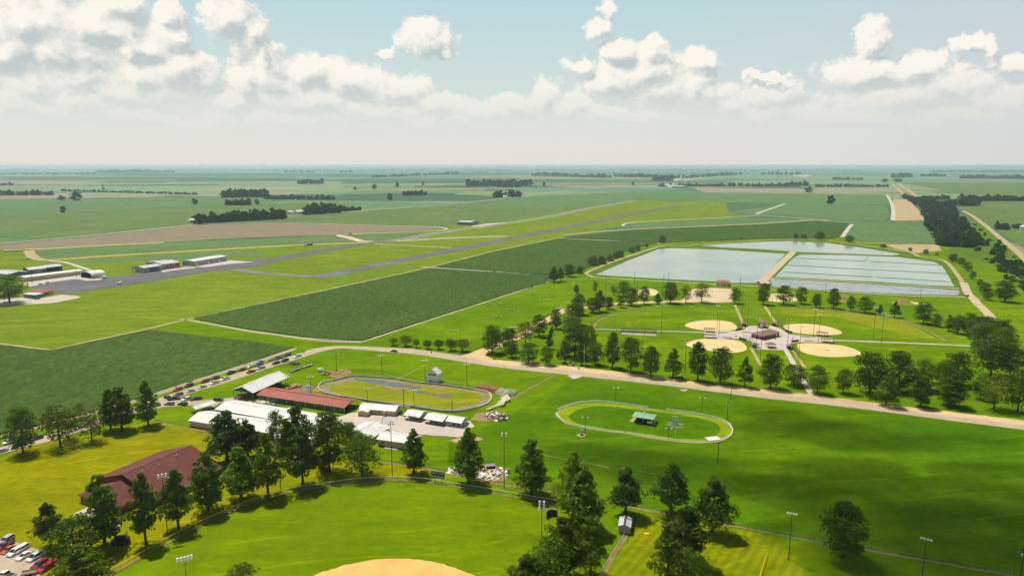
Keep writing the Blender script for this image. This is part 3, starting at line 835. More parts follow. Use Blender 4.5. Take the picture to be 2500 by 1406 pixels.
ribbon('footpath', CONC, [(1918, 854), (1939, 891), (1960, 930), (1985, 969)], 3.0, .2, .1, smooth=False)
ribbon('dirt_strip', DIRT, [(1794, 745), (1806, 770), (1818, 803)], 2.0, .2, .2, smooth=False)
ribbon('dirt_strip', DIRT, [(1868, 748), (1882, 772), (1896, 792)], 2.0, .2, .2, smooth=False)
ribbon('dirt_strip', DIRT, [(1834, 850), (1846, 872), (1856, 892)], 1.8, .2, .2, smooth=False)
ribbon('dirt_strip', DIRT, [(1936, 856), (1950, 876), (1966, 900)], 1.8, .2, .2, smooth=False)
ribbon('dirt_strip', BROWN, [(1448, 810), (1455, 790), (1480, 774), (1530, 762), (1600, 756)], 1.6, .2, .3)
ribbon('dirt_strip', BROWN, [(1900, 752), (2000, 756), (2100, 766), (2200, 782), (2260, 805), (2310, 832)], 2.2, .2, .4)
sheet('lawn', G_WEED, [(1905, 755), (2000, 757), (2100, 767), (2200, 783), (2250, 804), (2290, 830), (2200, 815), (2100, 790), (2040, 775), (1960, 772), (1915, 768)], .17, jit=1)
sheet('pavement', CONC, [(1516, 817), (1518, 812), (1602, 816), (1604, 821)], .2)

# ponds
W1 = mat_water('pond_water', C4(.27, .335, .255), 0.12)
W3 = mat_water('green_pond_water', C4(.28, .37, .275), 0.12)
BANK = mat_grass('bank_grass', C4(.085, .155, .012), C4(.12, .19, .015), C4(.06, .12, .012), 0.03)
def mat_liner():
    m, nt = new_mat('filter_bed'); g = NT(nt)
    p = g.pos()
    q = g.mapping(p, (0.045, 0.55, 1.0), (0, 0, R(3.5)))
    f = g.ramp(g.noise(q, 0.9, 6.0, 0.75), 0.38, 0.60)
    q2 = g.mapping(p, (0.10, 1.0, 1.0), (0, 0, R(3.5)))
    f2 = g.ramp(g.noise(q2, 0.3, 3.0, 0.6), 0.35, 0.65)
    col = g.mix(f, C4(.07, .075, .08), C4(.34, .345, .35))
    col = g.mix(g.math('MULTIPLY', f2, 0.4), col, C4(.40, .40, .40))
    g.out(col, g.rng(f, 0, 1, 0.12, 0.45), 0.5)
    return m
sheet('embankment', BANK, [(1428, 671), (1436, 661), (1500, 636), (1607, 602), (1640, 599), (1700, 598), (1780, 590), (1860, 587), (1924, 585), (2014, 588), (2120, 602), (2215, 617), (2250, 628), (2310, 640), (2340, 668), (2356, 700), (2362, 720), (2340, 728), (2200, 724), (2060, 716), (1886, 703), (1840, 698), (1750, 692), (1600, 684), (1450, 676)], .14, jit=.6)
for nm, m_, px in (('pond_water', W1, [(1453, 671), (1530, 638), (1609, 608), (1640, 606), (1760, 610), (1918, 620), (1893, 646), (1862, 676), (1848, 691), (1790, 691), (1750, 688), (1600, 680)]),
                   ('pond_water', W1, [(1712, 600), (1780, 595), (1860, 591), (1924, 589), (2014, 593), (2116, 607), (2200, 621), (2177, 624), (1962, 616), (1860, 609), (1760, 604)]),
                   ('pond_water', W3, [(1955, 622), (2060, 623), (2193, 628), (2280, 640), (2300, 650), (2318, 678), (2330, 700), (2250, 696), (2167, 690), (2030, 683), (1893, 676), (1912, 656), (1938, 629)])):
    sheet(nm, m_, px, .18, jit=.35, step=7)
sheet('filter_bed', mat_liner(), [(1880, 681), (2000, 687), (2116, 694), (2230, 701), (2339, 709), (2345, 714), (2336, 721), (2230, 719), (2116, 715), (2000, 707), (1886, 698)], .19, jit=.3)
ribbon('dirt_road', DIRT, [(1450, 677), (1436, 671), (1434, 665), (1500, 638), (1607, 603), (1640, 600.5), (1681, 600)], 4.5, .2, .3)
ribbon('dirt_road', DIRT, [(1681, 600), (1700, 598), (1780, 592.5), (1860, 587.5), (1962, 584), (2014, 586.5), (2120, 601), (2218, 615), (2244, 626), (2305, 637), (2334, 667), (2352, 695), (2362, 718)], 4.5, .2, .3)
ribbon('dirt_road', GRAVEL, [(2352, 690), (2363, 716), (2374, 727), (2387, 742), (2406, 760), (2423, 779), (2445, 805)], 7, .24, .3)
ribbon('dirt_road', PALE, [(1452, 677), (1600, 686), (1750, 694), (1886, 700), (2000, 709), (2116, 717), (2230, 723), (2359, 725)], 2.5, .21, .3, smooth=False)
ribbon('dirt_road', GRAVEL, [(1937, 615), (1905, 645), (1875, 674), (1858, 692)], 9, .2, .3)
ribbon('dirt_road', DIRT, [(1878, 678), (2000, 684.5), (2116, 691), (2230, 698), (2342, 705)], 5, .21, .3, smooth=False)
ribbon('dirt_road', DIRT, [(2350, 515), (2372, 526), (2393, 541), (2436, 576), (2500, 630), (2600, 720)], 9, .2, .6)
ribbon('dirt_road', DIRT, [(2250, 488), (2239, 481), (2222, 467), (2208, 459), (2195, 449), (2188, 440)], 14, .2, .8)
ribbon('dirt_road', DIRT, [(2206, 474), (2195, 464), (2185, 456), (2180, 449)], 12, .2, .8)
ribbon('ditch_water', PALE, [(2180, 538), (2181, 520), (2179, 505), (2174, 490), (2165, 476)], 9, .2, 1.2)
ribbon('ditch_water', PALE, [(2056, 579), (2066, 565), (2080, 548)], 7, .2, .8)
ribbon('dirt_strip', PALE, [(2090, 592), (2180, 594), (2286, 598)], 5, .2, .8, smooth=False)
sheet('scrub_floor', BANK, [(2360, 520), (2372, 527), (2392, 542), (2436, 577), (2500, 631), (2700, 790), (2500, 700), (2440, 650), (2400, 640), (2340, 640), (2300, 620), (2330, 600), (2400, 600)], .15, jit=1)
sheet('lawn', G_PARK, [(2400, 700), (2440, 690), (2500, 700), (2700, 800), (2700, 900), (2470, 800)], .16, jit=1)

# speedway oval
OVAL = [(812, 931), (856, 921), (894, 921), (958, 926), (1022, 936), (1086, 942), (1158, 953), (1191, 960), (1200, 972), (1191, 986), (1163, 997), (1125, 1005), (1086, 1006), (1010, 995), (907, 981), (830, 969), (789, 959), (777, 946), (789, 935)]
def inner(px, cx, cy, k, kx=None): return [(cx + (x - cx) * (kx or k), cy + (y - cy) * k) for x, y in px]
TRK = mat_soil('muddy_track', C4(.26, .22, .12), C4(.17, .19, .06), 0.12, 0.35)
sheet('race_track', TRK, OVAL, .16, smooth=True, jit=.3)
sheet('infield_grass', G_WEED, inner(OVAL, 990, 962, .80, .88), .19, smooth=True, jit=.5)
ribbon('track_rut', mat_soil('wet_mud', C4(.27, .27, .25), C4(.20, .19, .14), .2, .3), [(790, 948), (800, 957), (840, 968), (910, 979), (1010, 991)], 2.4, .2, .4)
ribbon('track_rut', BROWN, [(1000, 936), (1086, 946), (1150, 956), (1178, 966), (1180, 980), (1160, 990)], 1.6, .2, .3)
ribbon('track_rut', BROWN, [(820, 937), (860, 927), (900, 926), (960, 932), (1020, 941), (1090, 951)], 1.4, .2, .3)
PUD = mat_water('puddle_water', C4(.12, .12, .115), 0.10, 2.0, 0.2)
sheet('puddle', PUD, [(863, 926), (885, 925), (915, 927), (950, 932), (985, 938), (1030, 946.5), (1000, 948), (975, 947), (951, 944), (920, 938), (881, 931)], .22, smooth=True, jit=.8, step=2)
sheet('puddle', PUD, [(1000, 952), (1020, 953), (1040, 958), (1053, 963), (1031, 962), (1010, 957)], .22, smooth=True, jit=.6, step=2)
sheet('mud', mat_soil('dark_mud', C4(.20, .14, .10), C4(.15, .12, .07), .3, .4), [(1050, 961), (1080, 961), (1108, 967), (1090, 972), (1060, 967)], .21, smooth=True, jit=.8, step=2)
sheet('mud', BROWN, [(940, 940), (985, 946), (1010, 951), (990, 954), (950, 949)], .205, smooth=True, jit=.8, step=2)
# show ring
RING = [(1358, 1012), (1366, 1004), (1385, 993), (1412, 986), (1430, 983.5), (1456, 982.5), (1484, 984), (1532, 990.5), (1582, 998), (1627, 1003), (1660, 1007), (1695, 1012.5), (1734, 1020), (1763, 1029), (1781, 1039), (1788, 1052), (1786, 1062), (1769, 1074), (1746, 1080.5), (1705, 1083), (1657, 1080), (1615, 1073.5), (1570, 1067), (1529, 1060), (1486, 1055), (1448, 1048.5), (1414, 1043), (1383, 1035), (1367, 1024)]
sheet('lawn', mat_grass('ring_grass', C4(.19, .27, .004), C4(.15, .25, .004), C4(.22, .27, .01), .03), RING, .19, jit=.2)
sheet('lawn', G_BIG, inner(RING, 1573, 1032, .80, .86), .22, smooth=True, jit=.4)
ribbon('dirt_strip', DIRT, RING + RING[:1], .9, .24, .35, smooth=False)
# worn ground
for px, m_, r_ in (([(1545, 1019), (1582, 1026), (1604, 1030), (1600, 1038), (1575, 1036), (1535, 1028)], DIRT, .4),
                   ([(1628, 1038), (1650, 1038), (1672, 1044), (1660, 1046)], DIRT, .4),
                   ([(1408, 1062), (1420, 1058), (1432, 1062), (1424, 1067), (1412, 1066)], DIRT, .3),
                   ([(1100, 1140), (1140, 1150), (1180, 1132), (1242, 1148), (1240, 1172), (1180, 1176), (1120, 1165)], BROWN, .8),
                   ([(1160, 1012), (1210, 1004), (1240, 1012), (1235, 1024), (1180, 1030), (1150, 1026)], BROWN, .8),
                   ([(800, 906), (850, 900), (860, 912), (830, 924), (800, 918)], BROWN, .8),
                   ([(690, 945), (720, 936), (790, 950), (790, 958), (720, 955)], BROWN, .8),
                   ([(1385, 918), (1408, 914), (1425, 917), (1414, 923), (1400, 926)], CONC, .3),
                   ([(1660, 951), (1680, 951), (1676, 956), (1664, 955)], CONC, .3),
                   ([(600, 978), (640, 975), (660, 980), (630, 984)], SAND, .5),
                   ([(2185, 738), (2200, 731), (2245, 741), (2240, 744)], SAND, .5),
                   ([(1140, 1070), (1160, 1062), (1180, 1075), (1150, 1085), (1090, 1076)], DIRT, .8)):
    sheet('bare_ground', m_, px, .26, jit=r_, step=2)
ribbon('dirt_strip', BROWN, [(379, 1030), (461, 1046), (560, 1066)], 1.2, .24, .3, smooth=False)
ribbon('dirt_strip', BROWN, [(920, 1126), (1035, 1143), (1110, 1160), (1250, 1188), (1353, 1203), (1469, 1226), (1545, 1240), (1635, 1256), (1712, 1273), (1799, 1287), (1860, 1298), (2014, 1328), (2116, 1343), (2474, 1407), (2600, 1432)], 1.1, .24, .35, smooth=False)
ribbon('dirt_strip', BROWN, [(1533, 1302), (1500, 1354), (1474, 1400), (1440, 1470)], 1.6, .24, .3, smooth=False)
ribbon('dirt_strip', BROWN, [(268, 1404), (478, 1288), (600, 1233), (702, 1203), (805, 1187), (958, 1173), (1035, 1177), (1112, 1189), (1240, 1211), (1355, 1230)], .8, .24, .25, smooth=False)
ribbon('dirt_strip', BROWN, [(1243, 976), (1290, 950), (1353, 917)], 1.6, .24, .5, smooth=False)
ribbon('dirt_strip', WORN, [(1320, 1109), (1380, 1122), (1440, 1132), (1488, 1142)], .8, .24, .38, smooth=False)
ribbon('dirt_strip', WORN, [(1518, 1143), (1560, 1150), (1600, 1158)], .8, .24, .38, smooth=False)
ribbon('wheel_tracks', G_PARK, [(1290, 1010), (1340, 965), (1395, 925)], .7, .2, .25)
ribbon('wheel_tracks', G_PARK, [(1297, 1012), (1347, 966), (1401, 925)], .7, .2, .25)
# ---------------------------------------------------------------- trees
LEAF = {
    'dark': mat_leaf('leaf_dark', C4(.034, .078, .002), C4(.074, .142, .003), C4(.20, .28, .005)),
    'mid': mat_leaf('leaf_mid', C4(.054, .118, .002), C4(.112, .20, .003), C4(.26, .35, .005)),
    'light': mat_leaf('leaf_light', C4(.085, .155, .002), C4(.145, .23, .003), C4(.27, .35, .006)),
    'olive': mat_leaf('leaf_olive', C4(.080, .11, .003), C4(.125, .155, .005), C4(.22, .24, .008)),
    'far': mat_leaf('leaf_far', C4(.024, .056, .008), C4(.040, .082, .011), C4(.07, .12, .016)),
    'rust': mat_leaf('leaf_rust', C4(.15, .045, .012), C4(.20, .06, .015), C4(.12, .10, .02)),
}
BARK = mat_plain('bark', C4(.075, .055, .042), 0.95, 0.05, vary=.4, scale=1.2)

def profile(kind, t):
    """Crown radius (0-1) at height t (0 crown base - 1 top)."""
    if kind == 'cone':
        return (min(1, (t + .10) / .30)) ** .8 * 1.12 * (1 - t) ** 0.62 + .03
    if kind == 'oval':
        return math.sin(math.pi * min(1, (t * .90 + .10)) ** 0.80) ** .62
    if kind == 'spread':
        return (max(0, 1 - ((t - .42) / .62) ** 2)) ** .55
    return (max(0, 1 - ((t - .44) / .60) ** 2)) ** .5

def crown_mesh(name, kind, mat, seed, lobes, per, leaf, base=.14, ragged=.25, top_h=18.0, rad=5.5, open_=0.0):
    """Crown of many small leaf sprays grouped in lobes; nominal tree top_h tall and rad wide."""
    rr = random.Random(seed)
    vs, fs = [], []
    L = []
    limb = []
    H0 = top_h * base
    HC = top_h - H0
    k = 0
    order = [(i + rr.random()) / lobes for i in range(lobes)]
    rr.shuffle(order)
    while k < lobes:
        k += 1
        t = order[(k - 1) % lobes]
        if kind in ('cone',): t = 1 - (1 - t) ** .78
        rmax = profile(kind, t)
        a = k * 2.39996 + rr.uniform(-.5, .5)
        q = math.sqrt(rr.uniform(.25, 1.0))
        r = rad * rmax * q * (1 + rr.uniform(-ragged, ragged * .7)) * .84
        size = rad * (.20 + .18 * rmax) * rr.uniform(.72, 1.25)
        if kind == 'cone': size *= .9 * (1.0 - .35 * t)
        c = Vector((r * math.cos(a), r * math.sin(a), H0 + HC * (t * .90 + .03) + rr.uniform(-.4, .4)))
        if rr.random() < open_: continue
        L.append((c, size)); limb.append(c)
    for c, s in L:
        sq = rr.uniform(.62, .85)
        ax = Vector((c.x, c.y, 0)) / max(rad, 1e-3)
        for i in range(per):
            u = rr.uniform(-0.75, 1); th = rr.uniform(0, 2 * math.pi)
            w = math.sqrt(1 - u * u)
            n = Vector((w * math.cos(th), w * math.sin(th), u))
            if n.z < -.15 and rr.random() < .45: continue
            p = c + Vector((n.x * s, n.y * s, n.z * s * sq)) * rr.uniform(.72, 1.12)
            nn = (n + ax * .35 + Vector((rr.uniform(-1, 1), rr.uniform(-1, 1), rr.uniform(-.6, .9))) * .62).normalized()
            e1 = nn.orthogonal().normalized()
            e1 = (Matrix.Rotation(rr.uniform(0, 6.28), 3, nn) @ e1)
            e2 = nn.cross(e1)
            l = leaf * rr.uniform(.65, 1.35); b = l * rr.uniform(.45, .75)
            o = len(vs)
            vs += [tuple(p - e1 * l * .5), tuple(p + e2 * b * .5 + nn * l * .06), tuple(p + e1 * l * .5), tuple(p - e2 * b * .5 + nn * l * .06)]
            fs.append((o, o + 1, o + 2, o + 3))
    me = bpy.data.meshes.new(name); me.from_pydata(vs, [], fs); me.materials.append(mat); me.update()
    return me, limb

def trunk_mesh(name, limb, seed, top_h=18.0, rad=5.5, base=.14, stems=1, thick=.32):
    rr = random.Random(seed + 99)
    b = MB()
    if stems == 1:
        pts = [Vector((0, 0, -.1)), Vector((rr.uniform(-.1, .1), rr.uniform(-.1, .1), top_h * .3)), Vector((rr.uniform(-.3, .3), rr.uniform(-.3, .3), top_h * .62)), Vector((0, 0, top_h * .9))]
        rs = [thick * 1.25, thick * .8, thick * .45, .06]
        b.tube((0, 0, -.1), (0, 0, .5), thick * 1.7, thick * 1.2, 8)
        for i in range(3): b.tube(pts[i], pts[i + 1], rs[i], rs[i + 1], 8)
        for c in limb[::4]:
            z = max(top_h * base * .9, c.z - (c.xy.length) * .55)
            k = min(1, z / (top_h * .9)); s0 = pts[1].lerp(pts[2], k) * .0 + Vector((0, 0, z))
            b.tube(s0, s0.lerp(c, .9), thick * .32 * (1.1 - k), .03, 5, caps=False)
    else:
        for i in range(stems):
            a = 2 * math.pi * i / stems + rr.uniform(-.3, .3)
            p = Vector((math.cos(a) * .3, math.sin(a) * .3, -.1)); q = Vector((math.cos(a) * rad * .35, math.sin(a) * rad * .35, top_h * .55))
            b.tube(p, q, thick * .5, thick * .25, 6)
            for c in limb[i::stems * 2]: b.tube(q, q.lerp(c, .9), thick * .22, .03, 5, caps=False)
    return b.mesh(name, BARK)

PROTO = {}
def proto(key, kind, leafmat, seed, lobes, per, leaf, **kw):
    top_h = kw.get('top_h', 18.0); rad = kw.get('rad', 5.5); base = kw.get('base', .14)
    stems = kw.pop('stems', 1); thick = kw.pop('thick', .32)
    cm, limb = crown_mesh('crown', kind, LEAF[leafmat], seed, lobes, per, leaf, **kw)
    tm = trunk_mesh('trunk', limb, seed, top_h, rad, base, stems, thick)
    rs = sorted(math.hypot(v.co.x, v.co.y) for v in cm.vertices)
    zs = sorted(v.co.z for v in cm.vertices)
    PROTO.setdefault(key, []).append((cm, tm, zs[int(len(zs) * .995)], rs[int(len(rs) * .985)]))

for i in range(4): proto('cone', 'cone', 'mid', 10 + i, 82, 58, .74, rad=4.6, base=.13, ragged=.42, open_=.12)
for i in range(2): proto('conedark', 'cone', 'dark', 20 + i, 80, 56, .76, rad=4.9, base=.19, ragged=.42, open_=.10)
for i in range(2): proto('conelight', 'cone', 'light', 30 + i, 80, 56, .76, rad=4.9, base=.17, ragged=.45, open_=.12)
for i in range(3): proto('round', 'round', 'mid', 40 + i, 72, 54, .80, rad=6.2, base=.15, ragged=.36, open_=.12)
for i in range(3): proto('rounddark', 'round', 'dark', 50 + i, 72, 54, .80, rad=6.2, base=.13, ragged=.34, open_=.10)
for i in range(2): proto('oval', 'oval', 'dark', 60 + i, 75, 50, .75, rad=4.6, base=.13, ragged=.15)
for i in range(2): proto('ovalmid', 'oval', 'mid', 65 + i, 75, 48, .8, rad=5.0, base=.13, ragged=.25)
for i in range(3): proto('loose', 'round', 'olive', 70 + i, 70, 34, .85, rad=6.4, base=.22, ragged=.4, open_=.25)
for i in range(2): proto('low', 'spread', 'light', 80 + i, 55, 46, .70, top_h=9.0, rad=5.6, base=.36, stems=5, thick=.34)
for i in range(2): proto('bush', 'round', 'mid', 85 + i, 45, 46, .8, top_h=9.0, rad=5.5, base=.02, thick=.2)
for i in range(1): proto('rust', 'round', 'rust', 88 + i, 30, 40, .7, top_h=6.0, rad=3.2, base=.05, thick=.12)
for i in range(4): proto('far', 'round', 'far', 90 + i, 26, 26, 2.4, rad=7.0, base=.10, ragged=.35)

def plant(key, x, base, top, w, label, group, name='tree', cat='tree', var=None, parts=True):
    """Tree rooted at photo pixel (x, base), reaching up to pixel row top, w pixels wide."""
    p = P(x, base)
    h = height_to(p, top)
    wid = w / ppm(p) / 2 * 1.05
    vs = PROTO[key]
    cm, tm, th, rad = vs[(var if var is not None else rnd.randrange(len(vs))) % len(vs)]
    if not parts:
        o = bpy.data.objects.new(name, cm); COL.objects.link(o)
        o.location = p; o.rotation_euler = (0, 0, rnd.uniform(0, 6.28)); o.scale = (wid / rad, wid / rad, h / th)
        return tag(o, label, cat, group)
    r = thing(name, label, cat, p, rnd.uniform(0, 6.28), group)
    r.scale = (wid / rad, wid / rad, h / th)
    for nm, me in (('crown', cm), ('trunk', tm)):
        o = bpy.data.objects.new(nm, me); COL.objects.link(o); o.parent = r
    return r

def cat_of(name): return 'tree' if name == 'tree' else 'bush'

def plant_row(group, phrase, items, name='tree'):
    """items: (key, x, base, top, w, look); the label says its look and where in its row it stands."""
    for i, (key, x, base, top, w, look) in enumerate(items):
        plant(key, x, base, top, w, f'{look} {cat_of(name)} {phrase.format(n=ordinal(i))}', group, name=name)

plant_row('trees beside the parking road', 'on the dry lawn edge, {n} from the picture edge', [
    ('rounddark', 57, 1106, 996, 78, 'dark broad'), ('loose', 148, 1092, 990, 90, 'olive thin-leaved'), ('loose', 168, 1072, 1000, 55, 'small olive'),
    ('loose', 225, 1078, 1004, 74, 'pale open'), ('cone', 271, 1050, 951, 54, 'slender pointed'), ('cone', 298, 1051, 946, 76, 'full green'), ('cone', 363, 1039, 930, 58, 'tall narrow')])
plant('loose', 197, 1022, 985, 26, 'small feathery shrub beside the parking road under the olive trees', 'trees beside the parking road', name='shrub', cat='shrub')
plant_row('cypress trees behind the outfield fence', 'behind the outfield fence, {n} from the car park', [
    ('conedark', 124, 1335, 1228, 72, 'dark conical'), ('round', 186, 1376, 1264, 128, 'broad bushy'), ('conelight', 205, 1450, 1330, 140, 'pale wide'),
    ('cone', 257, 1335, 1162, 102, 'lopsided tall'), ('conedark', 357, 1328, 1158, 78, 'narrow spire-like'), ('conedark', 436, 1290, 1146, 88, 'dark full'),
    ('cone', 508, 1249, 1108, 96, 'tall feathery'), ('cone', 589, 1219, 1092, 94, 'green shaggy'), ('cone', 655, 1212, 1058, 82, 'tall leafy'), ('conedark', 740, 1186, 1043, 92, 'dark shaggy'),
    ('rounddark', 805, 1152, 1006, 96, 'very dark open'), ('round', 884, 1160, 1060, 98, 'wide billowy'), ('cone', 1011, 1157, 1048, 64, 'neat pyramidal'),
    ('cone', 1144, 1180, 1045, 84, 'ragged green'), ('cone', 1298, 1208, 1076, 90, 'broad pyramidal')])
plant_row('trees behind the long white sheds', 'by the long white sheds, {n} from the hall side', [
    ('conedark', 556, 1128, 1005, 112, 'massive dark'), ('conedark', 606, 1120, 1028, 84, 'stout dark'), ('round', 676, 1104, 1003, 52, 'rounded leafy'),
    ('conedark', 732, 1120, 983, 78, 'dark tapering'), ('cone', 702, 1130, 1022, 60, 'green slim'), ('rounddark', 852, 1094, 1032, 54, 'short dark')])
plant('rust', 793, 1150, 1108, 34, 'rust-red leaved bush under the very dark open tree', None, name='bush', cat='bush')
plant_row('trees around the grey shed', 'near the small grey shed, {n} from the foul pole', [
    ('conelight', 1398, 1272, 1105, 96, 'tall pale green'), ('cone', 1424, 1292, 1140, 96, 'leaning full green'), ('conedark', 1372, 1408, 1266, 112, 'bulky dark'), ('round', 1342, 1452, 1316, 126, 'wide low'),
    ('conelight', 1442, 1404, 1262, 90, 'yellowish tufted'), ('conedark', 1288, 1470, 1356, 116, 'dark spreading'), ('conedark', 1527, 1257, 1142, 86, 'layered flat-branched'),
    ('conedark', 1638, 1255, 1130, 98, 'very dark pine-like'), ('conelight', 1739, 1301, 1164, 106, 'one-sided pale'), ('conedark', 1676, 1376, 1238, 112, 'large dark'), ('conelight', 1628, 1436, 1280, 94, 'bright feathery'), ('round', 1684, 1460, 1342, 98, 'round bright')])
plant('oval', 2057, 1362, 1227, 110, 'lone black-green oval tree in cloud shade beyond the striped lawn', None)
plant('round', 592, 1455, 1381, 92, 'tree whose leafy top pokes up in the outfield grass', None)
plant_row('low trees along the road verge', 'by the road bend, {n} from the field corner', [
    ('low', 961, 843, 824, 26, 'small bright'), ('low', 991, 845, 819, 34, 'taller bright'), ('low', 1016, 849, 827, 20, 'little round'), ('low', 1044, 852, 830, 27, 'pale umbrella-shaped'),
    ('low', 1071, 853, 829, 30, 'middling bright'), ('low', 1101, 856, 826, 36, 'dense bright'), ('low', 1129, 858, 827, 42, 'widest bright')])
plant_row('shade trees at the drive entrance', 'by the drive entrance, {n} from the road junction', [
    ('rounddark', 1201, 862, 795, 54, 'large dark'), ('rounddark', 1243, 856, 802, 50, 'dense dark'), ('round', 1249, 872, 831, 34, 'small plain'), ('loose', 1283, 840, 785, 48, 'thin brownish'), ('rounddark', 1316, 821, 769, 46, 'domed dark'),
    ('round', 1290, 888, 838, 52, 'spreading pale'), ('round', 1334, 891, 845, 38, 'small leafy'), ('cone', 1342, 852, 807, 20, 'slim pointed'), ('rounddark', 1357, 803, 755, 32, 'upright dark'), ('cone', 1347, 816, 795, 11, 'tiny young')])
plant_row('big trees bordering the drive', 'in the drive clump, {n} from its far end', [
    ('rounddark', 1414, 768, 718, 40, 'dark outer'), ('round', 1404, 794, 737, 52, 'high domed'), ('round', 1394, 822, 770, 56, 'massive domed'), ('rounddark', 1404, 872, 799, 80, 'huge shady'), ('round', 1438, 856, 796, 42, 'side-leaning')])
plant_row('trees along the north side of the long road', 'lining the long road, {n} from the gravel drive', [
    ('cone', 1362, 876, 853, 11, 'skinny young'), ('oval', 1379, 885, 834, 29, 'dark egg-shaped'), ('oval', 1420, 891, 839, 27, 'dark slim egg-shaped'), ('round', 1453, 890, 834, 46, 'plain leafy'),
    ('ovalmid', 1495, 898, 812, 44, 'tall upright'), ('round', 1540, 909, 823, 64, 'broad many-lobed'), ('ovalmid', 1588, 920, 846, 48, 'upright loose'), ('cone', 1643, 923, 851, 54, 'pyramid-shaped'),
    ('oval', 1703, 930, 836, 50, 'tall dark column-like'), ('rounddark', 1759, 936, 848, 64, 'dark heavy'), ('cone', 1818, 945, 871, 42, 'light tapering'), ('rounddark', 1880, 948, 865, 62, 'dark big-domed'),
    ('round', 1938, 940, 891, 64, 'low wide'), ('round', 1995, 960, 893, 56, 'bushy leaning'), ('round', 2058, 960, 901, 48, 'small stout'), ('rounddark', 2122, 962, 862, 88, 'great dark'), ('rounddark', 2162, 990, 919, 60, 'very dark round'),
    ('rounddark', 2192, 955, 858, 88, 'towering dark'), ('oval', 2247, 994, 927, 52, 'near-black compact'), ('round', 2250, 950, 878, 64, 'tall back')])
plant_row('park trees at the road end', 'in the grove at the road end, {n} counted across', [
    ('round', 2302, 962, 884, 60, 'pale leafy'), ('cone', 2322, 992, 916, 68, 'drooping dark'), ('rounddark', 2335, 940, 861, 78, 'tall dark'), ('round', 2392, 975, 918, 48, 'small mid-green'),
    ('loose', 2426, 1000, 915, 78, 'brownish open'), ('round', 2484, 1004, 902, 76, 'edge-of-grove'), ('round', 2418, 918, 820, 92, 'huge leafy'), ('round', 2398, 860, 788, 74, 'big rounded'),
    ('round', 2448, 880, 800, 64, 'bulging'), ('round', 2464, 925, 840, 66, 'wide shadowy')])
plant_row('trees behind the far softball fence', 'past the far softball outfield, {n} from the lone thin tree', [
    ('cone', 2316, 808, 769, 26, 'slim'), ('round', 2338, 815, 769, 38, 'leafy'), ('round', 2364, 818, 765, 44, 'full'), ('rounddark', 2385, 846, 773, 62, 'heavy dark'), ('rounddark', 2412, 834, 774, 62, 'great rounded'), ('rounddark', 2440, 850, 780, 58, 'bulky')])
plant_row('upper park trees near the ponds', 'on the upper park lawn below the pond, {n} from the bean field', [
    ('cone', 1407, 716, 694, 16, 'tiny bronze'), ('loose', 1453, 719, 685, 17, 'thin upright'), ('rounddark', 1447, 764, 726, 36, 'dark bushy'), ('oval', 1464, 761, 709, 29, 'tall dark'), ('rounddark', 1486, 755, 724, 27, 'round dark'),
    ('loose', 1498, 721, 696, 21, 'small tan-green'), ('round', 1522, 723, 687, 40, 'full mid-green'), ('round', 1515, 751, 721, 24, 'small round'), ('rounddark', 1542, 746, 704, 42, 'big round'), ('round', 1572, 743, 699, 30, 'ragged'), ('cone', 1605, 742, 716, 22, 'small compact'),
    ('rounddark', 1637, 740, 689, 42, 'tall heavy'), ('loose', 1674, 740, 697, 30, 'see-through'), ('loose', 1713, 738, 691, 46, 'twiggy wide'), ('round', 1794, 741, 703, 32, 'lone upright')])
plant_row('upper park trees beyond the softball fields', 'above the far softball diamonds, {n} from the brown shed', [
    ('ovalmid', 1863, 744, 692, 32, 'upright'), ('rounddark', 1912, 743, 697, 44, 'dark full'), ('round', 1956, 742, 701, 34, 'slanting'), ('rounddark', 1993, 751, 717, 26, 'small dark'), ('ovalmid', 2034, 753, 704, 32, 'pointed'),
    ('round', 2076, 759, 723, 24, 'little'), ('round', 2111, 764, 723, 44, 'wide round'), ('cone', 2148, 767, 744, 19, 'tiny'), ('cone', 2184, 775, 735, 28, 'neat conical'), ('rounddark', 2254, 790, 738, 48, 'big dark'), ('round', 2285, 797, 766, 27, 'small leaning')])
plant_row('field-corner trees by the bean field', 'in the bean field corner, {n} from the crop', [('cone', 1352, 689, 650, 28, 'tall dark'), ('cone', 1368, 687, 651, 22, 'slender'), ('rounddark', 1390, 676, 645, 32, 'bushy dark')])
plant_row('hedge bushes beside the pond bank', 'growing by the pond bank, {n} from the field corner', [
    ('bush', 1416, 668, 650, 20, 'low'), ('bush', 1448, 648, 624, 30, 'big grey-green'), ('bush', 1468, 645, 625, 26, 'broad'), ('bush', 1490, 637, 620, 20, 'medium'), ('bush', 1503, 631, 615, 16, 'smaller'), ('bush', 1514, 628, 611, 20, 'rounded'), ('bush', 1542, 617, 602, 19, 'single dark'), ('bush', 1557, 612, 596, 16, 'neat'), ('bush', 1579, 603, 594, 8, 'tiny')], name='hedge_bush')
plant_row('trees round the upper pond', 'beyond the upper pond, {n} from the bean field', [
    ('rounddark', 1617, 593, 575, 20, 'sturdy dark'), ('loose', 1760, 590, 583, 7, 'tiny'), ('loose', 1809, 587, 579, 7, 'small thin'), ('rounddark', 1943, 583, 570, 14, 'small round'), ('bush', 1962, 583, 571, 18, 'low bushy'), ('rounddark', 2001, 585, 566, 28, 'wide dark'), ('rounddark', 2073, 592, 575, 26, 'stout dark'), ('bush', 2156, 605, 596, 18, 'low tangled'), ('bush', 2222, 613, 604, 10, 'tiny bushy'), ('bush', 2260, 620, 608, 14, 'shrubby')])
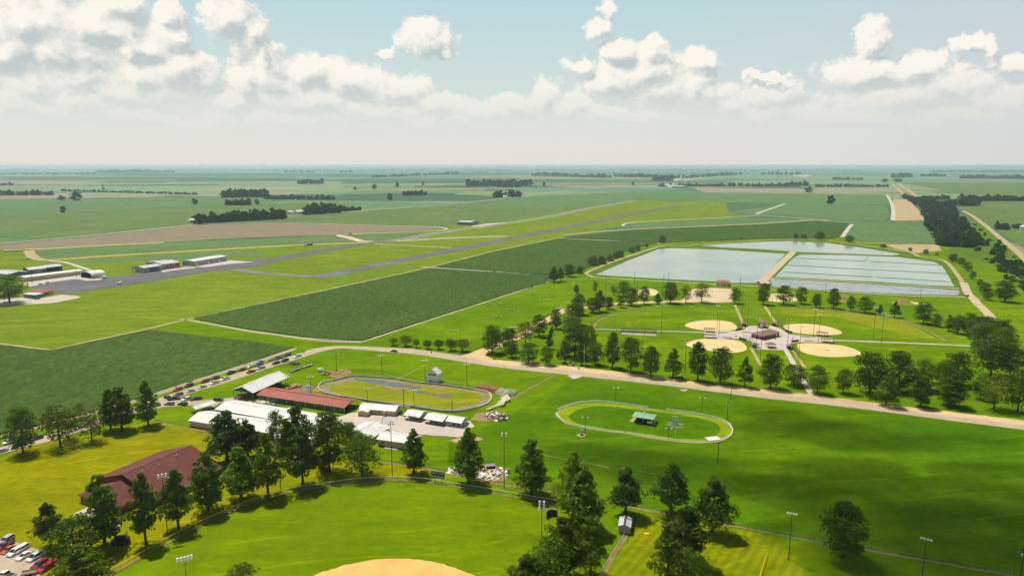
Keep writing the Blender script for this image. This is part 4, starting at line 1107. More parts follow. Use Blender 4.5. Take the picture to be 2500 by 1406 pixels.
plant_row('trees down the ditch past the ponds', 'along the ditch by the pond road, {n} from the wood', [
    ('bush', 2287, 624, 617, 10, 'tiny low'), ('rounddark', 2326, 641, 619, 24, 'small dark'), ('bush', 2346, 646, 628, 20, 'low round'), ('rounddark', 2360, 661, 640, 26, 'thick'), ('rounddark', 2374, 682, 663, 20, 'squat'), ('rounddark', 2404, 716, 690, 34, 'leafy dark'), ('round', 2411, 733, 712, 26, 'small bright'), ('rounddark', 2452, 737, 686, 54, 'big spreading'), ('round', 2392, 700, 682, 16, 'thin')])
plant_row('lone trees standing in the far fields', 'standing by itself out in the far fields, {n} counted across', [
    ('far', 151, 489, 477, 20, 'rounded'), ('far', 154, 520, 503, 15, 'slim'), ('far', 187, 491, 467, 30, 'broad double'), ('far', 251, 457, 450, 6, 'tiny'), ('far', 252, 463, 458, 8, 'tiny round'), ('far', 476, 500, 484, 16, 'neat'), ('far', 628, 500, 487, 15, 'round'),
    ('far', 867, 465, 456, 9, 'little'), ('far', 914, 463, 450, 15, 'forked'), ('far', 952, 490, 472, 17, 'shapely'), ('far', 970, 459, 444, 11, 'tall'), ('far', 1033, 454, 443, 7, 'thin'), ('far', 1328, 454, 445, 9, 'little domed'), ('far', 1545, 452, 444, 9, 'pointed'), ('far', 1974, 471, 455, 21, 'square'), ('far', 2027, 499, 477, 24, 'handsome round'), ('far', 2160, 446, 436, 14, 'leaning'), ('far', 2190, 446, 436, 22, 'wide')])
plant('round', 24, 740, 672, 80, 'big spreading shade tree in front of the red-roofed terminal', None)
plant('bush', 109, 722, 712, 8, 'dark clipped shrub at the corner of the red-roofed terminal', None, name='shrub', cat='shrub')

def grove(label, spots, name='tree_line', seed=0):
    """Far wood that reads as one mass: one mesh of many crowns. spots: (x, base, top, w)."""
    rr = random.Random(seed + 5)
    vs, fs = [], []
    for x, base, top, w in spots:
        p = P(x, base); h = height_to(p, top); wd = w / ppm(p) / 2
        cm, tm, th, rad = PROTO['far'][rr.randrange(4)]
        a = rr.uniform(0, 6.28); ca, sa = math.cos(a), math.sin(a)
        o = len(vs)
        kx = wd / rad; kz = h / th
        for v in cm.vertices:
            vs.append((p.x + (v.co.x * ca - v.co.y * sa) * kx, p.y + (v.co.x * sa + v.co.y * ca) * kx, (v.co.z - 1.5) * kz))
        for f in cm.polygons: fs.append(tuple(i + o for i in f.vertices))
    me = bpy.data.meshes.new(name); me.from_pydata(vs, [], fs); me.materials.append(LEAF['far']); me.update()
    o = bpy.data.objects.new(name, me); COL.objects.link(o)
    return tag(o, label, 'tree line', None, 'stuff')

def strip(x0, x1, b0, b1, h, n, w=None, hv=.35):
    out = []
    for i in range(n):
        t = (i + rnd.uniform(.2, .8)) / n
        x = x0 + (x1 - x0) * t; b = b0 + (b1 - b0) * t
        hh = h * rnd.uniform(1 - hv, 1 + hv * .5)
        out.append((x, b, b - hh, (w or abs(x1 - x0) / n * 2.0) * rnd.uniform(.8, 1.3)))
    return out
GR = [
    ('rounded wood in the fields behind the farmstead', strip(540, 655, 483, 482, 22, 14, 18) + strip(548, 650, 478, 477, 19, 10, 16)),
    ('straggling tree row running on from the rounded wood', strip(645, 816, 487, 488, 12, 20, 12)),
    ('small square wood before the rounded wood', strip(553, 612, 502, 501, 16, 12, 13)),
    ('dark trees sheltering the near farmstead', strip(477, 700, 547, 534, 26, 24, 20) + strip(500, 690, 541, 530, 24, 12, 20)),
    ('tall wood beside the near farmstead', strip(742, 835, 525, 519, 24, 12, 20) + strip(748, 820, 518, 514, 22, 8, 18)),
    ('clump of trees past the tall wood', strip(832, 884, 517, 513, 13, 7, 12)),
    ('round copse beyond the tan field', strip(726, 790, 450, 449, 14, 11, 12)),
    ('copse around a white farmhouse', strip(985, 1042, 478, 477, 14, 9, 11)),
    ('copse at the end of the long lane', strip(1204, 1270, 483, 481, 18, 9, 14)),
    ('broad wood behind the long lane', strip(1140, 1296, 455, 453, 17, 24, 14) + strip(1210, 1270, 458, 458, 10, 8, 9)),
    ('thin hedgerow across the wide green field', strip(150, 482, 467, 476, 6, 46, 8)),
    ('scrubby hedgerow at the edge of the plain', strip(-20, 130, 478, 477, 14, 18, 14)),
    ('dark band of wood far across the plain', strip(236, 425, 421, 421, 7, 26, 11)),
    ('short row of trees on the plain', strip(697, 770, 421, 421, 5, 9, 9) + strip(827, 862, 421, 421, 7, 5, 9)),
    ('long row of trees on the plain', strip(908, 1118, 434, 426, 8, 26, 10)),
    ('dense belt of wood on the plain', strip(1298, 1490, 430, 435, 11, 30, 11)),
    ('second belt of wood next to the dense one', strip(1500, 1640, 432, 436, 11, 22, 11) + strip(1595, 1640, 442, 442, 15, 6, 14)),
    ('wood around the white barns', strip(1640, 1810, 437, 427, 9, 22, 10)),
    ('tree belt behind the silo farm', strip(1605, 1975, 456, 455, 9, 44, 11) + strip(1915, 1972, 455, 454, 13, 8, 12)),
    ('ragged hedgerow beyond the lone round tree', strip(1988, 2170, 457, 457, 8, 26, 9)),
    ('scattered trees on the plain near white barns', strip(2030, 2108, 439, 439, 7, 10, 8)),
    ('dark grove at the head of the ditch', strip(2176, 2224, 434, 434, 12, 8, 11)),
    ('square wood on the hazy plain', strip(2248, 2310, 431, 431, 8, 11, 9)),
    ('blue wood stretching along the hazy plain', strip(2345, 2510, 436, 437, 10, 26, 12) + strip(2270, 2500, 420, 420, 5, 24, 12)),
    ('hedgerow trees behind the ditch wood', strip(2252, 2318, 487, 486, 12, 9, 13)),
    ('line of tall trees across the dark field', strip(2345, 2505, 491, 491, 17, 20, 17) + strip(2310, 2392, 503, 503, 18, 9, 16)),
    ('faint trees near the horizon on one side', strip(0, 240, 426, 426, 4, 16, 8) + strip(-10, 35, 454, 453, 8, 5, 12)),
    ('faint trees dotted near the horizon', strip(440, 1250, 417, 417, 3, 46, 10)),
    ('faint trees dotted on the hazy side of the horizon', strip(1300, 2100, 417, 418, 3, 50, 10) + strip(1860, 1960, 427, 427, 8, 9, 10)),
    ('bushes in the dark field by the silver silo', strip(2430, 2462, 560, 562, 20, 4, 16) + strip(2470, 2510, 558, 560, 14, 4, 14)),
]
for i, (lb, sp) in enumerate(GR): grove(lb, sp, seed=i)

def ditch_wood():
    sp = []
    L = [(2200, 477), (2216, 486), (2236, 496), (2250, 515), (2262, 545), (2278, 575), (2296, 600)]
    Rr = [(2245, 486), (2290, 495), (2330, 505), (2338, 530), (2358, 552), (2384, 580), (2392, 600)]
    n = 0
    for i in range(len(L) - 1):
        for j in range(30):
            t, u = rnd.random(), rnd.random()
            a = Vector(L[i]).lerp(Vector(L[i + 1]), t); b = Vector(Rr[i]).lerp(Vector(Rr[i + 1]), t)
            q = a.lerp(b, u)
            s = ppm(P(q.x, q.y))
            sp.append((q.x, q.y + 4, q.y + 4 - 15 * s * rnd.uniform(.8, 1.2), 18 * s * rnd.uniform(.8, 1.3)))
    grove('dense dark wood filling the strip beside the ditch', sp, 'ditch_wood', 77)
    sp = []
    for i in range(90):
        t = rnd.random()
        x0 = 2345 + 170 * t; y0 = 540 + 150 * t
        q = (x0 + rnd.uniform(-25, 40) * (1 - .3 * t), y0 + rnd.uniform(-6, 30))
        s = ppm(P(*q))
        sp.append((q[0], q[1], q[1] - 5 * s * rnd.uniform(.5, 1.3), 8 * s * rnd.uniform(.6, 1.3)))
    for i in range(26):
        t = rnd.random(); q = (2420 + 90 * t + rnd.uniform(-10, 14), 612 + 75 * t + rnd.uniform(-8, 8)); s = ppm(P(*q))
        sp.append((q[0], q[1], q[1] - 8 * s * rnd.uniform(.7, 1.3), 10 * s))
    grove('tangled scrub beside the pale dirt road', sp, 'scrub', 78)
ditch_wood()
# ---------------------------------------------------------------- buildings
M = {}
M['white_metal'] = mat_ribbed('white_roof_metal', C4(.70, .675, .61), 0.5, 'X', .5, .3, .2)
M['white_metal_y'] = mat_ribbed('white_roof_metal', C4(.70, .675, .61), 0.5, 'Y', .5, .3, .2)
M['cream_wall'] = mat_ribbed('cream_wall', C4(.62, .50, .34), 0.4, 'X', .6, .2)
M['tan_wall'] = mat_plain('tan_wall', C4(.56, .43, .28), .8, .1)
M['white_wall'] = mat_plain('white_wall', C4(.80, .79, .75), .7, .2)
M['white'] = mat_plain('white_paint', C4(.80, .79, .75), .5, .3, vary=.08)
M['red_roof'] = mat_ribbed('rust_red_roof', C4(.36, .088, .048), 0.6, 'X', .6, .25, vary=.25)
M['brick_roof'] = mat_plain('red_shingle', C4(.15, .055, .043), .9, .1, vary=.22, scale=.4)
M['brown_roof'] = mat_plain('brown_shingle', C4(.25, .165, .115), .9, .1, vary=.2)
M['brick'] = mat_plain('red_brick', C4(.24, .065, .05), .9, .1, vary=.25)
M['green_trim'] = mat_plain('green_trim', C4(.010, .10, .05), .5, .3)
M['green_roof'] = mat_ribbed('pale_green_roof', C4(.20, .42, .22), 0.5, 'X', .5, .3)
M['grey_metal'] = mat_ribbed('grey_metal', C4(.33, .34, .38), 0.6, 'X', .5, .4)
M['grey_roof'] = mat_ribbed('grey_roof', C4(.50, .48, .49), 0.6, 'X', .5, .4)
M['slate_metal'] = mat_ribbed('slate_metal', C4(.10, .13, .18), 0.6, 'X', .5, .4)
M['steel'] = mat_plain('steel', C4(.30, .31, .32), .4, .5, .6)
M['alu'] = mat_plain('aluminium', C4(.62, .62, .62), .35, .5, .5)
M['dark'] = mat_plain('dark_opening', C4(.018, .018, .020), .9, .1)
M['black'] = mat_plain('black_paint', C4(.02, .02, .022), .5, .3)
M['wood'] = mat_plain('weathered_wood', C4(.30, .20, .11), .9, .1, vary=.3)
M['dkwood'] = mat_plain('dark_wood', C4(.09, .06, .045), .9, .1, vary=.3)
M['polewood'] = mat_plain('pole_wood', C4(.075, .058, .042), .9, .1, vary=.3)
M['polesteel'] = mat_plain('pole_steel', C4(.11, .115, .11), .5, .4)
M['lamp'] = mat_plain('lamp_hood', C4(.72, .74, .74), .3, .5)
M['glass'] = mat_paint('window_glass', C4(.03, .04, .05), .08)
M['yellow'] = mat_plain('yellow_paint', C4(.80, .52, .02), .5, .3)
M['red'] = mat_plain('red_paint', C4(.45, .03, .03), .5, .3)
M['plank'] = mat_plain('pale_planks', C4(.70, .62, .50), .8, .1, vary=.2)
M['pinkplank'] = mat_plain('faded_red_planks', C4(.46, .15, .13), .8, .1, vary=.25)
M['concrete_wall'] = mat_plain('concrete_wall', C4(.36, .35, .32), .9, .1, vary=.25, scale=.3)
M['net'] = mat_mesh('chain_link', C4(.20, .20, .19), .16)
M['rust'] = mat_plain('rust', C4(.16, .07, .035), .9, .1, vary=.4)
M['blue_wall'] = mat_plain('blue_grey_wall', C4(.14, .20, .27), .7, .2)
M['lattice'] = mat_plain('green_lattice', C4(.42, .60, .45), .6, .3)

def frame(a, b, c):
    """Ground corner frame: a-b is the front edge seen from the camera, c gives the depth."""
    A, B, Cc = P(*a), P(*b), P(*c)
    u = (B - A); L = u.length; u.normalize()
    v = Vector((-u.y, u.x, 0)); D = (Cc - B).dot(v)
    return A, math.atan2(u.y, u.x), L, D

def gable_walls(L, D, h, rh, ridge, hip=False):
    b = MB()
    if hip or rh <= 0:
        b.box(0, 0, -.2, L, D, h)
    elif ridge == 'x':
        b.extr([(0, -.2), (D, -.2), (D, h), (D / 2, h + rh), (0, h)], 0, L)
        b.v = [(y, x, z) for x, y, z in b.v]; b.f = [tuple(reversed(f)) for f in b.f]
    else:
        b.extr([(0, -.2), (L, -.2), (L, h), (L / 2, h + rh), (0, h)], 0, D)
    return b

def gable_roof(L, D, h, rh, ridge, ov=.5, th=.14):
    b = MB()
    W = D if ridge == 'x' else L; N = L if ridge == 'x' else D
    k = rh / (W / 2)
    e = .03
    prof = [(-ov, h - ov * k + e), (W / 2, h + rh + e), (W + ov, h - ov * k + e), (W + ov, h - ov * k + th + e), (W / 2, h + rh + th + e), (-ov, h - ov * k + th + e)]
    b.extr(prof, -ov, N + ov)
    if ridge == 'x':
        b.v = [(y, x, z) for x, y, z in b.v]; b.f = [tuple(reversed(f)) for f in b.f]
    return b

def hip_roof(L, D, h, rh, ov=.6, ridge='x', k=None):
    b = MB(); e = .03
    x0, y0, x1, y1 = -ov, -ov, L + ov, D + ov
    m = min(L, D) / 2 if k is None else k
    if ridge == 'x': r = [(x0 + m + ov, D / 2, h + rh), (x1 - m - ov, D / 2, h + rh)]
    else: r = [(L / 2, y0 + m + ov, h + rh), (L / 2, y1 - m - ov, h + rh)]
    vs = [(x0, y0, h + e), (x1, y0, h + e), (x1, y1, h + e), (x0, y1, h + e), r[0], r[1]]
    if ridge == 'x': fs = [(0, 1, 5, 4), (1, 2, 5), (2, 3, 4, 5), (3, 0, 4), (3, 2, 1, 0)]
    else: fs = [(0, 1, 4), (1, 2, 5, 4), (2, 3, 5), (3, 0, 4, 5), (3, 2, 1, 0)]
    b.add(vs, fs)
    return b

def wallbox(L, D, side, s0, s1, z0, z1, d=.04):
    """Thin box proud of a wall: side f (front), r (right end), l (left end), k (back)."""
    b = MB()
    if side == 'f': b.box(s0, -d, z0, s1, .02, z1)
    elif side == 'k': b.box(s0, D - .02, z0, s1, D + d, z1)
    elif side == 'r': b.box(L - .02, s0, z0, L + d, s1, z1)
    else: b.box(-d, s0, z0, .02, s1, z1)
    return b

class Bld:
    def __init__(s, name, label, cat, abc, h, rh, ridge='x', wall='tan_wall', roof='white_metal', hip=False, group=None, ov=.5, open_=False):
        A, ang, L, D = frame(*abc)
        s.L, s.D, s.h, s.rh = L, D, h, rh
        s.root = thing(name, label, cat, A, ang, group)
        if not open_: gable_walls(L, D, h, rh, ridge, hip).build('wall', M[wall], s.root)
        if hip: hip_roof(L, D, h, rh, ov, ridge).build('roof', M[roof], s.root)
        elif rh > 0:
            rf = gable_roof(L, D, h, rh, ridge, ov).build('roof', M[roof], s.root)
            W_, N_ = (D, L) if ridge == 'x' else (L, D)
            k = rh / (W_ / 2); q = MB()
            q.extr([(W_ / 2 - .35, h + rh + .18 - .35 * k), (W_ / 2 + .35, h + rh + .18 - .35 * k), (W_ / 2 + .35, h + rh + .23 - .35 * k), (W_ / 2, h + rh + .24), (W_ / 2 - .35, h + rh + .23 - .35 * k)], -ov - .02, N_ + ov + .02)
            e = MB()
            for x0 in (-ov - .14, W_ + ov + .01): e.box(x0, -ov, h - ov * k - .02, x0 + .13, N_ + ov, h - ov * k + .12)
            for z in (q, e):
                if ridge == 'x': z.v = [(y, x, w_) for x, y, w_ in z.v]; z.f = [tuple(reversed(f)) for f in z.f]
            q.build('ridge_cap', M['grey_roof'] if 'white' in roof else M['dkwood'], rf)
            e.build('gutter', M['alu'], rf)
        else: MB().box(-ov, -ov, h + .03, L + ov, D + ov, h + .2).build('roof', M[roof], s.root)
    def put(s, part, mat, side, s0, s1, z0, z1, d=.04):
        return wallbox(s.L, s.D, side, s0, s1, z0, z1, d).build(part, M[mat], s.root)
    def door(s, side, c, w=1.0, h=2.1, mat='white'): return s.put('door', mat, side, c - w / 2, c + w / 2, 0.02, h, .05)
    def window(s, side, c, z=1.0, w=1.0, h=1.0): 
        o = s.put('window', 'glass', side, c - w / 2, c + w / 2, z, z + h, .04)
        f = MB()
        for a0, a1, b0, b1 in ((c - w / 2 - .1, c + w / 2 + .1, z - .1, z), (c - w / 2 - .1, c + w / 2 + .1, z + h, z + h + .1), (c - w / 2 - .1, c - w / 2, z, z + h), (c + w / 2, c + w / 2 + .1, z, z + h)):
            q = wallbox(s.L, s.D, side, a0, a1, b0, b1, .07); f.add(q.v, q.f)
        f.build('frame', M['white'], o)
        return o
    def post(s, x, y, h, r=.11, mat='steel'): return MB().box(x - r, y - r, -.1, x + r, y + r, h).build('post', M[mat], s.root)
    def trim(s, mat='white'):
        b = MB(); L, D, h = s.L, s.D, s.h
        for x, y in ((0, 0), (L, 0), (L, D), (0, D)): b.box(x - .06, y - .06, 0, x + .06, y + .06, h - .05)
        return b.build('corner_trim', M[mat], s.root)

# big open pavilion
b = Bld('open_pavilion', 'big open-sided pavilion with white metal roof and dark green gable end', 'pavilion', ((569.5, 971), (618, 978), (716, 940)), 4.3, 2.4, 'y', roof='white_metal_y', open_=True)
L, D = b.L, b.D
MB().extr([(0.1, 4.15), (L - .1, 4.15), (L / 2, 6.55)], -.05, .1).build('gable_panel', M['green_trim'], b.root)
MB().extr([(0.1, 4.15), (L - .1, 4.15), (L / 2, 6.55)], D - .1, D + .05).build('gable_panel', M['green_trim'], b.root)
for i in range(6):
    for x in (.2, L - .2): b.post(x, .2 + (D - .4) * i / 5, 4.25, .13, 'steel')
for x in (L * .35, L * .65): b.post(x, D - .2, 4.25, .13)
MB().box(.1, .1, 4.0, L - .1, .3, 4.15).box(.05, .3, 4.0, .25, D - .3, 4.2).box(L - .25, .3, 4.0, L - .05, D - .3, 4.2).build('beam', M['green_trim'], b.root)
MB().box(L * .45, D * .25, 0, L - .4, D * .8, 2.6).build('stored_partition', M['dark'], b.root)
# red barn
b = Bld('livestock_barn', 'long open barn with rust-red metal roof and dark stalls', 'barn', ((632, 976), (841, 1008), (878, 991)), 3.0, 1.3, 'x', roof='red_roof', open_=True, ov=.7)
L, D = b.L, b.D
n = 9
for i in range(n + 1):
    for y in (.1, D - .1): b.post(L * i / n if 0 < i < n else (.1 if i == 0 else L - .1), y, 2.98, .12, 'alu')
for z in (.5, 1.15, 1.8): MB().box(.2, .06, z, L - .2, .12, z + .12).build('rail', M['alu'], b.root)
MB().box(.3, D * .45, 0, L - .3, D * .5, 2.7).build('stall_partition', M['dkwood'], b.root)
for i in range(1, 2 * n): MB().box(L * i / (2 * n) - .05, .4, 0, L * i / (2 * n) + .05, D * .45 - .02, 1.5).build('stall_divider', M['dkwood'], b.root)
MB().extr([(.1, 3.0), (D - .1, 3.0), (D / 2, 4.25)], 0, .1).build('gable_panel', M['grey_metal'], b.root).matrix_local = Matrix.Translation((L - .05, 0, 0)) @ Matrix.Rotation(math.pi / 2, 4, 'Z')
# long white sheds
b = Bld('exhibit_hall', 'long white-roofed exhibit shed next to the red barn', 'shed', ((529, 1015), (765, 1057), (806, 1032)), 3.4, 1.6, 'x', 'white_wall', 'white_metal')
for i in range(5): b.window('f', b.L * (.12 + .18 * i), 1.2, 1.4, .8)
b.door('f', b.L * .2, 2.4, 2.6); b.door('r', b.D * .5, 3.2, 2.8, 'dark'); b.trim()
b = Bld('exhibit_hall', 'long white-roofed shed with cream walls facing the dry lawn', 'shed', ((464, 1041), (762, 1089), (805, 1063.5)), 3.1, 1.7, 'x', 'cream_wall', 'white_metal')
for i in range(7): b.window('f', b.L * (.45 + .07 * i), 1.1, .9, .9)
b.door('f', b.L * .33); b.door('r', b.D * .5, 3.0, 2.6, 'dark'); b.trim()
b.put('foundation', 'wood', 'f', 0.3, b.L * .35, 0.0, .5, .08)
b = Bld('carport', 'small open white-roofed carport on thin posts by the parking lot', 'carport', ((465, 1006), (479, 1011), (522, 994)), 2.5, .8, 'y', roof='white_metal_y', open_=True, ov=.3)
for i in range(5):
    for x in (.1, b.L - .1): b.post(x, .1 + (b.D - .2) * i / 4, 2.6, .07, 'alu')
MB().box(.12, .1, .9, .18, b.D - .1, 1.0).build('rail', M['alu'], b.root)
# concession building
b = Bld('concession_building', 'tan concession building with white roof and a small front annex', 'building', ((879, 1009), (964.5, 1016), (987, 1004)), 2.7, 1.3, 'x', 'tan_wall', 'white_metal')
b.door('f', b.L * .82, 1.1); b.window('f', b.L * .55, 1.0, 1.2, .9); b.trim(); b.window('r', b.D * .5, 1.1, 1.0, .8)
def annex(b, x0, x1, y0, h, rh, door=True):
    q = gable_walls(x1 - x0, -y0, h, rh, 'y'); q.v = [(x + x0, y + y0, z) for x, y, z in q.v]
    o = q.build('annex', M['tan_wall'], b.root)
    q = gable_roof(x1 - x0, -y0 - .3, h, rh, 'y', .3); q.v = [(x + x0, y + y0, z) for x, y, z in q.v]
    q.build('roof', M['white_metal_y'], o)
    if door: MB().box(x1 - .02, y0 + .8, 0, x1 + .05, y0 + 1.9, 2.1).build('door', M['white'], o)
annex(b, .6, 5.4, -3.6, 2.4, .6)
MB().box(b.L * .70, -1.6, 0, b.L * .76, -.02, 2.5).build('porch', M['tan_wall'], b.root)
# three kiosks
KG = 'food stand kiosks on the gravel yard'
for i, (abc, lb, em) in enumerate(((((988, 1025), (1024, 1030.5), (1042, 1017)), 'food stand with white roof bearing a pale arched emblem', True),
                                   (((1037, 1033.5), (1080, 1041), (1102, 1027)), 'middle food stand with plain white roof and picnic porch', False),
                                   (((1090, 1039.5), (1126, 1045), (1146, 1033)), 'end food stand beside the lawn with bright white porch posts', False))):
    b = Bld('food_kiosk', lb, 'kiosk', abc, 2.5, 1.2, 'x', roof='white_metal', open_=True, group=KG, ov=.4)
    L, D = b.L, b.D
    q = gable_walls(L, D * .52, 2.45, .0, 'x', True); q.v = [(x, y + D * .47, z) for x, y, z in q.v]
    q.build('wall', M['tan_wall'], b.root)
    MB().extr([(D * .5, 2.46), (D - .05, 2.46), (D / 2, 3.62)], 0, .1).build('gable_panel', M['tan_wall'], b.root).matrix_local = Matrix.Translation((L - .02, 0, 0)) @ Matrix.Rotation(math.pi / 2, 4, 'Z')
    for x in (.12, L * .35, L * .65, L - .12): b.post(x, .15, 2.55, .09, 'white' if i == 2 else 'dkwood')
    for x in (L * .3, L * .68): MB().box(x - .8, D * .47 - .06, 1.0, x + .8, D * .47 - .01, 2.0).build('serving_window', M['dark'], b.root)
    MB().box(L - .01, D * .72, 0, L + .05, D * .72 + 1, 2.1).build('door', M['white'], b.root)
    MB().box(-.25, .3, .7, .5, 2.6, .78).box(-.2, .4, 0, .1, .5, .7).box(-.2, 2.4, 0, .1, 2.5, .7).build('counter', M['plank'], b.root)
    if em:
        q = MB()
        for k in range(9):
            t0, t1 = math.pi * k / 9, math.pi * (k + 1) / 9
            q.path([(L / 2 - 2 * math.cos(t0), -.2, 2.6 + 1.3 * math.sin(t0)), (L / 2 - 2 * math.cos(t1), -.2, 2.6 + 1.3 * math.sin(t1))], .12, 5)
        q.box(L / 2 - 1.9, -.25, 2.55, L / 2 + 1.9, -.1, 2.75).build('roof_emblem', M['white_wall'], b.root)
# announcer tower
b = Bld('announcer_tower', 'two-storey white announcer tower with steep white roof above the muddy oval', 'tower', ((1041, 932), (1069, 935), (1083.5, 929)), 5.0, 2.5, 'y', 'white_wall', 'white_metal_y', ov=.35)
for c in (.25, .42, .6, .76): b.window('f', b.L * c, 4.0, b.L * .14, 1.0)
b.put('sign', 'white', 'f', b.L * .40, b.L * .62, 5.5, 6.2, .06)
MB().box(b.L * .43, -.09, 5.60, b.L * .59, -.065, 5.68).box(b.L * .43, -.09, 5.98, b.L * .59, -.065, 6.06).build('sign_lettering', M['black'], b.root)
b.door('f', b.L * .82, 1.2); b.door('f', b.L * .32, 1.8, 1.9); b.window('r', b.D * .22, 4.1, 1.0, .9); b.trim()
# pair of offices
OG = 'white-roofed office buildings'
b = Bld('office_building', 'tan office building with white roof half hidden by the trees', 'building', ((846, 1070), (907, 1082.5), (954, 1057.5)), 2.7, 1.7, 'y', 'tan_wall', 'white_metal_y', group=OG)
b.window('f', b.L * .7, 1.0, 1.2, 1.0); b.door('r', b.D * .4); b.trim()
b = Bld('office_building', 'tan office building with white roof in front of the gravel yard', 'building', ((923, 1088), (1008, 1100), (1031, 1081.5)), 3.2, 1.4, 'x', 'tan_wall', 'white_metal', group=OG)
b.window('f', b.L * .13, 1.2, .9, 1.0); b.door('f', b.L * .93, 1.2, 2.2, 'white_wall'); b.trim()
b.put('vent_hood', 'dark', 'f', .4, b.L * .2, .1, .5, .25); b.window('r', b.D * .5, 1.2, 1.0, 1.0)
MB().box(b.L * .22, -1.7, -.1, b.L * .6, -.1, .25).build('slab_step', M['white'], b.root)
MB().tube((b.L * .2, b.D * .55, 4.5), (b.L * .2, b.D * .55, 5.4), .05, .05, 6).ball((b.L * .2, b.D * .55 - .3, 5.4), .45, 8, 5, sq=(1, .3, 1)).build('satellite_dish', M['alu'], b.root)
# community hall with brick red roof
b = Bld('community_hall', 'large hall under a steep brick-red shingle roof on the dry lawn', 'hall', ((385, 1234), (540, 1158), (470, 1088)), 3.2, 5.2, 'x', 'brick', 'brick_roof', ov=.9)
L, D = b.L, b.D
q = gable_walls(10, D * .62, 3.0, 0, 'x', True); q.v = [(x - 10, y + D * .19, z) for x, y, z in q.v]
w = q.build('wing', M['brick'], b.root)
q = MB(); h_, W_, y0 = 3.03, D * .62, D * .19
q.add([(-.05, y0 - .8, h_ - .3), (-10.8, y0 - .8, h_ - .3), (-10.8, y0 + W_ + .8, h_ - .3), (-.05, y0 + W_ + .8, h_ - .3), (-.05, y0 + W_ / 2, h_ + 3.4), (-6.0, y0 + W_ / 2, h_ + 3.4)], [(0, 4, 5, 1), (1, 5, 2), (2, 5, 4, 3), (0, 1, 2, 3)])
q.build('roof', M['brick_roof'], w)
MB().extr([(D * .30, 6.0), (D * .70, 6.0), (D / 2, 8.05)], -.05, .06).build('gable_vent', M['black'], b.root).matrix_local = Matrix.Translation((0.0, 0, 0)) @ Matrix.Rotation(math.pi / 2, 4, 'Z')
for x, y in ((.16, .40), (.19, .42), (.42, .40), (.70, .42), (.73, .43), (.30, .18), (.33, .16), (.28, .06), (.36, .07)):
    z = 3.2 + 5.2 * (y / .5)
    MB().tube((L * x, D * y, z - .2), (L * x, D * y, z + .7), .16, .16, 8).tube((L * x, D * y, z + .7), (L * x, D * y, z + .85), .26, .2, 8).build('roof_vent', M['alu'], b.root)
for c in (.15, .35, .55, .8): b.window('f', L * c, 1.0, 1.6, 1.2)
b.door('f', L * .45, 2.0, 2.3)
MB().box(-9.5, D * .19 - 2.4, -.1, -2, D * .19 - .05, .12).build('porch_slab', M['plank'], b.root)
# grey shed
b = Bld('equipment_shed', 'small grey gabled shed with ribbed walls beside the fence line', 'shed', ((1510, 1302), (1538, 1305.5), (1551, 1284)), 2.6, .75, 'y', 'grey_metal', 'grey_roof', ov=.15)
b.put('door', 'steel', 'f', b.L * .3, b.L * .78, .05, 2.2, .04); b.trim('grey_roof')
# softball concession
b = Bld('ballpark_building', 'brick concession building with brown hipped roof on the softball plaza', 'building', ((1834, 824), (1861.5, 830.5), (1907, 822)), 2.9, 2.2, 'y', 'brick', 'brown_roof', hip=True, ov=.9)
b.put('serving_window', 'glass', 'r', b.D * .45, b.D * .62, 1.0, 2.1); b.put('door', 'green_trim', 'r', b.D * .68, b.D * .76, .02, 2.2); b.put('door', 'white', 'r', b.D * .80, b.D * .88, .02, 2.2)
for c in (.3, .7): b.window('f', b.L * c, 1.3, 1.0, .7)
b = Bld('scorers_tower', 'little brick tower with brown pyramid roof and white scoreboard face', 'tower', ((1851, 800.5), (1867, 802), (1872, 797)), 4.2, 1.8, 'x', 'brick', 'brown_roof', hip=True, ov=.7)
b.put('panel', 'white', 'f', b.L * .25, b.L * .75, .8, 3.4); b.window('r', b.D * .5, 2.6, 1.2, .9)
def shelter(label, x, y, w, d, h=2.6, roof='brown_roof', table=True, group=None, name='picnic_shelter', cat='shelter'):
    p = P(x, y); r = thing(name, label, cat, p, R(rnd.uniform(-4, 4)), group)
    hip_roof(w, d, h, 1.3, .6).build('roof', M[roof], r)
    for px, py in ((.1, .1), (w - .1, .1), (w - .1, d - .1), (.1, d - .1)): MB().box(px - .1, py - .1, -.1, px + .1, py + .1, h + .02).build('post', M['dkwood'], r)
    if table: MB().box(w * .2, d * .4, .72, w * .8, d * .6, .8).box(w * .3, d * .45, 0, w * .36, d * .55, .72).box(w * .64, d * .45, 0, w * .7, d * .55, .72).build('table', M['dark'], r)
    else: MB().box(.3, d - .3, .02, w - .3, d - .15, 1.6).build('back_panel', M['dkwood'], r)
    return r
shelter('brown hip-roofed picnic shelter on the plaza before the brick building', 1875, 851, 4.6, 4.6)
for x, y, lb in ((1815, 798, 'beside the upper backstop behind the brick tower, on the far diamond side'), (1887, 797, 'beside the other upper backstop near the striped grass'), (1840, 850, 'at the plaza corner by the lower sand diamond'), (1925, 853.5, 'where the concrete footpath leaves the plaza')):
    shelter('small score booth ' + lb, x, y, 3.0, 3.0, 2.3, 'brown_roof', False, 'score booths round the plaza', 'score_booth', 'booth')
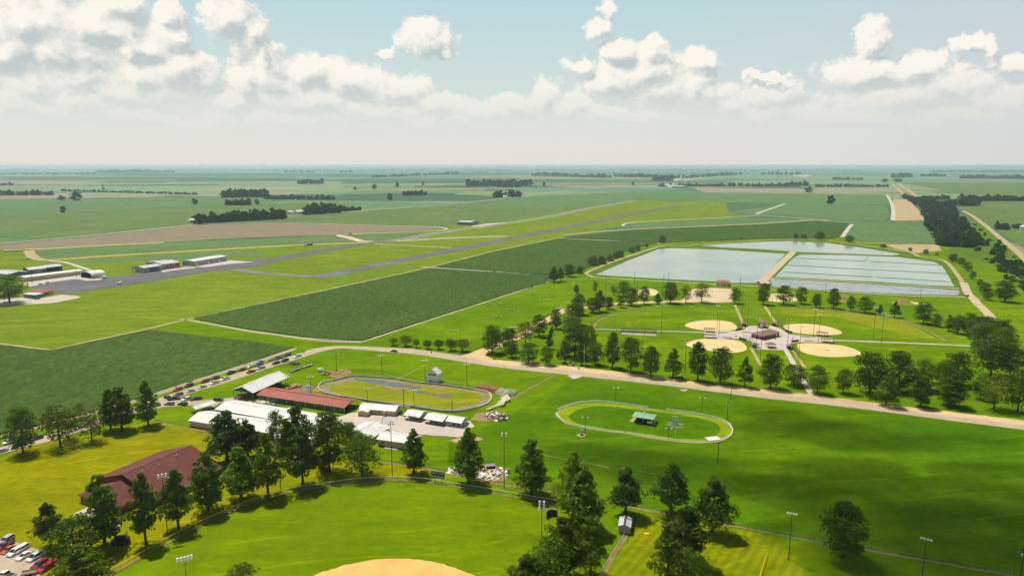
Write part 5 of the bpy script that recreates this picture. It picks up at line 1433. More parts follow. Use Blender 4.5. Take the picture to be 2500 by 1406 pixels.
# pump house & shed by the ponds
b = Bld('pump_house', 'cream pump house with red hipped roof on the pond bank', 'building', ((1749.5, 698), (1778, 699.5), (1788, 695)), 3.6, 1.8, 'x', 'cream_wall', 'red_roof', hip=True, ov=.8)
b.door('f', b.L * .3, 1.4, 2.4); b.window('f', b.L * .7, 1.2, 1.2, 1.0); b.put('door', 'dark', 'r', b.D * .3, b.D * .6, .02, 2.6)
b = Bld('pond_shed', 'plain brown-walled shed with tan roof at the causeway end', 'shed', ((1858, 702), (1880, 702), (1886, 697)), 4.0, .9, 'x', 'brown_roof', 'tan_wall', ov=.3)
b.door('f', b.L * .5, 1.6, 2.4, 'dkwood')
# airfield
HG = 'aircraft hangars along the apron'
b = Bld('hangar', 'grey hangar with pale roof nearest the shade tree', 'hangar', ((-18, 676), (21, 680.5), (66, 673)), 4.6, 1.6, 'x', 'slate_metal', 'grey_roof', group=HG); b.put('door', 'grey_metal', 'f', b.L * .2, b.L * .8, .05, 3.6)
b = Bld('hangar', 'blue-grey hangar with pale gable roof in the middle of three', 'hangar', ((57, 667.5), (73, 671.5), (108, 666)), 5.6, 1.8, 'y', 'slate_metal', 'grey_roof', group=HG); b.put('door', 'grey_metal', 'r', b.D * .2, b.D * .8, .05, 4.4)
b = Bld('hangar', 'near-black walled hangar behind the tan row of plane sheds', 'hangar', ((90, 663), (109, 666.5), (148, 660.5)), 5.8, 1.6, 'y', 'slate_metal', 'grey_roof', group=HG); b.put('door', 'black', 'r', b.D * .15, b.D * .85, .05, 4.6)
b = Bld('plane_shed_row', 'very long low cream row of plane sheds with pale roof', 'hangar', ((61, 688), (202, 670.5), (190, 667)), 4.4, .9, 'x', 'cream_wall', 'white_metal', group=HG)
for i in range(10): b.put('door', 'tan_wall', 'f', b.L * (.02 + i * .098), b.L * (.105 + i * .098), .05, 3.5)
# barrel-roofed hangar
A, ang, L, D = frame((197, 677.5), (223.5, 680.8), (256, 675.5))
r = thing('barrel_roof_hangar', 'white hangar with rounded barrel roof and dark open front', 'hangar', A, ang, HG)
arc = [(L / 2 - L / 2 * math.cos(math.pi * k / 12), 3.6 + 3.2 * math.sin(math.pi * k / 12)) for k in range(13)]
MB().extr([(0, -.1), (L, -.1), (L, 3.58)] + [(x, z - .05) for x, z in arc[::-1][1:]], 0.4, D).build('wall', M['cream_wall'], r)
MB().extr([(-.3, 3.6)] + [(x, z + .15) for x, z in arc] + [(L + .3, 3.6)] + [(x, z) for x, z in arc[::-1]], .1, D + .3).build('roof', M['white_metal_y'], r)
MB().extr([(.5, .05), (L - .5, .05), (L - .5, 3.3)] + [(.5 + (x) * (L - 1) / L, z - .45) for x, z in arc[::-1][1:-1]] + [(.5, 3.3)], .32, .42).build('door', M['dark'], r)  # near-black sheet stands in for the shade inside the open front
# lettered hangar
b = Bld('hangar', 'grey hangar with a white corner door next to the lettered one', 'hangar', ((324, 664), (352, 666.8), (396, 660)), 5.6, 1.5, 'y', 'grey_metal', 'grey_roof', group=HG, ov=.3)
b.put('door', 'white', 'f', b.L * .06, b.L * .25, .05, 3.6); b.put('door', 'alu', 'f', b.L * .9, b.L * .96, .05, 2.4); b.put('door', 'slate_metal', 'r', b.D * .3, b.D * .9, .05, 4.6)
b = Bld('hangar', 'large grey hangar with red NBR lettering across its side', 'hangar', ((357, 653), (397, 658.8), (446, 654)), 6.2, 1.7, 'y', 'grey_metal', 'grey_roof', group=HG, ov=.3)
b.put('door', 'blue_wall', 'f', b.L * .55, b.L * .9, .05, 4.2)
def stroke_text(root, word, x, z0, z1, y0, wch, gap, t, mat):
    """Block capitals as raised strokes on the right end wall."""
    G = {'N': [((0, 0), (0, 1)), ((0, 1), (1, 0)), ((1, 0), (1, 1))], 'B': [((0, 0), (0, 1)), ((0, 1), (.9, 1)), ((.9, 1), (.9, .55)), ((0, .52), (1, .52)), ((1, .5), (1, 0)), ((0, 0), (1, 0))],
         'R': [((0, 0), (0, 1)), ((0, 1), (1, 1)), ((1, 1), (1, .5)), ((0, .5), (1, .5)), ((.5, .5), (1, 0))]}
    y = y0
    for ch in word:
        q = MB()
        for (a0, a1), (b0, b1) in G[ch]:
            p0 = Vector((0, y + a0 * wch, z0 + a1 * (z1 - z0))); p1 = Vector((0, y + b0 * wch, z0 + b1 * (z1 - z0)))
            d = (p1 - p0).normalized(); n_ = Vector((0, -d.z, d.y)) * t / 2; p0 -= d * t / 2; p1 += d * t / 2
            vs = [p0 - n_, p0 + n_, p1 + n_, p1 - n_]
            q.add([(x + .05, v.y, v.z) for v in vs] + [(x + .09, v.y, v.z) for v in vs], [(0, 1, 2, 3), (7, 6, 5, 4), (0, 4, 5, 1), (1, 5, 6, 2), (2, 6, 7, 3), (3, 7, 4, 0)])
        q.build('letter', M['red'], root)
        y += wch + gap
wch = b.D * .17
stroke_text(b.root, 'NBR', b.L, 2.0, 5.6, b.D * .14, wch, b.D * .13, 1.0, 'red')
b = Bld('hangar', 'long white-roofed hangar with three white doors on beige concrete', 'hangar', ((446, 648.5), (474, 650.5), (562, 637.5)), 5.8, 1.0, 'y', 'grey_metal', 'white_metal_y', group=HG, ov=.2)
for c in (.06, .42, .74): b.put('door', 'white', 'r', b.D * c, b.D * c + 2.5, .05, 3.0)
b = Bld('hangar', 'lone blue-grey hangar beside the far taxiway', 'hangar', ((1117, 549), (1150, 550), (1163, 546.2)), 5.6, 1.2, 'x', 'blue_wall', 'grey_roof', group=HG, ov=.2)
b.put('door', 'grey_metal', 'r', b.D * .2, b.D * .8, .05, 4.4)
b = Bld('terminal_building', 'terminal with brick walls and faded red roof beside the shade tree', 'terminal', ((68, 722), (104, 723.5), (111, 717)), 3.6, 2.0, 'x', 'tan_wall', 'red_roof', hip=True, ov=.8)
for c in (.2, .45, .7): b.window('f', b.L * c, 1.0, 1.6, 1.4)
b.door('f', b.L * .88); b.put('window', 'glass', 'r', b.D * .3, b.D * .6, 1.0, 2.2)
b = Bld('terminal_annex', 'low blue-grey annex with white flat roof before the terminal', 'building', ((58, 726), (88, 728), (91, 723.5)), 3.0, .0, 'x', 'blue_wall', 'white', ov=.3)
b.window('f', b.L * .3, .8, 1.6, 1.4); b.window('f', b.L * .75, .8, 1.6, 1.4)
# farms far off
def barn(label, abc, h, rh, wall, roof, name='barn', cat='barn', ridge='x', group=None):
    b = Bld(name, label, cat, abc, h, rh, ridge, wall, roof, ov=.4, group=group); b.put('door', 'dark', 'f', b.L * .4, b.L * .6, .05, min(3, h - .3)); return b
def silo(label, x, y, r, h, group=None):
    p = P(x, y); t = thing('grain_silo', label, 'silo', p, 0, group)
    MB().tube((0, 0, -.2), (0, 0, h), r, r, 16).build('bin', M['alu'], t)
    MB().tube((0, 0, h + .02), (0, 0, h + r * .5), r * 1.04, .3, 16).build('cone_roof', M['white'], t)
FG = 'far farm buildings'
barn('white shed at the end of the farmstead trees', ((458, 543), (476, 544), (479, 541)), 5, 1.5, 'white_wall', 'white_metal', group=FG)
barn('white-gabled house between the farmstead wood clumps', ((716, 523), (727, 523.5), (729, 521.5)), 6, 4, 'white_wall', 'white_metal', 'farmhouse', 'house', 'y', FG)
barn('grey-roofed house peeping from the farmstead trees', ((700, 521), (712, 521.5), (714, 519.5)), 4, 2.4, 'white_wall', 'grey_roof', 'farmhouse', 'house', group=FG)
barn('red-roofed cottage below the farmstead trees', ((628, 533), (646, 533.5), (648, 531.5)), 4, 2.2, 'white_wall', 'red_roof', 'farmhouse', 'house', group=FG)
barn('low brown-roofed house at the end of the tall wood', ((846, 514.5), (866, 514.5), (868, 512.5)), 4, 2, 'brick', 'brown_roof', 'farmhouse', 'house', group=FG)
barn('white farmhouse in the copse by the long lane', ((1228, 483.5), (1238, 483.5), (1240, 482)), 5, 3, 'white_wall', 'grey_roof', 'farmhouse', 'house', group=FG)
barn('long white machine shed at the silo farm', ((1640, 458), (1660, 458), (1662, 456.5)), 8, 3, 'white_wall', 'white_metal', group=FG)
barn('second white shed at the silo farm', ((1662, 457.5), (1672, 457.5), (1673, 456.2)), 6, 2, 'white_wall', 'white_metal', group=FG)
barn('grey barn among the silo farm trees', ((1625, 456.5), (1637, 456.5), (1639, 455)), 9, 5, 'grey_metal', 'grey_roof', group=FG)
barn('white barn on the farther farm behind the silo farm', ((1655, 442), (1664, 442), (1665, 441)), 10, 5, 'white_wall', 'white_metal', group=FG)
barn('low pale barn on the farther farm', ((1676, 442.5), (1692, 442.5), (1693, 441.5)), 6, 2, 'white_wall', 'white_metal', group=FG)
barn('white barn on the hazy hilltop farm', ((1955, 430), (1962, 430), (1963, 429.4)), 10, 4, 'white_wall', 'white_metal', group=FG)
barn('wide white barn on the hazy farm', ((1968, 432), (1976, 432), (1977, 431.3)), 8, 3, 'white_wall', 'white_metal', group=FG)
barn('third white barn on the hazy farm', ((1980, 430.5), (1987, 430.5), (1988, 430)), 8, 3, 'white_wall', 'white_metal', group=FG)
barn('brown-roofed barn before the row of tall trees', ((2350, 502.5), (2362, 502.5), (2364, 500.5)), 4, 4, 'white_wall', 'brown_roof', group=FG)
silo('pale round grain bin standing out on the plain', 778, 427.5, 9, 14, FG); silo('twin pale grain bin on the plain, farther from the copse', 786, 427.5, 9, 14, FG)
silo('silver grain bin at the edge of the dark field', 2496, 565, 5, 9, FG)
silo('white grain bin beside the grey barn', 1643, 456.5, 6, 16, FG)
# ---------------------------------------------------------------- vehicles
PAINT = {k: mat_paint('paint_' + k, v) for k, v in {
    'white': C4(.78, .78, .76), 'silver': C4(.42, .44, .46), 'grey': C4(.13, .15, .17), 'black': C4(.012, .013, .016), 'maroon': C4(.20, .018, .028), 'red': C4(.48, .016, .014),
    'navy': C4(.022, .035, .075), 'blue': C4(.03, .13, .34), 'tan': C4(.46, .40, .31), 'orange': C4(.50, .075, .02), 'slate': C4(.05, .075, .095), 'cream': C4(.70, .66, .55)}.items()}
TYRE = mat_plain('tyre_rubber', C4(.015, .015, .016), .9, .1)
RIM = mat_plain('wheel_rim', C4(.35, .35, .36), .4, .5)
HEADL = mat_plain('headlight_lens', C4(.75, .77, .78), .15, .5)
TAILL = mat_plain('tail_light_lens', C4(.35, .01, .01), .2, .5)
CARS = {}
def car_proto(kind, col):
    """Front towards +x. kinds: sedan, suv, pickup, van."""
    r = thing('parked_car', None, 'car')
    pm = PAINT[col]
    W = .92 if kind == 'sedan' else 1.0
    if kind == 'sedan':
        hl = 2.35; body = [(-hl, .32), (-hl, .80), (-2.1, .98), (-1.35, 1.02), (1.05, .98), (1.95, .84), (hl, .66), (hl, .30)]
        gb, gt, z0, z1 = (-1.55, -W * .90, 1.15, W * .90), (-.85, -W * .72, .30, W * .72), .99, 1.43
    elif kind == 'suv':
        hl = 2.4; body = [(-hl, .38), (-hl, 1.05), (-2.25, 1.16), (1.05, 1.14), (2.1, 1.02), (hl, .85), (hl, .38)]
        gb, gt, z0, z1 = (-2.25, -W * .93, 1.25, W * .93), (-1.95, -W * .78, .45, W * .78), 1.14, 1.70
    elif kind == 'van':
        hl = 2.6; body = [(-hl, .35), (-hl, 1.08), (1.4, 1.12), (2.2, .98), (hl, .8), (hl, .35)]
        gb, gt, z0, z1 = (-2.55, -W * .95, 1.7, W * .95), (-2.4, -W * .84, .75, W * .84), 1.10, 1.80
    else:
        hl = 2.85; body = [(-hl, .45), (-hl, .92), (-.55, .95), (-.5, 1.16), (1.3, 1.16), (2.5, 1.08), (hl, .9), (hl, .45)]
        gb, gt, z0, z1 = (-.55, -W * .93, 1.55, W * .93), (-.25, -W * .80, .85, W * .80), 1.15, 1.80
    q = MB().extr(body, -W, W)
    if kind == 'pickup':
        q.box(-hl, -W, .93, -.56, -W + .10, 1.18).box(-hl, W - .10, .93, -.56, W, 1.18).box(-hl, -W + .1, .93, -hl + .08, W - .1, 1.18)
    q.build('body', pm, r)
    MB().frus(gb, gt, z0 + .005, z1).build('cabin_glass', M['glass'], r)
    pil = MB().box(gt[0] - .04, gt[1] - .03, z1, gt[2] + .04, gt[3] + .03, z1 + .06)
    for sx in (0, 2):
        for sy in (1, 3):
            pil.tube((gb[sx], gb[sy], z0), (gt[sx], gt[sy], z1 + .02), .05, .05, 4)
    pil.build('roof', pm, r)
    wb = hl * .60
    for x in (-wb, wb):
        for s in (-1, 1):
            w_ = MB().tube((x, s * (W - .20), .34), (x, s * (W + .02), .34), .35, .35, 12).build('wheel', TYRE, r)
            MB().tube((x, s * (W + .0), .34), (x, s * (W + .035), .34), .20, .20, 8).build('rim', RIM, w_)
    for s in (-1, 1):
        MB().box(hl - .08, s * W * .78 - .2, .66, hl + .015, s * W * .78 + .2, .80).build('headlight', HEADL, r)
        MB().box(-hl - .015, s * W * .80 - .15, .74, -hl + .05, s * W * .80 + .15, .92).build('tail_light', TAILL, r)
    if kind == 'pickup': MB().box(-hl + .1, -W + .12, .952, -.6, W - .12, .965).build('bed', M['black'], r)
    return r
def car(kind, col, x, y, toward, label, group, name='parked_car'):
    """Car centred over photo pixel (x, y) on the ground, nose towards pixel offset TOWARD."""
    p = P(x, y); q = P(x + toward[0], y + toward[1]); a = math.atan2(q.y - p.y, q.x - p.x)
    k = (kind, col)
    if k not in CARS:
        r = CARS[k] = car_proto(kind, col); r.location = p; r.rotation_euler = (0, 0, a); tag(r, label, 'car', group)
        return r
    return copy_tree(CARS[k], p, a, None, label, group)
RG = 'cars parked along the bean field road'
DN, UP = (-20, 6.6), (20, -6.6)
for kind, col, x, y, d, lb in (
    ('suv', 'red', 435, 953, DN, 'bright maroon-red wagon lowest on the field side of the road'), ('suv', 'maroon', 462, 943, DN, 'maroon wagon second up on the field side of the road'),
    ('suv', 'maroon', 501, 933, DN, 'maroon wagon before the gap on the field side'), ('suv', 'maroon', 526, 925, DN, 'maroon wagon just after the gap on the field side'),
    ('pickup', 'navy', 564, 912, DN, 'dark navy pickup on the field side of the road'), ('sedan', 'maroon', 591, 904, DN, 'low maroon sedan above the navy pickup'),
    ('sedan', 'white', 613, 896, DN, 'white sedan next to the bright blue pickup'), ('pickup', 'blue', 633, 892, DN, 'bright blue pickup parked by the bean field'), ('sedan', 'silver', 634, 885, DN, 'pale sedan tucked behind the bright blue pickup'),
    ('sedan', 'tan', 658, 882, DN, 'tan sedan on the field side near the bend'), ('pickup', 'grey', 679, 876, DN, 'dark grey pickup near the bend on the field side'), ('suv', 'slate', 702, 868, DN, 'slate wagon last before the road bend'),
    ('suv', 'grey', 436, 966, DN, 'grey wagon where the road meets the parking lot'), ('sedan', 'silver', 465, 957, DN, 'silver sedan lowest on the lawn side of the road'), ('sedan', 'silver', 494, 947, DN, 'silver sedan above the other silver one, lawn side'),
    ('pickup', 'white', 524, 937, DN, 'white pickup parked lower of two together'), ('pickup', 'white', 550, 928, DN, 'white pickup parked upper of two together'), ('pickup', 'red', 613, 910, DN, 'bright red pickup alone on the lawn side'),
    ('pickup', 'silver', 637, 901, DN, 'silver pickup across from the bright blue one'), ('suv', 'black', 674, 889, DN, 'black wagon lower of the dark pair on the lawn side'), ('van', 'black', 695, 883, DN, 'black van upper of the dark pair on the lawn side'),
    ('pickup', 'white', 727, 872, DN, 'white pickup alone near the road bend')):
    car(kind, col, x, y, d, lb, RG)
LG = 'cars in the small lot by the carport'
for kind, col, x, y, d, lb in (
    ('pickup', 'black', 424, 976, (20, -3), 'black pickup at the lot corner by the road'), ('suv', 'black', 411, 974, (14, 4), 'black wagon half behind the corner pickup'), ('suv', 'white', 455, 977, DN, 'white wagon between two black pickups'),
    ('pickup', 'black', 479, 976, (-20, 4), 'black pickup beside the white wagon'), ('suv', 'grey', 414, 989, (-20, -1), 'grey wagon in the lower lot row'), ('suv', 'black', 446, 989, (-20, -2), 'black wagon in the lower lot row'), ('suv', 'navy', 533, 979, (20, 1), 'navy wagon next to the white carport'),
    ('pickup', 'red', 588, 976, (-16, 4), 'shiny red pickup nosed out of the open pavilion'), ('pickup', 'silver', 588, 969, (-16, 5), 'silver pickup inside the open pavilion'), ('pickup', 'silver', 669, 995, (-20, -3), 'silver pickup on the grass before the red barn'), ('sedan', 'white', 705, 1003, (-20, -3), 'white sedan on the grass before the red barn')):
    car(kind, col, x, y, d, lb, LG)
car('sedan', 'black', 963, 859.5, (20, 2), 'black sedan driving along the long road past the low trees', None, 'driving_car')
car('pickup', 'red', 1343, 792, (6, -8), 'red pickup half hidden by trees on the gravel drive', None)
TG = 'cars under the olive trees'
for kind, col, x, y, d, lb in (('suv', 'white', 23, 1082, DN, 'white car behind the dark broad tree'), ('suv', 'black', 47, 1089, DN, 'black wagon right behind the dark broad tree'), ('sedan', 'silver', 4, 1104, DN, 'silver sedan cut off at the picture edge'),
    ('suv', 'black', 90, 1073, DN, 'dark wagon between the dark broad tree and olive trees'), ('sedan', 'white', 218, 1032, DN, 'white sedan glimpsed behind the pale open tree'), ('sedan', 'silver', 196, 1046, DN, 'silver sedan glimpsed behind the olive trees'), ('sedan', 'white', 250, 1020, DN, 'white sedan by the slender pointed tree')):
    car(kind, col, x, y, d, lb, TG)
PG = 'cars in the hall car park'
A_ = (-18, 11)
for kind, col, x, y, d, lb in (('pickup', 'maroon', 12, 1336, A_, 'dark red pickup at the upper end of the car park row'), ('suv', 'silver', 16, 1322, A_, 'silver wagon behind the dark red pickup'), ('sedan', 'orange', 22, 1345, A_, 'orange-red sedan in the car park row'),
    ('suv', 'white', 38, 1351, A_, 'white wagon next to the orange-red sedan'), ('sedan', 'white', 60, 1360, A_, 'white sedan between the white wagon and the van'), ('van', 'white', 88, 1362, A_, 'white van in the car park row'), ('suv', 'maroon', 98, 1382, A_, 'crimson wagon below the white van'),
    ('suv', 'red', 112, 1390, A_, 'red wagon with black roof beside the crimson one'), ('sedan', 'red', 132, 1376, A_, 'red car peeking from under the pale wide tree'), ('pickup', 'white', 16, 1408, (-18, -4), 'white pickup at the bottom edge of the car park'), ('suv', 'white', 52, 1344, A_, 'white wagon tucked behind the front row')):
    car(kind, col, x, y, d, lb, PG)
EG = 'cars around the terminal'
car('suv', 'grey', 91, 731, (-14, 1), 'dark grey wagon on the concrete before the terminal', EG)
car('sedan', 'white', 114, 711, (12, -3), 'white car beside the terminal on the apron', EG)
car('suv', 'white', 116, 692, (14, -3), 'white wagon at the apron edge', EG); car('sedan', 'silver', 99, 695, (14, -3), 'silver car at the apron edge behind the wagon', EG)
car('sedan', 'white', 12, 740, (-14, 2), 'white car in the shade of the big tree', EG)

def small_plane(label, x, y, rz, col='white', s=1.0):
    r = thing('light_aircraft', label, 'aeroplane', P(x, y), rz, 'light aircraft at the airfield'); r.scale = (s, s, s)
    MB().tube((-3.6, 0, 1.25), (-.6, 0, 1.2), .14, .55, 10).tube((-.6, 0, 1.2), (1.6, 0, 1.15), .55, .48, 10).tube((1.6, 0, 1.15), (2.1, 0, 1.1), .48, .2, 10).build('fuselage', PAINT[col], r)
    MB().box(-.5, -5.2, 1.85, .9, 5.2, 1.97).build('wing', PAINT[col], r)
    MB().box(-3.7, -1.6, 1.3, -3.0, 1.6, 1.38).build('tailplane', PAINT[col], r)
    MB().extr([(-3.8, 1.3), (-2.9, 1.3), (-3.5, 2.5), (-3.9, 2.5)], -.05, .05).build('tail_fin', PAINT[col], r)
    MB().frus((-.7, -.5, .9, .5), (-.4, -.42, .4, .42), 1.55, 1.86).build('windscreen', M['glass'], r)
    MB().box(2.1, -.9, 1.03, 2.16, .9, 1.17).build('propeller', M['black'], r)
    for a, b_ in ((.0, -1.0), (.0, 1.0), (1.6, 0)): MB().tube((a, b_ * .5, .9), (a, b_, .25), .06, .06, 6).tube((a, b_ - .08, .22), (a, b_ + .08, .22), .22, .22, 10).build('wheel', TYRE, r)
small_plane('white light aeroplane parked on the dark apron', 292, 693.5, R(15)); small_plane('white aeroplane beside the rounded-roof hangar', 254, 679, R(40), s=1.3); small_plane('grey crop plane on the grass by the dirt road', 66, 634, R(10), 'silver', 1.3); small_plane('white aeroplane outside the lone far hangar', 1181, 544, R(10), 'white', 1.3)

def tank_truck(label, x, y, d, cab, tank, Ls=9.0, group=None):
    p = P(x, y); q = P(x + d[0], y + d[1])
    r = thing('tank_truck', label, 'truck', p, math.atan2(q.y - p.y, q.x - p.x), group)
    MB().box(Ls / 2 + .1, -1.2, .7, Ls / 2 + 2.4, 1.2, 2.9).build('cab', PAINT[cab], r)
    MB().box(Ls / 2 + 2.38, -1.0, 1.9, Ls / 2 + 2.44, 1.0, 2.7).build('windscreen', M['glass'], r)
    MB().tube((-Ls / 2, 0, 2.0), (Ls / 2 - .2, 0, 2.0), 1.15, 1.15, 14).build('tank', PAINT[tank], r)
    MB().box(-Ls / 2, -.5, .65, Ls / 2 + 1, .5, .85).build('chassis', M['black'], r)
    for x_ in (-Ls / 2 + .8, -Ls / 2 + 2.0, Ls / 2 + 1.3):
        for s in (-1, 1): MB().tube((x_, s * .9, .5), (x_, s * 1.2, .5), .5, .5, 12).build('wheel', TYRE, r)
    return r
tank_truck('white-cabbed truck with long red tank on the dirt lane', 755, 599.5, (-20, 2.4), 'white', 'orange', 11)
tank_truck('long white tanker trailer rig at the dirt road corner', 30, 615.5, (20, -1), 'white', 'cream', 18)
def crate_box(label, x, y, w, d, h, mat, name, cat, rz=0):
    r = thing(name, label, cat, P(x, y), rz)
    MB().box(-w / 2, -d / 2, .15, w / 2, d / 2, h).build('body', M[mat], r)
    MB().box(-w / 2 - .06, -d / 2 - .06, h, w / 2 + .06, d / 2 + .06, h + .12).build('lid', M['white'], r)
    for sx in (-1, 1): MB().box(sx * w * .4 - .1, -d / 2, 0, sx * w * .4 + .1, d / 2, .15).build('skid', M['dkwood'], r)
crate_box('cream storage tank box at the lane junction', 817, 577, 4.5, 3, 4.5, 'white_wall', 'storage_container', 'container')
crate_box('wider cream storage box at the edge of the fallow field', 855, 572, 7, 3, 4.5, 'white_wall', 'storage_container', 'container')
crate_box('dark box standing beside the pond road', 2360, 724, 3, 2.2, 1.9, 'dkwood', 'equipment_box', 'box')
# ---------------------------------------------------------------- poles
def light_pole(label, bx, by, tx, ty, n=4, group='floodlight poles', mat='polewood', arm=2.2, rows=1, face=None, cat='light pole', r0=.13):
    """Floodlight pole standing at photo pixel (bx, by), its head at (tx, ty)."""
    p = P(bx, by); h = max(4.0, height_to(p, ty))
    a = math.atan2(p.y, p.x) - math.pi / 2 if face is None else face
    r = thing('floodlight_pole', label, cat, p, a, group)
    MB().tube((0, 0, -.2), (0, 0, h), r0 * 1.15, r0 * .75, 8).build('pole', M[mat], r)
    q = MB()
    for k in range(rows): q.box(-arm / 2, -.06, h - .35 - k * .9, arm / 2, .06, h - .22 - k * .9)
    q.build('crossarm', M['steel'], r)
    per = max(1, n // rows)
    for k in range(rows):
        for i in range(per):
            x = -arm / 2 + arm * (i + .0) / max(1, per - 1) if per > 1 else 0
            z = h - .1 - k * .9
            MB().tube((x, .1, z + .10), (x, -.35, z - .22), .16, .38, 8).build('lamp', M['lamp'], r)
    return r
def utility_pole(label, bx, by, ty, group='utility poles', trans=1, arms=1):
    p = P(bx, by); h = max(5.0, height_to(p, ty))
    r = thing('utility_pole', label, 'utility pole', p, rnd.uniform(-.5, .5), group)
    MB().tube((0, 0, -.2), (0, 0, h), .19, .12, 8).build('pole', M['polewood'], r)
    for k in range(arms): MB().box(-1.2, -.07, h - .6 - k, 1.2, .07, h - .45 - k).build('crossarm', M['polewood'], r)
    for i in range(3 * arms): MB().tube((-1.1 + i * 1.1 if i < 3 else -1.1 + (i - 3) * 1.1, 0, h - .45 - (i // 3)), (-1.1 + i * 1.1 if i < 3 else -1.1 + (i - 3) * 1.1, 0, h - .2 - (i // 3)), .05, .04, 6).build('insulator', M['lamp'], r)
    for k in range(trans): MB().tube((.35 - .7 * k, -.25, h - 2.6), (.35 - .7 * k, -.25, h - 1.7), .26, .26, 10).build('transformer', M['alu'], r)
    return r
FP = 'tall floodlights around the near outfield'
light_pole('dark floodlight pole between the cypress trees behind the hall', 409.6, 1306, 399, 1156, 6, FP, arm=2.2, rows=2)
light_pole('steel floodlight pole with two rows of lamps, its foot below the picture', 465, 1520, 463, 1357, 10, FP, 'polesteel', 3.2, 2)
light_pole('floodlight pole with clustered lamps by the bulky dark tree', 1322, 1332, 1323, 1222, 8, FP, 'polesteel', 1.4, 4)
light_pole('very tall floodlight pole beside the scrap heap', 1231, 1194, 1230.5, 1056, 4, FP, 'polewood', 1.5, 2)
light_pole('tall pole in front of the tan office at the outfield fence', 958, 1163, 957, 1027, 4, FP, 'polewood', 1.6, 2)
light_pole('floodlight pole hidden among the tall leafy cypresses', 686, 1200, 678, 1060, 4, FP, 'polewood', 1.6, 2)
light_pole('thin grey pole before the very dark open tree', 814.5, 1174, 811, 1103, 1, FP, 'polesteel', .5)
SPG = 'floodlights round the show ring and big lawn'
for bx, by, tx, ty, n, lb in ((1925, 1367, 1927, 1251, 4, 'four-lamp pole between striped lawn and lone oval tree'), (2250, 1416, 2257, 1313, 4, 'four-lamp pole in the shaded meadow past the lone oval tree'),
    (1503, 980, 1504.6, 944.5, 2, 'two-lamp pole outside the far rail of the show ring'), (1713, 1006.5, 1712, 969, 2, 'two-lamp pole by the ring gap near the long road'), (1428, 1059, 1429, 1017, 2, 'two-lamp pole at the small metal stand by the ring'), (1631, 1074, 1630, 1044, 2, 'two-lamp pole in the near rail of the show ring')):
    light_pole(lb, bx, by, tx, ty, n, SPG, arm=2.4)
UG = 'utility poles'
utility_pole('bare-topped pole on the lawn beside the long road', 1784, 976, 933, UG, 0); utility_pole('pole with transformer at the show ring bend', 1775, 1026, 978, UG, 1); utility_pole('pole on the lawn just outside the near ring bend', 1752, 1131, 1079, UG, 1)
utility_pole('pole carrying several transformers at the picture edge', 2486, 1442, 1336, UG, 2, 2); utility_pole('pole with grey transformer behind the concession building', 986, 996, 949, UG, 2); utility_pole('short pole behind the end food stand', 1104, 1007, 978, UG, 0)
utility_pole('thin pole at the wall of the cream-walled shed', 520, 1059, 1025, UG, 0); utility_pole('dark post among the one-sided pale tree and fence', 1722, 1274, 1243, UG, 1)
utility_pole('pole on the pond bank with wide crossarm', 1549, 694, 665, UG, 0); utility_pole('pole rising before the filter bed', 2015, 718, 691, UG, 0); utility_pole('pole at the far end of the filter bed', 2246.5, 733, 705, UG, 0); utility_pole('pole beside the cream pump house', 1807, 700, 678, UG, 1); utility_pole('pole at the apron grass by the plane sheds', 79, 693, 672, UG, 0); utility_pole('pole at the end of the plane shed row', 187, 678, 661, UG, 0)
VG = 'floodlights round the muddy oval'
for bx, by, tx, ty, n, lb in ((822, 907, 821, 863, 2, 'plain pole by the weedy mound near the oval'), (933, 918, 932, 866, 4, 'four-lamp pole on the grass behind the oval puddle'), (1038, 931, 1036.5, 879, 4, 'four-lamp pole touching the announcer tower'), (1140, 944, 1139, 888, 4, 'four-lamp pole between tower and red bleachers'),
    (760, 980, 762, 919, 3, 'lamp pole at the near end of the red barn roof'), (697, 939, 696, 916, 2, 'lamp pole rising through the big pavilion end'), (897, 982, 896.5, 947, 3, 'lamp pole at the barn gable by the oval wall'), (1011, 994, 1011, 952, 4, 'lamp pole behind the emblem food stand'), (934, 1051, 932, 1019, 3, 'short lamp pole between the two office roofs')):
    light_pole(lb, bx, by, tx, ty, n, VG, arm=2.6)
SG = 'floodlights of the softball fields'
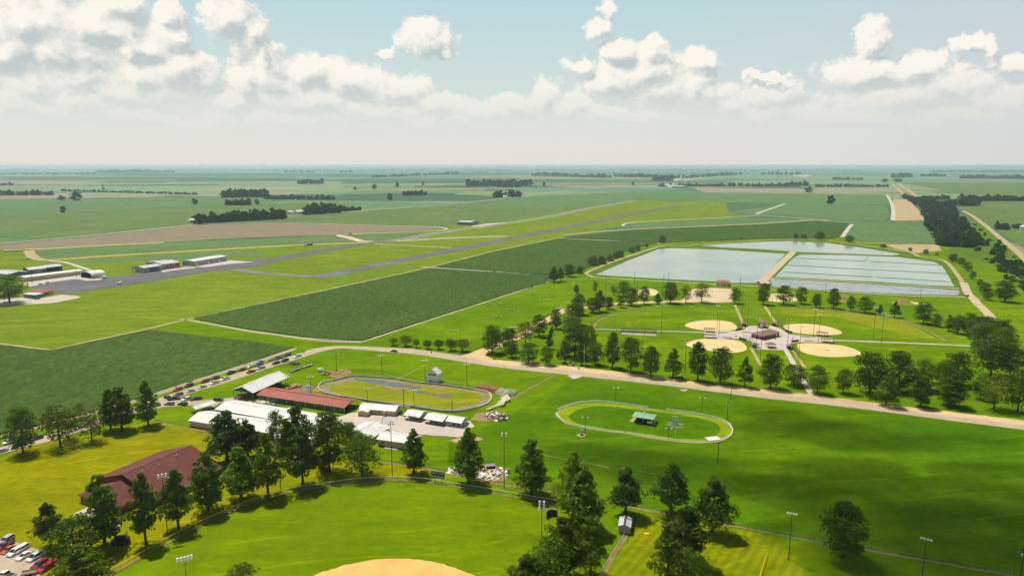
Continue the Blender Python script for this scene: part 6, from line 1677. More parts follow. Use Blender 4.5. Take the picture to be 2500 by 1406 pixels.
for i, (bx, by, tx, ty, n, lb) in enumerate(((1614, 819, 1615, 742, 4, 'pole by the batting cage'), (1479, 771, 1480, 712, 4, 'pole at the curved fence by the drive trees'), (1444.5, 804, 1444.5, 779, 2, 'short pole at the path end by the big clump'), (1672, 915, 1674, 834, 4, 'pole between the road trees and lower sand diamond'),
    (1750, 806, 1752, 746, 4, 'thin pole on the edge of the upper sand diamond'), (1754.6, 824, 1756.5, 757, 2, 'pole rising from the plaza wing'), (1847, 837, 1849, 775.5, 2, 'pole left of the brick building corner'), (1856, 880, 1858, 792, 2, 'tall pole on the grass below the plaza'), (1922, 846, 1926, 778, 2, 'pole by the white picnic tables'),
    (1949.5, 884, 1954, 796, 2, 'pole in the grass by the footpath'), (1986, 818, 1988, 754, 4, 'pole on the edge of the striped-grass diamond'), (1997.5, 835, 2000.6, 767, 4, 'pole by the roofed dugout'), (2132, 826, 2136.5, 749, 8, 'many-lamp pole in the striped outfield'), (2151, 843, 2156, 763, 8, 'many-lamp pole by the long footpath'),
    (2251.7, 801, 2253.5, 741, 4, 'pole in front of the big dark park tree'), (2394, 856, 2394, 816, 2, 'pole in the heavy dark trees'), (2196, 925, 2199, 859, 6, 'lamps showing over the towering dark tree'), (1478.5, 719, 1479, 677, 2, 'pole on the upper lawn by the pond'), (1631, 718, 1631.6, 665, 2, 'pole standing before the pond with lamp'), (1616.6, 739, 1616.6, 674, 2, 'pole at the orange diamond corner'),
    (1555, 707, 1554.6, 681, 2, 'short pole near the small upper diamond'), (1811, 778, 1812, 706, 4, 'pole beside the dirt foul strip'), (1825, 793, 1826, 736, 2, 'pole behind the upper score booth'), (1883, 777, 1884, 706, 4, 'pole beside the second dirt foul strip'))):
    light_pole(lb, bx, by, tx, ty, n, SG, 'polesteel', 2.2, 2 if n >= 6 else 1, r0=.14)
p = P(1426, 897); r = thing('flagpole', 'tall white flagpole on a pale slab beside the road', 'flagpole', p)
h = height_to(p, 843)
MB().tube((0, 0, 0), (0, 0, h), .10, .06, 8).build('pole', M['white'], r); MB().ball((0, 0, h + .1), .14).build('finial', M['yellow'], r); MB().box(-1.4, -.8, -.05, 1.4, .8, .15).build('base', M['plank'], r)
p = P(1349, 1216); r = thing('foul_pole', 'bright yellow foul pole at the outfield fence corner', 'foul pole', p)
h = height_to(p, 1184)
MB().tube((0, 0, 0), (0, 0, h), .10, .10, 8).build('pole', M['yellow'], r); MB().box(.1, -.03, h * .45, .7, .03, h).build('screen', M['yellow'], r)
for x, b_, t_, lb in ((1590, 1064, 1044, 'thin white post inside the near ring rail'), (1648, 1071, 1053, 'shorter thin white post inside the ring')):
    p = P(x, b_); r = thing('marker_post', lb, 'post', p, 0, 'thin posts in the show ring'); h = height_to(p, t_)
    MB().tube((0, 0, -.1), (0, 0, h), .06, .05, 6).build('pole', M['lattice'], r); MB().box(-.3, -.05, h, .3, .05, h + .15).build('cap', M['lattice'], r)

# ---------------------------------------------------------------- fences
def fence(label, px, h, step, post='steel', rail=None, net=True, name='chain_link_fence', rails=1, rr=.05, pr=.05, smooth=True, group=None, cap=95, closed=False):
    pts = [P(x, y) for x, y in (smooth_px(px) if smooth else px)]
    L = sum((b - a).length for a, b in zip(pts[:-1], pts[1:]))
    step = max(step, L / cap)
    pts = resample(pts, step, False)
    r = thing(name, label, 'fence', pts[0], 0, group)
    loc = [p - pts[0] for p in pts]
    me = MB().tube((0, 0, -.1), (0, 0, h), pr, pr, 6).mesh('post', M[post])
    keep = [loc[0]]
    for p in loc[1:]:
        if (p - keep[-1]).length >= step * .75: keep.append(p)
    for p in keep[:99]:
        o = bpy.data.objects.new('post', me); COL.objects.link(o); o.parent = r; o.location = p
    for k in range(rails):
        z = h - .05 - k * h * .42
        MB().path([p + Vector((0, 0, z)) for p in loc], rr, 6).build('top_rail' if k == 0 else 'lower_rail', M[rail or post], r)
    if net:
        q = MB()
        for a, b in zip(loc[:-1], loc[1:]): q.add([a + Vector((0, 0, .05)), b + Vector((0, 0, .05)), b + Vector((0, 0, h - .1)), a + Vector((0, 0, h - .1))], [(0, 1, 2, 3)])
        q.build('netting', M['net'], r)
    return r
OUTF = [(268, 1405), (330, 1370), (400, 1330), (478, 1289), (560, 1252), (640, 1221), (702, 1203.5), (805, 1187.5), (880, 1178), (958, 1174), (1035, 1178), (1112, 1190), (1180, 1201), (1240, 1211), (1300, 1222), (1359, 1232)]
fence('curved outfield fence with yellow cap, near stretch from the car park', OUTF[:6], 1.9, 4, 'steel', 'yellow', rr=.09)
fence('curved outfield fence with pale top rail under the cypress trees and scoreboard', OUTF[5:], 1.9, 4, 'steel', 'plank', rr=.085)
fence('boundary fence between meadow and striped lawn', [(920, 1126), (1035, 1143), (1110, 1160), (1250, 1188), (1353, 1203), (1469, 1226), (1545, 1240), (1635, 1256), (1712, 1273), (1799, 1287), (1860, 1298), (2014, 1328), (2116, 1343), (2474, 1407)], 1.5, 6, 'polewood', 'steel', rr=.03)
fence('fence along the top of the dry lawn below the carport', [(379, 1029), (461, 1045), (530, 1060)], 1.5, 3, 'steel', rr=.03)
fence('pale-capped fence leading down from the grey shed', [(1527, 1303), (1500, 1348), (1470, 1398), (1440, 1450)], 1.3, 2.5, 'steel', 'alu', rr=.06)
fence('short yellow-capped fence at the lower edge of the striped lawn', [(1872, 1360), (1862, 1390), (1850, 1430)], 1.4, 2.5, 'steel', 'yellow', rr=.09, smooth=False)
fence('wire fence running up from the bleachers to the road', [(1243, 976), (1290, 949), (1353, 916)], 1.6, 4, 'polewood', 'steel', rr=.03, smooth=False)
fence('wire fence behind the muddy oval and tower', [(785, 920), (860, 904), (940, 910), (1030, 930), (1110, 940), (1160, 946)], 1.5, 6, 'polewood', 'steel', rr=.03)
fence('pale fence below the oval past the food stands', [(1085, 1008), (1125, 1010), (1162, 1004)], 1.6, 3, 'steel', 'alu', rr=.06, smooth=False)
SF = 'softball outfield fences'
fence('curved fence round the upper sand diamond outfield', [(1720, 810), (1600, 806), (1450, 801), (1455, 786), (1480, 772), (1530, 760), (1620, 753), (1720, 748), (1790, 745)], 1.6, 6, 'steel', rr=.03, group=SF)
fence('straight fence along the lower sand diamond', [(1720, 818), (1600, 813), (1447, 806)], 1.6, 6, 'steel', rr=.03, smooth=False, group=SF)
fence('fence round the striped-grass outfield', [(1900, 750), (2000, 755), (2100, 765), (2200, 782), (2260, 805), (2310, 832)], 1.8, 6, 'steel', rr=.03, group=SF)
fence('fence along the long footpath by the striped grass', [(2034, 825), (2180, 831), (2320, 838)], 1.6, 6, 'steel', rr=.03, smooth=False, group=SF)
fence('fence along the grass beside the brightest diamond', [(2036, 839), (2180, 845), (2380, 852), (2400, 880), (2370, 895)], 1.6, 6, 'steel', rr=.03, smooth=False, group=SF)
fence('fence edging the road lawn under the row of trees', [(1930, 960), (2000, 972), (2060, 980), (2130, 990)], 1.2, 5, 'polewood', 'steel', rr=.03, smooth=False, group=SF)
fence('pale blue pipe rail under the far softball trees', [(1955, 749), (2030, 754), (2100, 761)], .8, 6, 'alu', 'alu', net=False, rr=.12, smooth=False, name='pipe_rail')
for i, (px, lb) in enumerate((([(1797, 806), (1806, 800), (1818, 797)], 'upper diamond near the brick tower'), ([(1814, 832), (1830, 838), (1838, 846), (1846, 862)], 'lower sand diamond'), ([(1896, 794), (1908, 800), (1926, 812)], 'striped-grass diamond'), ([(1936, 838), (1930, 846), (1936, 858), (1950, 878)], 'brightest diamond'))):
    fence('tall backstop netting behind the ' + lb, px, 5.0, 2.5, 'dkwood', 'steel', rr=.05, smooth=False, name='backstop', group='softball backstops')
ri = RING
k0, k1 = 12, 14
fence('white two-rail fence round the farther half of the show ring', [(1582, 998), (1532, 990.5), (1484, 984), (1456, 982.5), (1430, 983.5), (1412, 986), (1385, 993), (1361, 1003)], 1.25, 2.5, 'white', 'white', False, 'white_rail_fence', 2, .10, .09)
fence('white two-rail fence along the near edge of the show ring before its gap', [(1358, 1011), (1367, 1024), (1383, 1035), (1414, 1043), (1448, 1048.5), (1486, 1055), (1522, 1059)], 1.25, 2.5, 'white', 'white', False, 'white_rail_fence', 2, .10, .09)
fence('white two-rail fence curling round the ring end by the utility poles', [(1530, 1060), (1570, 1067), (1615, 1073.5), (1657, 1080), (1705, 1083), (1746, 1080.5), (1769, 1074), (1786, 1062), (1788, 1052), (1781, 1039), (1763, 1029), (1734, 1020), (1695, 1012.5), (1660, 1007), (1627, 1003)], 1.25, 2.5, 'white', 'white', False, 'white_rail_fence', 2, .10, .09)
# oval barrier
def barrier(label, px, h, mat, th=.3, smooth=True):
    pts = resample([P(x, y) for x, y in (smooth_px(px) if smooth else px)], 3, False)
    q = MB()
    for a, b in zip(pts[:-1], pts[1:]):
        d = (b - a).normalized(); n_ = Vector((-d.y, d.x, 0)) * th / 2
        q.add([a - n_, b - n_, b + n_, a + n_, a - n_ + Vector((0, 0, h)), b - n_ + Vector((0, 0, h)), b + n_ + Vector((0, 0, h)), a + n_ + Vector((0, 0, h))], [(0, 3, 2, 1), (4, 5, 6, 7), (0, 1, 5, 4), (1, 2, 6, 5), (2, 3, 7, 6), (3, 0, 4, 7)])
    return tag(q.build('track_barrier', M[mat]), label, 'barrier', 'barriers of the muddy oval')
OV = smooth_px(OVAL, True, 3)
barrier('grey concrete barrier on the far side of the muddy oval', OVAL[0:7], 1.0, 'concrete_wall', .45)
barrier('pale curved barrier at the bleacher end of the oval', OVAL[6:11], 1.0, 'plank', .4)
barrier('dark barrier along the near side of the oval by the food stands', OVAL[10:16], 1.0, 'concrete_wall', .45)
barrier('pale leaning barrier at the barn end of the oval', OVAL[15:] + OVAL[:1], 1.0, 'plank', .35)
barrier('white pipe laid behind the concession building', [(878, 977), (930, 983), (1000, 996)], .6, 'white', .3, False)

# ---------------------------------------------------------------- seating, dugouts, small structures
def bleacher(label, x, y, toward, n, ln, mat, group):
    p = P(x, y); q = P(*toward); a = math.atan2(q.y - p.y, q.x - p.x)
    r = thing('bleacher', label, 'bleacher', p, a, group)
    for i in range(n):
        MB().box(-i * .75 - .18, -ln / 2, .35 + i * .36, -i * .75 + .18, ln / 2, .43 + i * .36).build('seat_plank', M[mat], r)
        MB().box(-i * .75 - .60, -ln / 2, .12 + i * .36, -i * .75 - .24, ln / 2, .17 + i * .36).build('foot_plank', M[mat], r)
    for s in (-.42, 0, .42):
        b = MB()
        b.tube((.1, s * ln, .1), (-(n - 1) * .75, s * ln, .33 + (n - 1) * .36), .05, .05, 5).tube((-(n - 1) * .75, s * ln, -.05), (-(n - 1) * .75, s * ln, .33 + (n - 1) * .36), .05, .05, 5).tube((.1, s * ln, -.05), (.1, s * ln, .35), .05, .05, 5)
        b.build('frame', M['steel'], r)
    return r
BG = 'bleachers at the end of the muddy oval'
OC = (1040, 962)
bleacher('faded red bleacher closest to the announcer tower', 1174, 951, (1150, 975), 6, 8, 'pinkplank', BG); bleacher('faded red bleacher second along the oval bend', 1199, 957, (1160, 975), 6, 8, 'pinkplank', BG); bleacher('pink and pale bleacher at the oval bend', 1217, 964, (1165, 975), 6, 8, 'plank', BG)
bleacher('metal bleacher standing askew at the outside of the bend', 1240, 966, (1210, 985), 6, 6, 'alu', BG); bleacher('pale plank bleacher past the bend', 1226, 977, (1175, 980), 5, 8, 'plank', BG); bleacher('pale plank bleacher nearer the scrap pile', 1215, 987, (1170, 985), 5, 8, 'plank', BG); bleacher('low worn bleacher at the end of the oval row', 1200, 995, (1165, 985), 3, 8, 'plank', BG)
bleacher('shiny metal bleacher behind the red barn', 757, 955, (800, 960), 6, 9, 'alu', BG)
SB = 'small metal bleachers of the park'
for x, y, tw, lb in ((1763, 812, (1740, 795), 'metal bleacher facing the upper sand diamond'), (1774, 826, (1755, 845), 'metal bleacher facing the lower sand diamond'), (1966, 822, (1985, 804), 'metal bleacher facing the striped-grass diamond'), (1976, 834, (2010, 855), 'metal bleacher facing the brightest diamond'),
    (1235, 808, (1200, 790), 'metal bleacher on the soccer lawn by the large dark tree'), (1252, 800, (1215, 782), 'metal bleacher behind the other one on the soccer lawn'), (1363, 753, (1320, 740), 'metal bleacher on the soccer lawn by the drive'), (1820, 811, (1800, 800), 'long metal bleacher by the brick building')):
    bleacher(lb, x, y, tw, 3, 6, 'alu', SB)
def dugout(label, a, b, group='roofed softball dugouts'):
    A, B = P(*a), P(*b); u = B - A; L = u.length
    r = thing('dugout', label, 'dugout', A, math.atan2(u.y, u.x), group)
    MB().box(-.4, -.4, 2.5, L + .4, 3.2, 2.68).build('roof', M['brown_roof'], r)
    for i in range(5):
        for y in (.05, 2.8): MB().box(L * i / 4 - .06, y - .06, -.1, L * i / 4 + .06, y + .06, 2.48).build('post', M['dkwood'], r)
    MB().box(0.1, 2.3, .42, L - .1, 2.65, .48).box(.2, 2.4, 0, .3, 2.55, .42).box(L - .3, 2.4, 0, L - .2, 2.55, .42).build('bench', M['alu'], r)
    MB().box(.08, -.02, .06, L - .08, .0, 1.1).build('guard_netting', M['net'], r)
dugout('brown-roofed dugout at the edge of the upper sand diamond', (1720, 811), (1744, 812)); dugout('brown-roofed dugout above the lower sand diamond', (1722, 826), (1747, 827)); dugout('brown-roofed dugout at the striped-grass diamond', (1994, 820), (2020, 822)); dugout('brown-roofed dugout above the brightest diamond', (2006, 836), (2034, 838))
def windscreen(label, a, b, h=1.5):
    A, B = P(*a), P(*b); u = B - A; L = u.length
    r = thing('padded_wall', label, 'padded wall', A, math.atan2(u.y, u.x), 'dark padded walls behind home plates')
    MB().box(0, -.1, 0, L, .1, h).build('pad', M['black'], r)
    for i in range(4): MB().box(L * i / 3 - .06, .1, 0, L * i / 3 + .06, .22, h + .3).build('post', M['steel'], r)
windscreen('dark padded wall behind the upper diamond', (1797, 808), (1811, 805)); windscreen('dark padded wall behind the lower sand diamond', (1804, 828), (1822, 833)); windscreen('dark padded wall behind the striped-grass diamond', (1917, 810), (1933, 814)); windscreen('dark padded wall behind the brightest diamond', (1934, 836), (1950, 834))
def picnic_table(label, x, y, mat='white'):
    r = thing('picnic_table', label, 'table', P(x, y), rnd.uniform(0, 3), 'picnic tables on the plaza')
    MB().box(-1.1, -.4, .72, 1.1, .4, .78).build('tabletop', M[mat], r)
    for s in (-1, 1): MB().box(-1.1, s * .75 - .15, .42, 1.1, s * .75 + .15, .47).build('seat', M[mat], r); 
    for s in (-.7, .7): MB().box(s - .05, -.7, 0, s + .05, .7, .06).box(s - .05, -.1, .06, s + .05, .1, .72).build('leg', M['steel'], r)
for x, y, lb in ((1828, 803, 'beside the upper score booth'), (1834, 802, 'between score booth and brick tower'), (1912, 841, 'by the tall plaza pole'), (1918, 843, 'nearest the footpath end of the plaza'), (1851, 839, 'in front of the brick building corner')):
    picnic_table('white picnic table ' + lb, x, y)
# batting cage
A, ang, L, D = frame((1517, 817.5), (1602, 821), (1604, 815))
r = thing('batting_cage', 'long netted batting cage on a pale slab beside the footpath', 'batting cage', A, ang)
for i in range(4):
    for y in (.1, D - .1): MB().tube((L * i / 3, y, 0), (L * i / 3, y, 3.4), .09, .09, 6).build('post', M['black'], r)
MB().path([(0, .1, 3.4), (L, .1, 3.4), (L, D - .1, 3.4), (0, D - .1, 3.4), (0, .1, 3.4)], .07, 6).build('top_frame', M['black'], r)
MB().box(0, .08, .05, L, .12, 3.35).box(0, D - .12, .05, L, D - .08, 3.35).build('netting', M['net'], r)
# soccer goals
def goal(label, a, b, h=2.3):
    A, B = P(*a), P(*b); u = B - A; L = u.length
    r = thing('soccer_goal', label, 'goal', A, math.atan2(u.y, u.x), 'soccer goals on the park lawn')
    MB().path([(0, 0, 0), (0, 0, h), (L, 0, h), (L, 0, 0)], .09, 6).build('goal_frame', M['white'], r)
    MB().path([(0, 0, h), (0, 1.8, 0), (L, 1.8, 0), (L, 0, h)], .04, 5).build('back_frame', M['white'], r)
    q = MB(); q.add([(0, 0, h - .02), (L, 0, h - .02), (L, 1.78, .02), (0, 1.78, .02)], [(0, 1, 2, 3)]); q.build('goal_net', M['net'], r)
goal('white soccer goal in the middle of the lawn by the bean field', (1202, 777), (1225, 778.5)); goal('white soccer goal behind the low roadside trees', (1094, 812), (1118, 813.5)); goal('white soccer goal upper along the soccer lawn', (1235, 760), (1256, 761)); goal('small white soccer goal close to the field corner', (1318, 728), (1338, 729)); goal('white soccer goal near the bronze tree', (1294, 718), (1305, 718))
BNG = 'benches on the soccer lawn'
def bench(label, x, y):
    r = thing('bench', label, 'bench', P(x, y), rnd.uniform(-.3, .5), BNG)
    MB().box(-2.2, -.2, .42, 2.2, .2, .48).build('seat', M['alu'], r)
    for s in (-1.8, 1.8): MB().box(s - .05, -.18, 0, s + .05, .18, .42).build('leg', M['steel'], r)
bench('low metal bench near the bean field on the soccer lawn', 1206, 746); bench('low metal bench farther along the bean field edge', 1221, 740); bench('low white bench at the ring rail gap', 1574, 1000)
def bin_(label, x, y):
    r = thing('litter_bin', label, 'bin', P(x, y), 0, 'dark litter bins along the road')
    MB().tube((0, 0, 0), (0, 0, 1.0), .32, .36, 10).build('body', M['black'], r); MB().tube((0, 0, 1.0), (0, 0, 1.12), .38, .3, 10).build('lid', M['dkwood'], r)
for x, y, lb in ((1053, 862, 'before the low trees'), (1205, 879, 'by the drive entrance'), (1413, 902, 'near the flagpole'), (1338, 770, 'on the lawn by the drive bend'), (1851, 815, 'at the brick building corner'), (1893, 830, 'under the brick building eaves'), (1797, 823, 'on the plaza wing'), (1985, 823, 'by the striped-grass dugout')):
    bin_('dark litter bin ' + lb, x, y)
# entrance sign
A, ang, L, D = frame((1384, 893.5), (1400, 895.5), (1402, 893))
r = thing('entrance_sign', 'low brick entrance sign with cream panel beside the road', 'sign', A, ang)
MB().box(0, 0, -.1, .9, .8, 2.2).box(L - .9, 0, -.1, L, .8, 2.2).build('pillar', M['brick'], r)
MB().box(.9, .2, 0, L - .9, .6, 1.7).build('wall', M['brick'], r)
MB().box(1.0, .12, .35, L - 1.0, .19, 1.6).build('panel', M['plank'], r)
for k, (s0, s1) in enumerate(((.2, .8), (.3, .7), (.25, .75))): MB().box(1.0 + (L - 2) * s0, .09, 1.28 - k * .32, 1.0 + (L - 2) * s1, .115, 1.40 - k * .32).build('lettering', M['dkwood'], r)
for x in (.0, L - .9): MB().box(x - .05, -.05, 2.2, x + .95, .85, 2.35).build('cap', M['plank'], r)
# scoreboard
A, ang, L, D = frame((1063, 1178), (1079, 1180), (1080, 1178))
r = thing('scoreboard', 'dark outfield scoreboard on two posts with pale lettering', 'scoreboard', A, ang)
for x in (0, L): MB().box(x - .1, -.1, -.1, x + .1, .1, 3.2).build('post', M['polewood'], r)
MB().box(-1.4, -.25, 2.0, L + 1.2, -.1, 4.7).build('board', M['slate_metal'], r)
w_ = L + 2.6
q = MB()
for i in range(9): q.box(-1.2 + w_ * (i + .15) / 9, -.29, 2.6, -1.2 + w_ * (i + .7) / 9, -.255, 2.95)
q.box(-1.1, -.29, 3.9, -1.1 + w_ * .3, -.255, 4.15).box(-1.1 + w_ * .55, -.29, 3.9, -1.1 + w_ * .9, -.255, 4.15).build('lettering', M['alu'], r)
MB().box(-1.2, -.29, 3.2, L + 1.0, -.255, 3.7).build('display', M['black'], r)
# ring pavilion
A, ang, L, D = frame((1548, 1032), (1591, 1038.5), (1601, 1030))
r = thing('judging_stand', 'judging stand with pale green hipped roof inside the show ring', 'pavilion', A, ang)
hip_roof(L, D, 3.3, 1.0, 1.0).build('roof', M['green_roof'], r)
for x in (.2, L * .5, L - .2):
    for y in (.2, D - .2): MB().box(x - .08, y - .08, -.1, x + .08, y + .08, 3.32).build('post', M['white'], r)
MB().box(.1, .1, -.05, L - .1, D - .1, .9).build('deck', M['dark'], r)
MB().box(.3, -.02, .02, L * .72, .04, .95).build('skirt', M['black'], r)
MB().box(L * .74, -.1, .9, L, -.02, 1.9).box(L - .02, 0, .9, L + .06, D * .5, 1.9).build('railing', M['white'], r)
MB().tube((L / 2, D / 2, 4.2), (L / 2, D / 2, 5.0), .5, .35, 8).build('cupola', M['white'], r)
A, ang, L, D = frame((1630, 1037), (1666, 1043), (1667, 1041))
r = thing('winners_stand', 'white lattice winners stand with raised middle inside the show ring', 'stand', A, ang)
MB().box(0, 0, 0, L, .2, 1.5).build('panel', M['white'], r); MB().box(L * .3, -.3, 0, L * .7, -.05, 3.2).build('lattice_screen', M['lattice'], r)
for x in (.0, L * .29, L * .5, L * .71, L): MB().box(x - .1, -.12, 0, x + .1, .1, 4.6 if .2 * L < x < .8 * L else 1.9).build('post', M['lattice'], r)
q = MB()
for k in range(6): q.path([(L * .29 + L * .42 * k / 6, -.05, 4.3 + .5 * math.sin(math.pi * k / 6)), (L * .29 + L * .42 * (k + 1) / 6, -.05, 4.3 + .5 * math.sin(math.pi * (k + 1) / 6))], .09, 5)
q.build('arch', M['white'], r)
r = thing('wooden_platform', 'low pale plywood platform in the ring bend', 'platform', P(1741, 1073), R(15))
MB().box(-3, -2, .5, 3, 2, .62).build('deck', M['plank'], r)
for sx in (-2.6, 2.6):
    for sy in (-1.6, 1.6): MB().box(sx - .1, sy - .1, 0, sx + .1, sy + .1, .5).build('leg', M['dkwood'], r)
r = thing('metal_stand', 'small grey metal stand on a dirt pad outside the ring', 'stand', P(1420, 1063), 0)
MB().box(-.8, -.6, .05, .8, .6, .9).build('base', M['steel'], r); MB().box(-.5, -.3, .9, .5, .3, 2.8).build('column', M['alu'], r); MB().box(-.7, -1.6, 0, 1.0, -.8, .25).build('step', M['plank'], r)
# floating booms on the green pond
for px, lb in (([(1939, 630), (2030, 634), (2112, 637.5), (2117, 631), (2118, 626)], 'upper boom with a kink'), ([(2121, 638), (2200, 642), (2300, 648)], 'upper boom running to the pond road'), ([(1921, 647), (2060, 655), (2200, 662), (2314, 668)], 'long middle boom'), ([(1911, 664), (2020, 670), (2130, 676)], 'lower boom by the causeway'), ([(2140, 677), (2230, 682), (2320, 688)], 'lower boom by the pond road')):
    pts = resample([P(x, y, .28) for x, y in px], 8, False)
    tag(MB().path(pts, .24, 6).build('floating_boom', M['dark']), 'dark floating ' + lb + ' across the green pond', 'boom', 'floating booms on the green pond')
# irrigation pipes along crops
IG = 'white irrigation pipes'
for px, lb in (([(371, 963), (480, 927), (600, 889.5), (723, 850)], 'on the field edge behind the parked cars'), ([(472, 783), (600, 806), (730, 824), (850, 833), (884, 834)], 'along the lower edge of the middle bean field'), ([(1030, 652), (1200, 663), (1338, 673.5)], 'between the two bean fields'), ([(1366, 581.5), (1480, 587), (1608, 594)], 'along the upper bean field edge'), ([(212, 1011), (290, 988), (330, 976)], 'behind the slender pointed trees')):
    pts = resample([P(x, y, .3) for x, y in px], 6, False)
    pts = [p + Vector((rnd.uniform(-.3, .3), rnd.uniform(-.3, .3), 0)) for p in pts]
    tag(MB().path(pts, .28, 6).build('irrigation_pipe', M['white']), 'white irrigation pipe lying ' + lb, 'pipe', IG)
# scrap, junk and odds
def scrap(label, x, y, n, rx, ry, mats, hmax, name='scrap_heap', big=2.4):
    r = thing(name, label, 'scrap heap', P(x, y), 0)
    per = {m: MB() for m in mats}
    for i in range(n):
        m = mats[i % len(mats)]
        a = rnd.uniform(0, 6.28); d = math.sqrt(rnd.random())
        w, l, t = rnd.uniform(.3, big) * .5, rnd.uniform(.8, big * 1.6) * .5, rnd.uniform(.05, .3)
        mt = Matrix.Translation((rx * d * math.cos(a), ry * d * math.sin(a), .15 + hmax * (1 - d) * rnd.random())) @ Matrix.Rotation(rnd.uniform(0, 6.28), 4, 'Z') @ Matrix.Rotation(rnd.uniform(-.5, .5), 4, 'X') @ Matrix.Rotation(rnd.uniform(-.4, .4), 4, 'Y')
        per[m].box(-w, -l, -t / 2, w, l, t / 2, 0, mt)
    for m, q in per.items(): q.build({'white': 'sheet_debris', 'plank': 'lumber_debris', 'wood': 'lumber_debris', 'dkwood': 'lumber_debris', 'rust': 'rusty_debris', 'alu': 'metal_debris', 'dark': 'tyre_debris', 'concrete_wall': 'rubble_debris'}[m], M[m], r)
scrap('sprawling heap of white sheeting and lumber behind the outfield fence', 1196, 1156, 130, 7.5, 5.5, ['white', 'plank', 'wood', 'wood', 'alu'], 1.0)
scrap('smaller scatter of white sheets beside the ragged tree', 1122, 1152, 26, 4, 3.5, ['white', 'plank'], .7)
scrap('pile of broken concrete and rusty junk past the bleachers', 1213, 1018, 90, 6, 4.5, ['concrete_wall', 'rust', 'white', 'dark'], 2.0, big=2.0)
scrap('low heap of boards at the weedy mound near the oval', 812, 912, 40, 7, 4, ['wood', 'dkwood'], .9)
scrap('old lumber stacked loosely behind the red barn', 730, 948, 60, 8, 3, ['dkwood', 'wood'], 1.0)
scrap('flat boards lying by the pavilion corner', 640, 981, 24, 6, 2, ['plank'], .25)
r = thing('grey_tarped_crate', 'grey-lidded crate on the white scrap heap', 'crate', P(1198, 1144), R(10))
MB().box(-1.7, -1.1, .2, 1.7, 1.1, 1.5).build('body', M['dark'], r); MB().box(-1.8, -1.2, 1.5, 1.8, 1.2, 1.65).build('lid', M['steel'], r)
r = thing('smoker_trailer', 'black barbecue trailer parked under the lopsided tall tree', 'trailer', P(295, 1328), R(25))
MB().box(-2.6, -1.1, .55, 2.6, 1.1, 1.9).build('body', M['black'], r); MB().tube((-1.6, 0, 2.35), (1.6, 0, 2.35), .75, .75, 12).build('smoker_drum', M['black'], r)
MB().tube((1.9, .4, 1.9), (1.9, .4, 3.6), .14, .14, 8).build('chimney', M['black'], r)
for x in (-.6, .6):
    for s in (-1, 1): MB().tube((x, s * 1.05, .38), (x, s * 1.28, .38), .38, .38, 12).build('wheel', TYRE, r)
MB().tube((2.6, 0, .5), (4.0, 0, .5), .07, .07, 6).build('hitch', M['steel'], r)
def flat_trailer(label, x, y, toward, ln, mat, group='trailers on the grass by the pavilion'):
    p = P(x, y); q = P(*toward)
    r = thing('flatbed_trailer', label, 'trailer', p, math.atan2(q.y - p.y, q.x - p.x), group)
    MB().box(-ln / 2, -1.1, .6, ln / 2, 1.1, .75).build('deck', M[mat], r)
    for s in (-1, 1):
        MB().box(-ln / 2, s * 1.1 - .04, .75, ln / 2, s * 1.1 + .04, 1.1).build('side_rail', M['steel'], r)
        for x_ in (-.5, .5): MB().tube((x_, s * 1.14, .36), (x_, s * 1.36, .36), .36, .36, 10).build('wheel', TYRE, r)
    MB().tube((ln / 2, 0, .6), (ln / 2 + 1.6, 0, .5), .07, .07, 6).build('hitch', M['steel'], r)
    return r
flat_trailer('dark wooden trailer on the grass by the road', 719, 890, (740, 890), 6, 'dkwood'); flat_trailer('grey flat trailer next to the dark wooden one', 752, 895, (772, 889), 7, 'alu'); flat_trailer('low grey ramp trailer trailing toward the pavilion', 722, 905, (745, 896), 9, 'steel'); flat_trailer('brown wooden trailer at the car park edge', 72, 1402, (92, 1398), 4, 'wood')
r = thing('utility_cart', 'cream utility cart with canopy by the weedy mound', 'cart', P(783, 907), R(10))
MB().box(-1.6, -.8, .4, 1.6, .8, 1.0).build('body', PAINT['cream'], r); MB().box(-1.6, -.85, 1.9, 1.0, .85, 2.0).build('canopy', PAINT['cream'], r)
for x in (-1.5, .9):
    for s in (-.75, .75): MB().tube((x, s, 1.0), (x, s, 1.9), .04, .04, 5).build('canopy_post', M['steel'], r)
for x in (-1.0, 1.0):
    for s in (-1, 1): MB().tube((x, s * .7, .3), (x, s * .92, .3), .3, .3, 10).build('wheel', TYRE, r)
# curved dark windscreen at the outfield
r = thing('dark_windscreen', 'curved black windscreen panel standing at the outfield corner', 'windscreen', P(1350, 1268), R(20))
q = MB(); pts = [(2.2 * math.cos(t) , 2.2 * math.sin(t)) for t in [math.pi * (.12 + .76 * i / 8) for i in range(9)]]
for (x0, y0), (x1, y1) in zip(pts[:-1], pts[1:]): q.add([(x0, y0, 0), (x1, y1, 0), (x1, y1, 2.6), (x0, y0, 2.6), (x0 * .97, y0 * .97, 0), (x1 * .97, y1 * .97, 0), (x1 * .97, y1 * .97, 2.6), (x0 * .97, y0 * .97, 2.6)], [(0, 1, 2, 3), (7, 6, 5, 4), (3, 2, 6, 7), (0, 4, 5, 1)])
q.build('screen', M['black'], r); MB().path([(x, y, 2.62) for x, y in pts], .06, 6).build('top_tube', M['alu'], r)
r = thing('yellow_marker', 'yellow and white bag target on the striped lawn', 'marker', P(1578, 1304), R(10))
MB().box(-.8, -.5, .3, .8, .5, .4).build('top', M['yellow'], r); MB().box(-.7, -.4, 0, -.6, .4, .3).box(.6, -.4, 0, .7, .4, .3).build('leg', M['white'], r)
r = thing('street_lamp', 'grey street lamp with curved arm over the lot in the grove', 'street lamp', P(2472, 930), 0)
h_ = height_to(P(2472, 930), 892)
MB().tube((0, 0, -.1), (0, 0, h_), .12, .08, 8).build('pole', M['alu'], r)
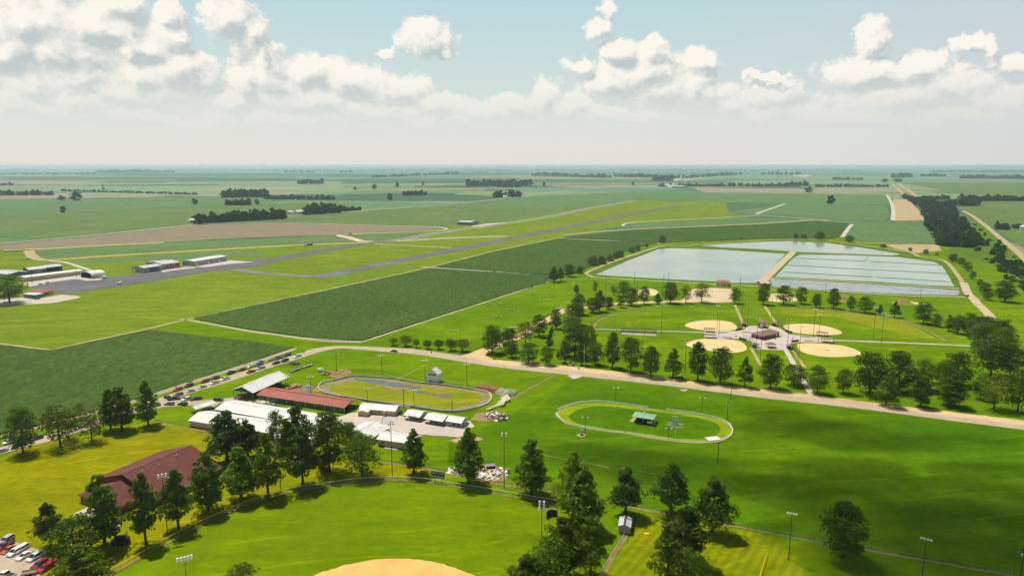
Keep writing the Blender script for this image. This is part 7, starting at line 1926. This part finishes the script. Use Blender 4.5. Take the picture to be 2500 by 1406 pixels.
MB().path([(0, 0, h_), (.6, 0, h_ + .6), (1.6, 0, h_ + .9), (2.8, 0, h_ + .9)], .06, 6).build('arm', M['alu'], r)
MB().box(2.6, -.2, h_ + .78, 3.5, .2, h_ + .95).build('lamp', M['lamp'], r)
r = thing('pitching_mat', 'small green mat in the middle of the brightest sand diamond', 'mat', P(2020, 855.5), 0)
MB().box(-1.4, -.5, .2, 1.4, .5, .3).build('pad', M['green_trim'], r); MB().box(-.35, -.08, .3, .35, .08, .34).build('rubber', M['white'], r)
# dirt mounds
def mound(label, x, y, rx, ry, h):
    n, m = 16, 6; vs = [(0, 0, h)]; fs = []
    for j in range(1, m + 1):
        for i in range(n):
            t = 2 * math.pi * i / n; k = j / m
            vs.append((rx * k * math.cos(t) * rnd.uniform(.85, 1.15), ry * k * math.sin(t) * rnd.uniform(.85, 1.15), h * (math.cos(k * math.pi) * .5 + .5) * rnd.uniform(.75, 1.1) - (.1 if j == m else 0)))
    for i in range(n): fs.append((0, 1 + i, 1 + (i + 1) % n))
    for j in range(m - 1):
        for i in range(n):
            a = 1 + j * n + i; b = 1 + j * n + (i + 1) % n; fs.append((a, a + n, b + n, b))
    q = MB(); q.add(vs, fs)
    tag(q.build('dirt_mound', BROWN, None, True, P(x, y)), label, 'dirt mound', 'earth mounds below the ponds')
mound('brown earth mound with weeds below the filter bed', 2204, 740, 11, 7, 4.0); mound('flat earth mound behind the pointed tree', 2057, 725, 8, 5, 2.0); mound('low earth mound behind the little tree', 2060, 736, 7, 4, 1.4)
mound('weedy earth mound beside the oval and cart', 824, 914, 7, 4, 1.8)
# overhead cable above the oval
tag(MB().path([P(896, 948) * 0 + Vector(v) for v in [tuple((P(897, 982) + Vector((0, 0, 6.6))).lerp(P(1038, 931) + Vector((0, 0, 9.5)), t) - Vector((0, 0, 1.2 * math.sin(math.pi * t)))) for t in [i / 14 for i in range(15)]]], .05, 4).build('overhead_cable', M['plank']), 'pale cable slung across the muddy oval to the tower pole', 'cable')
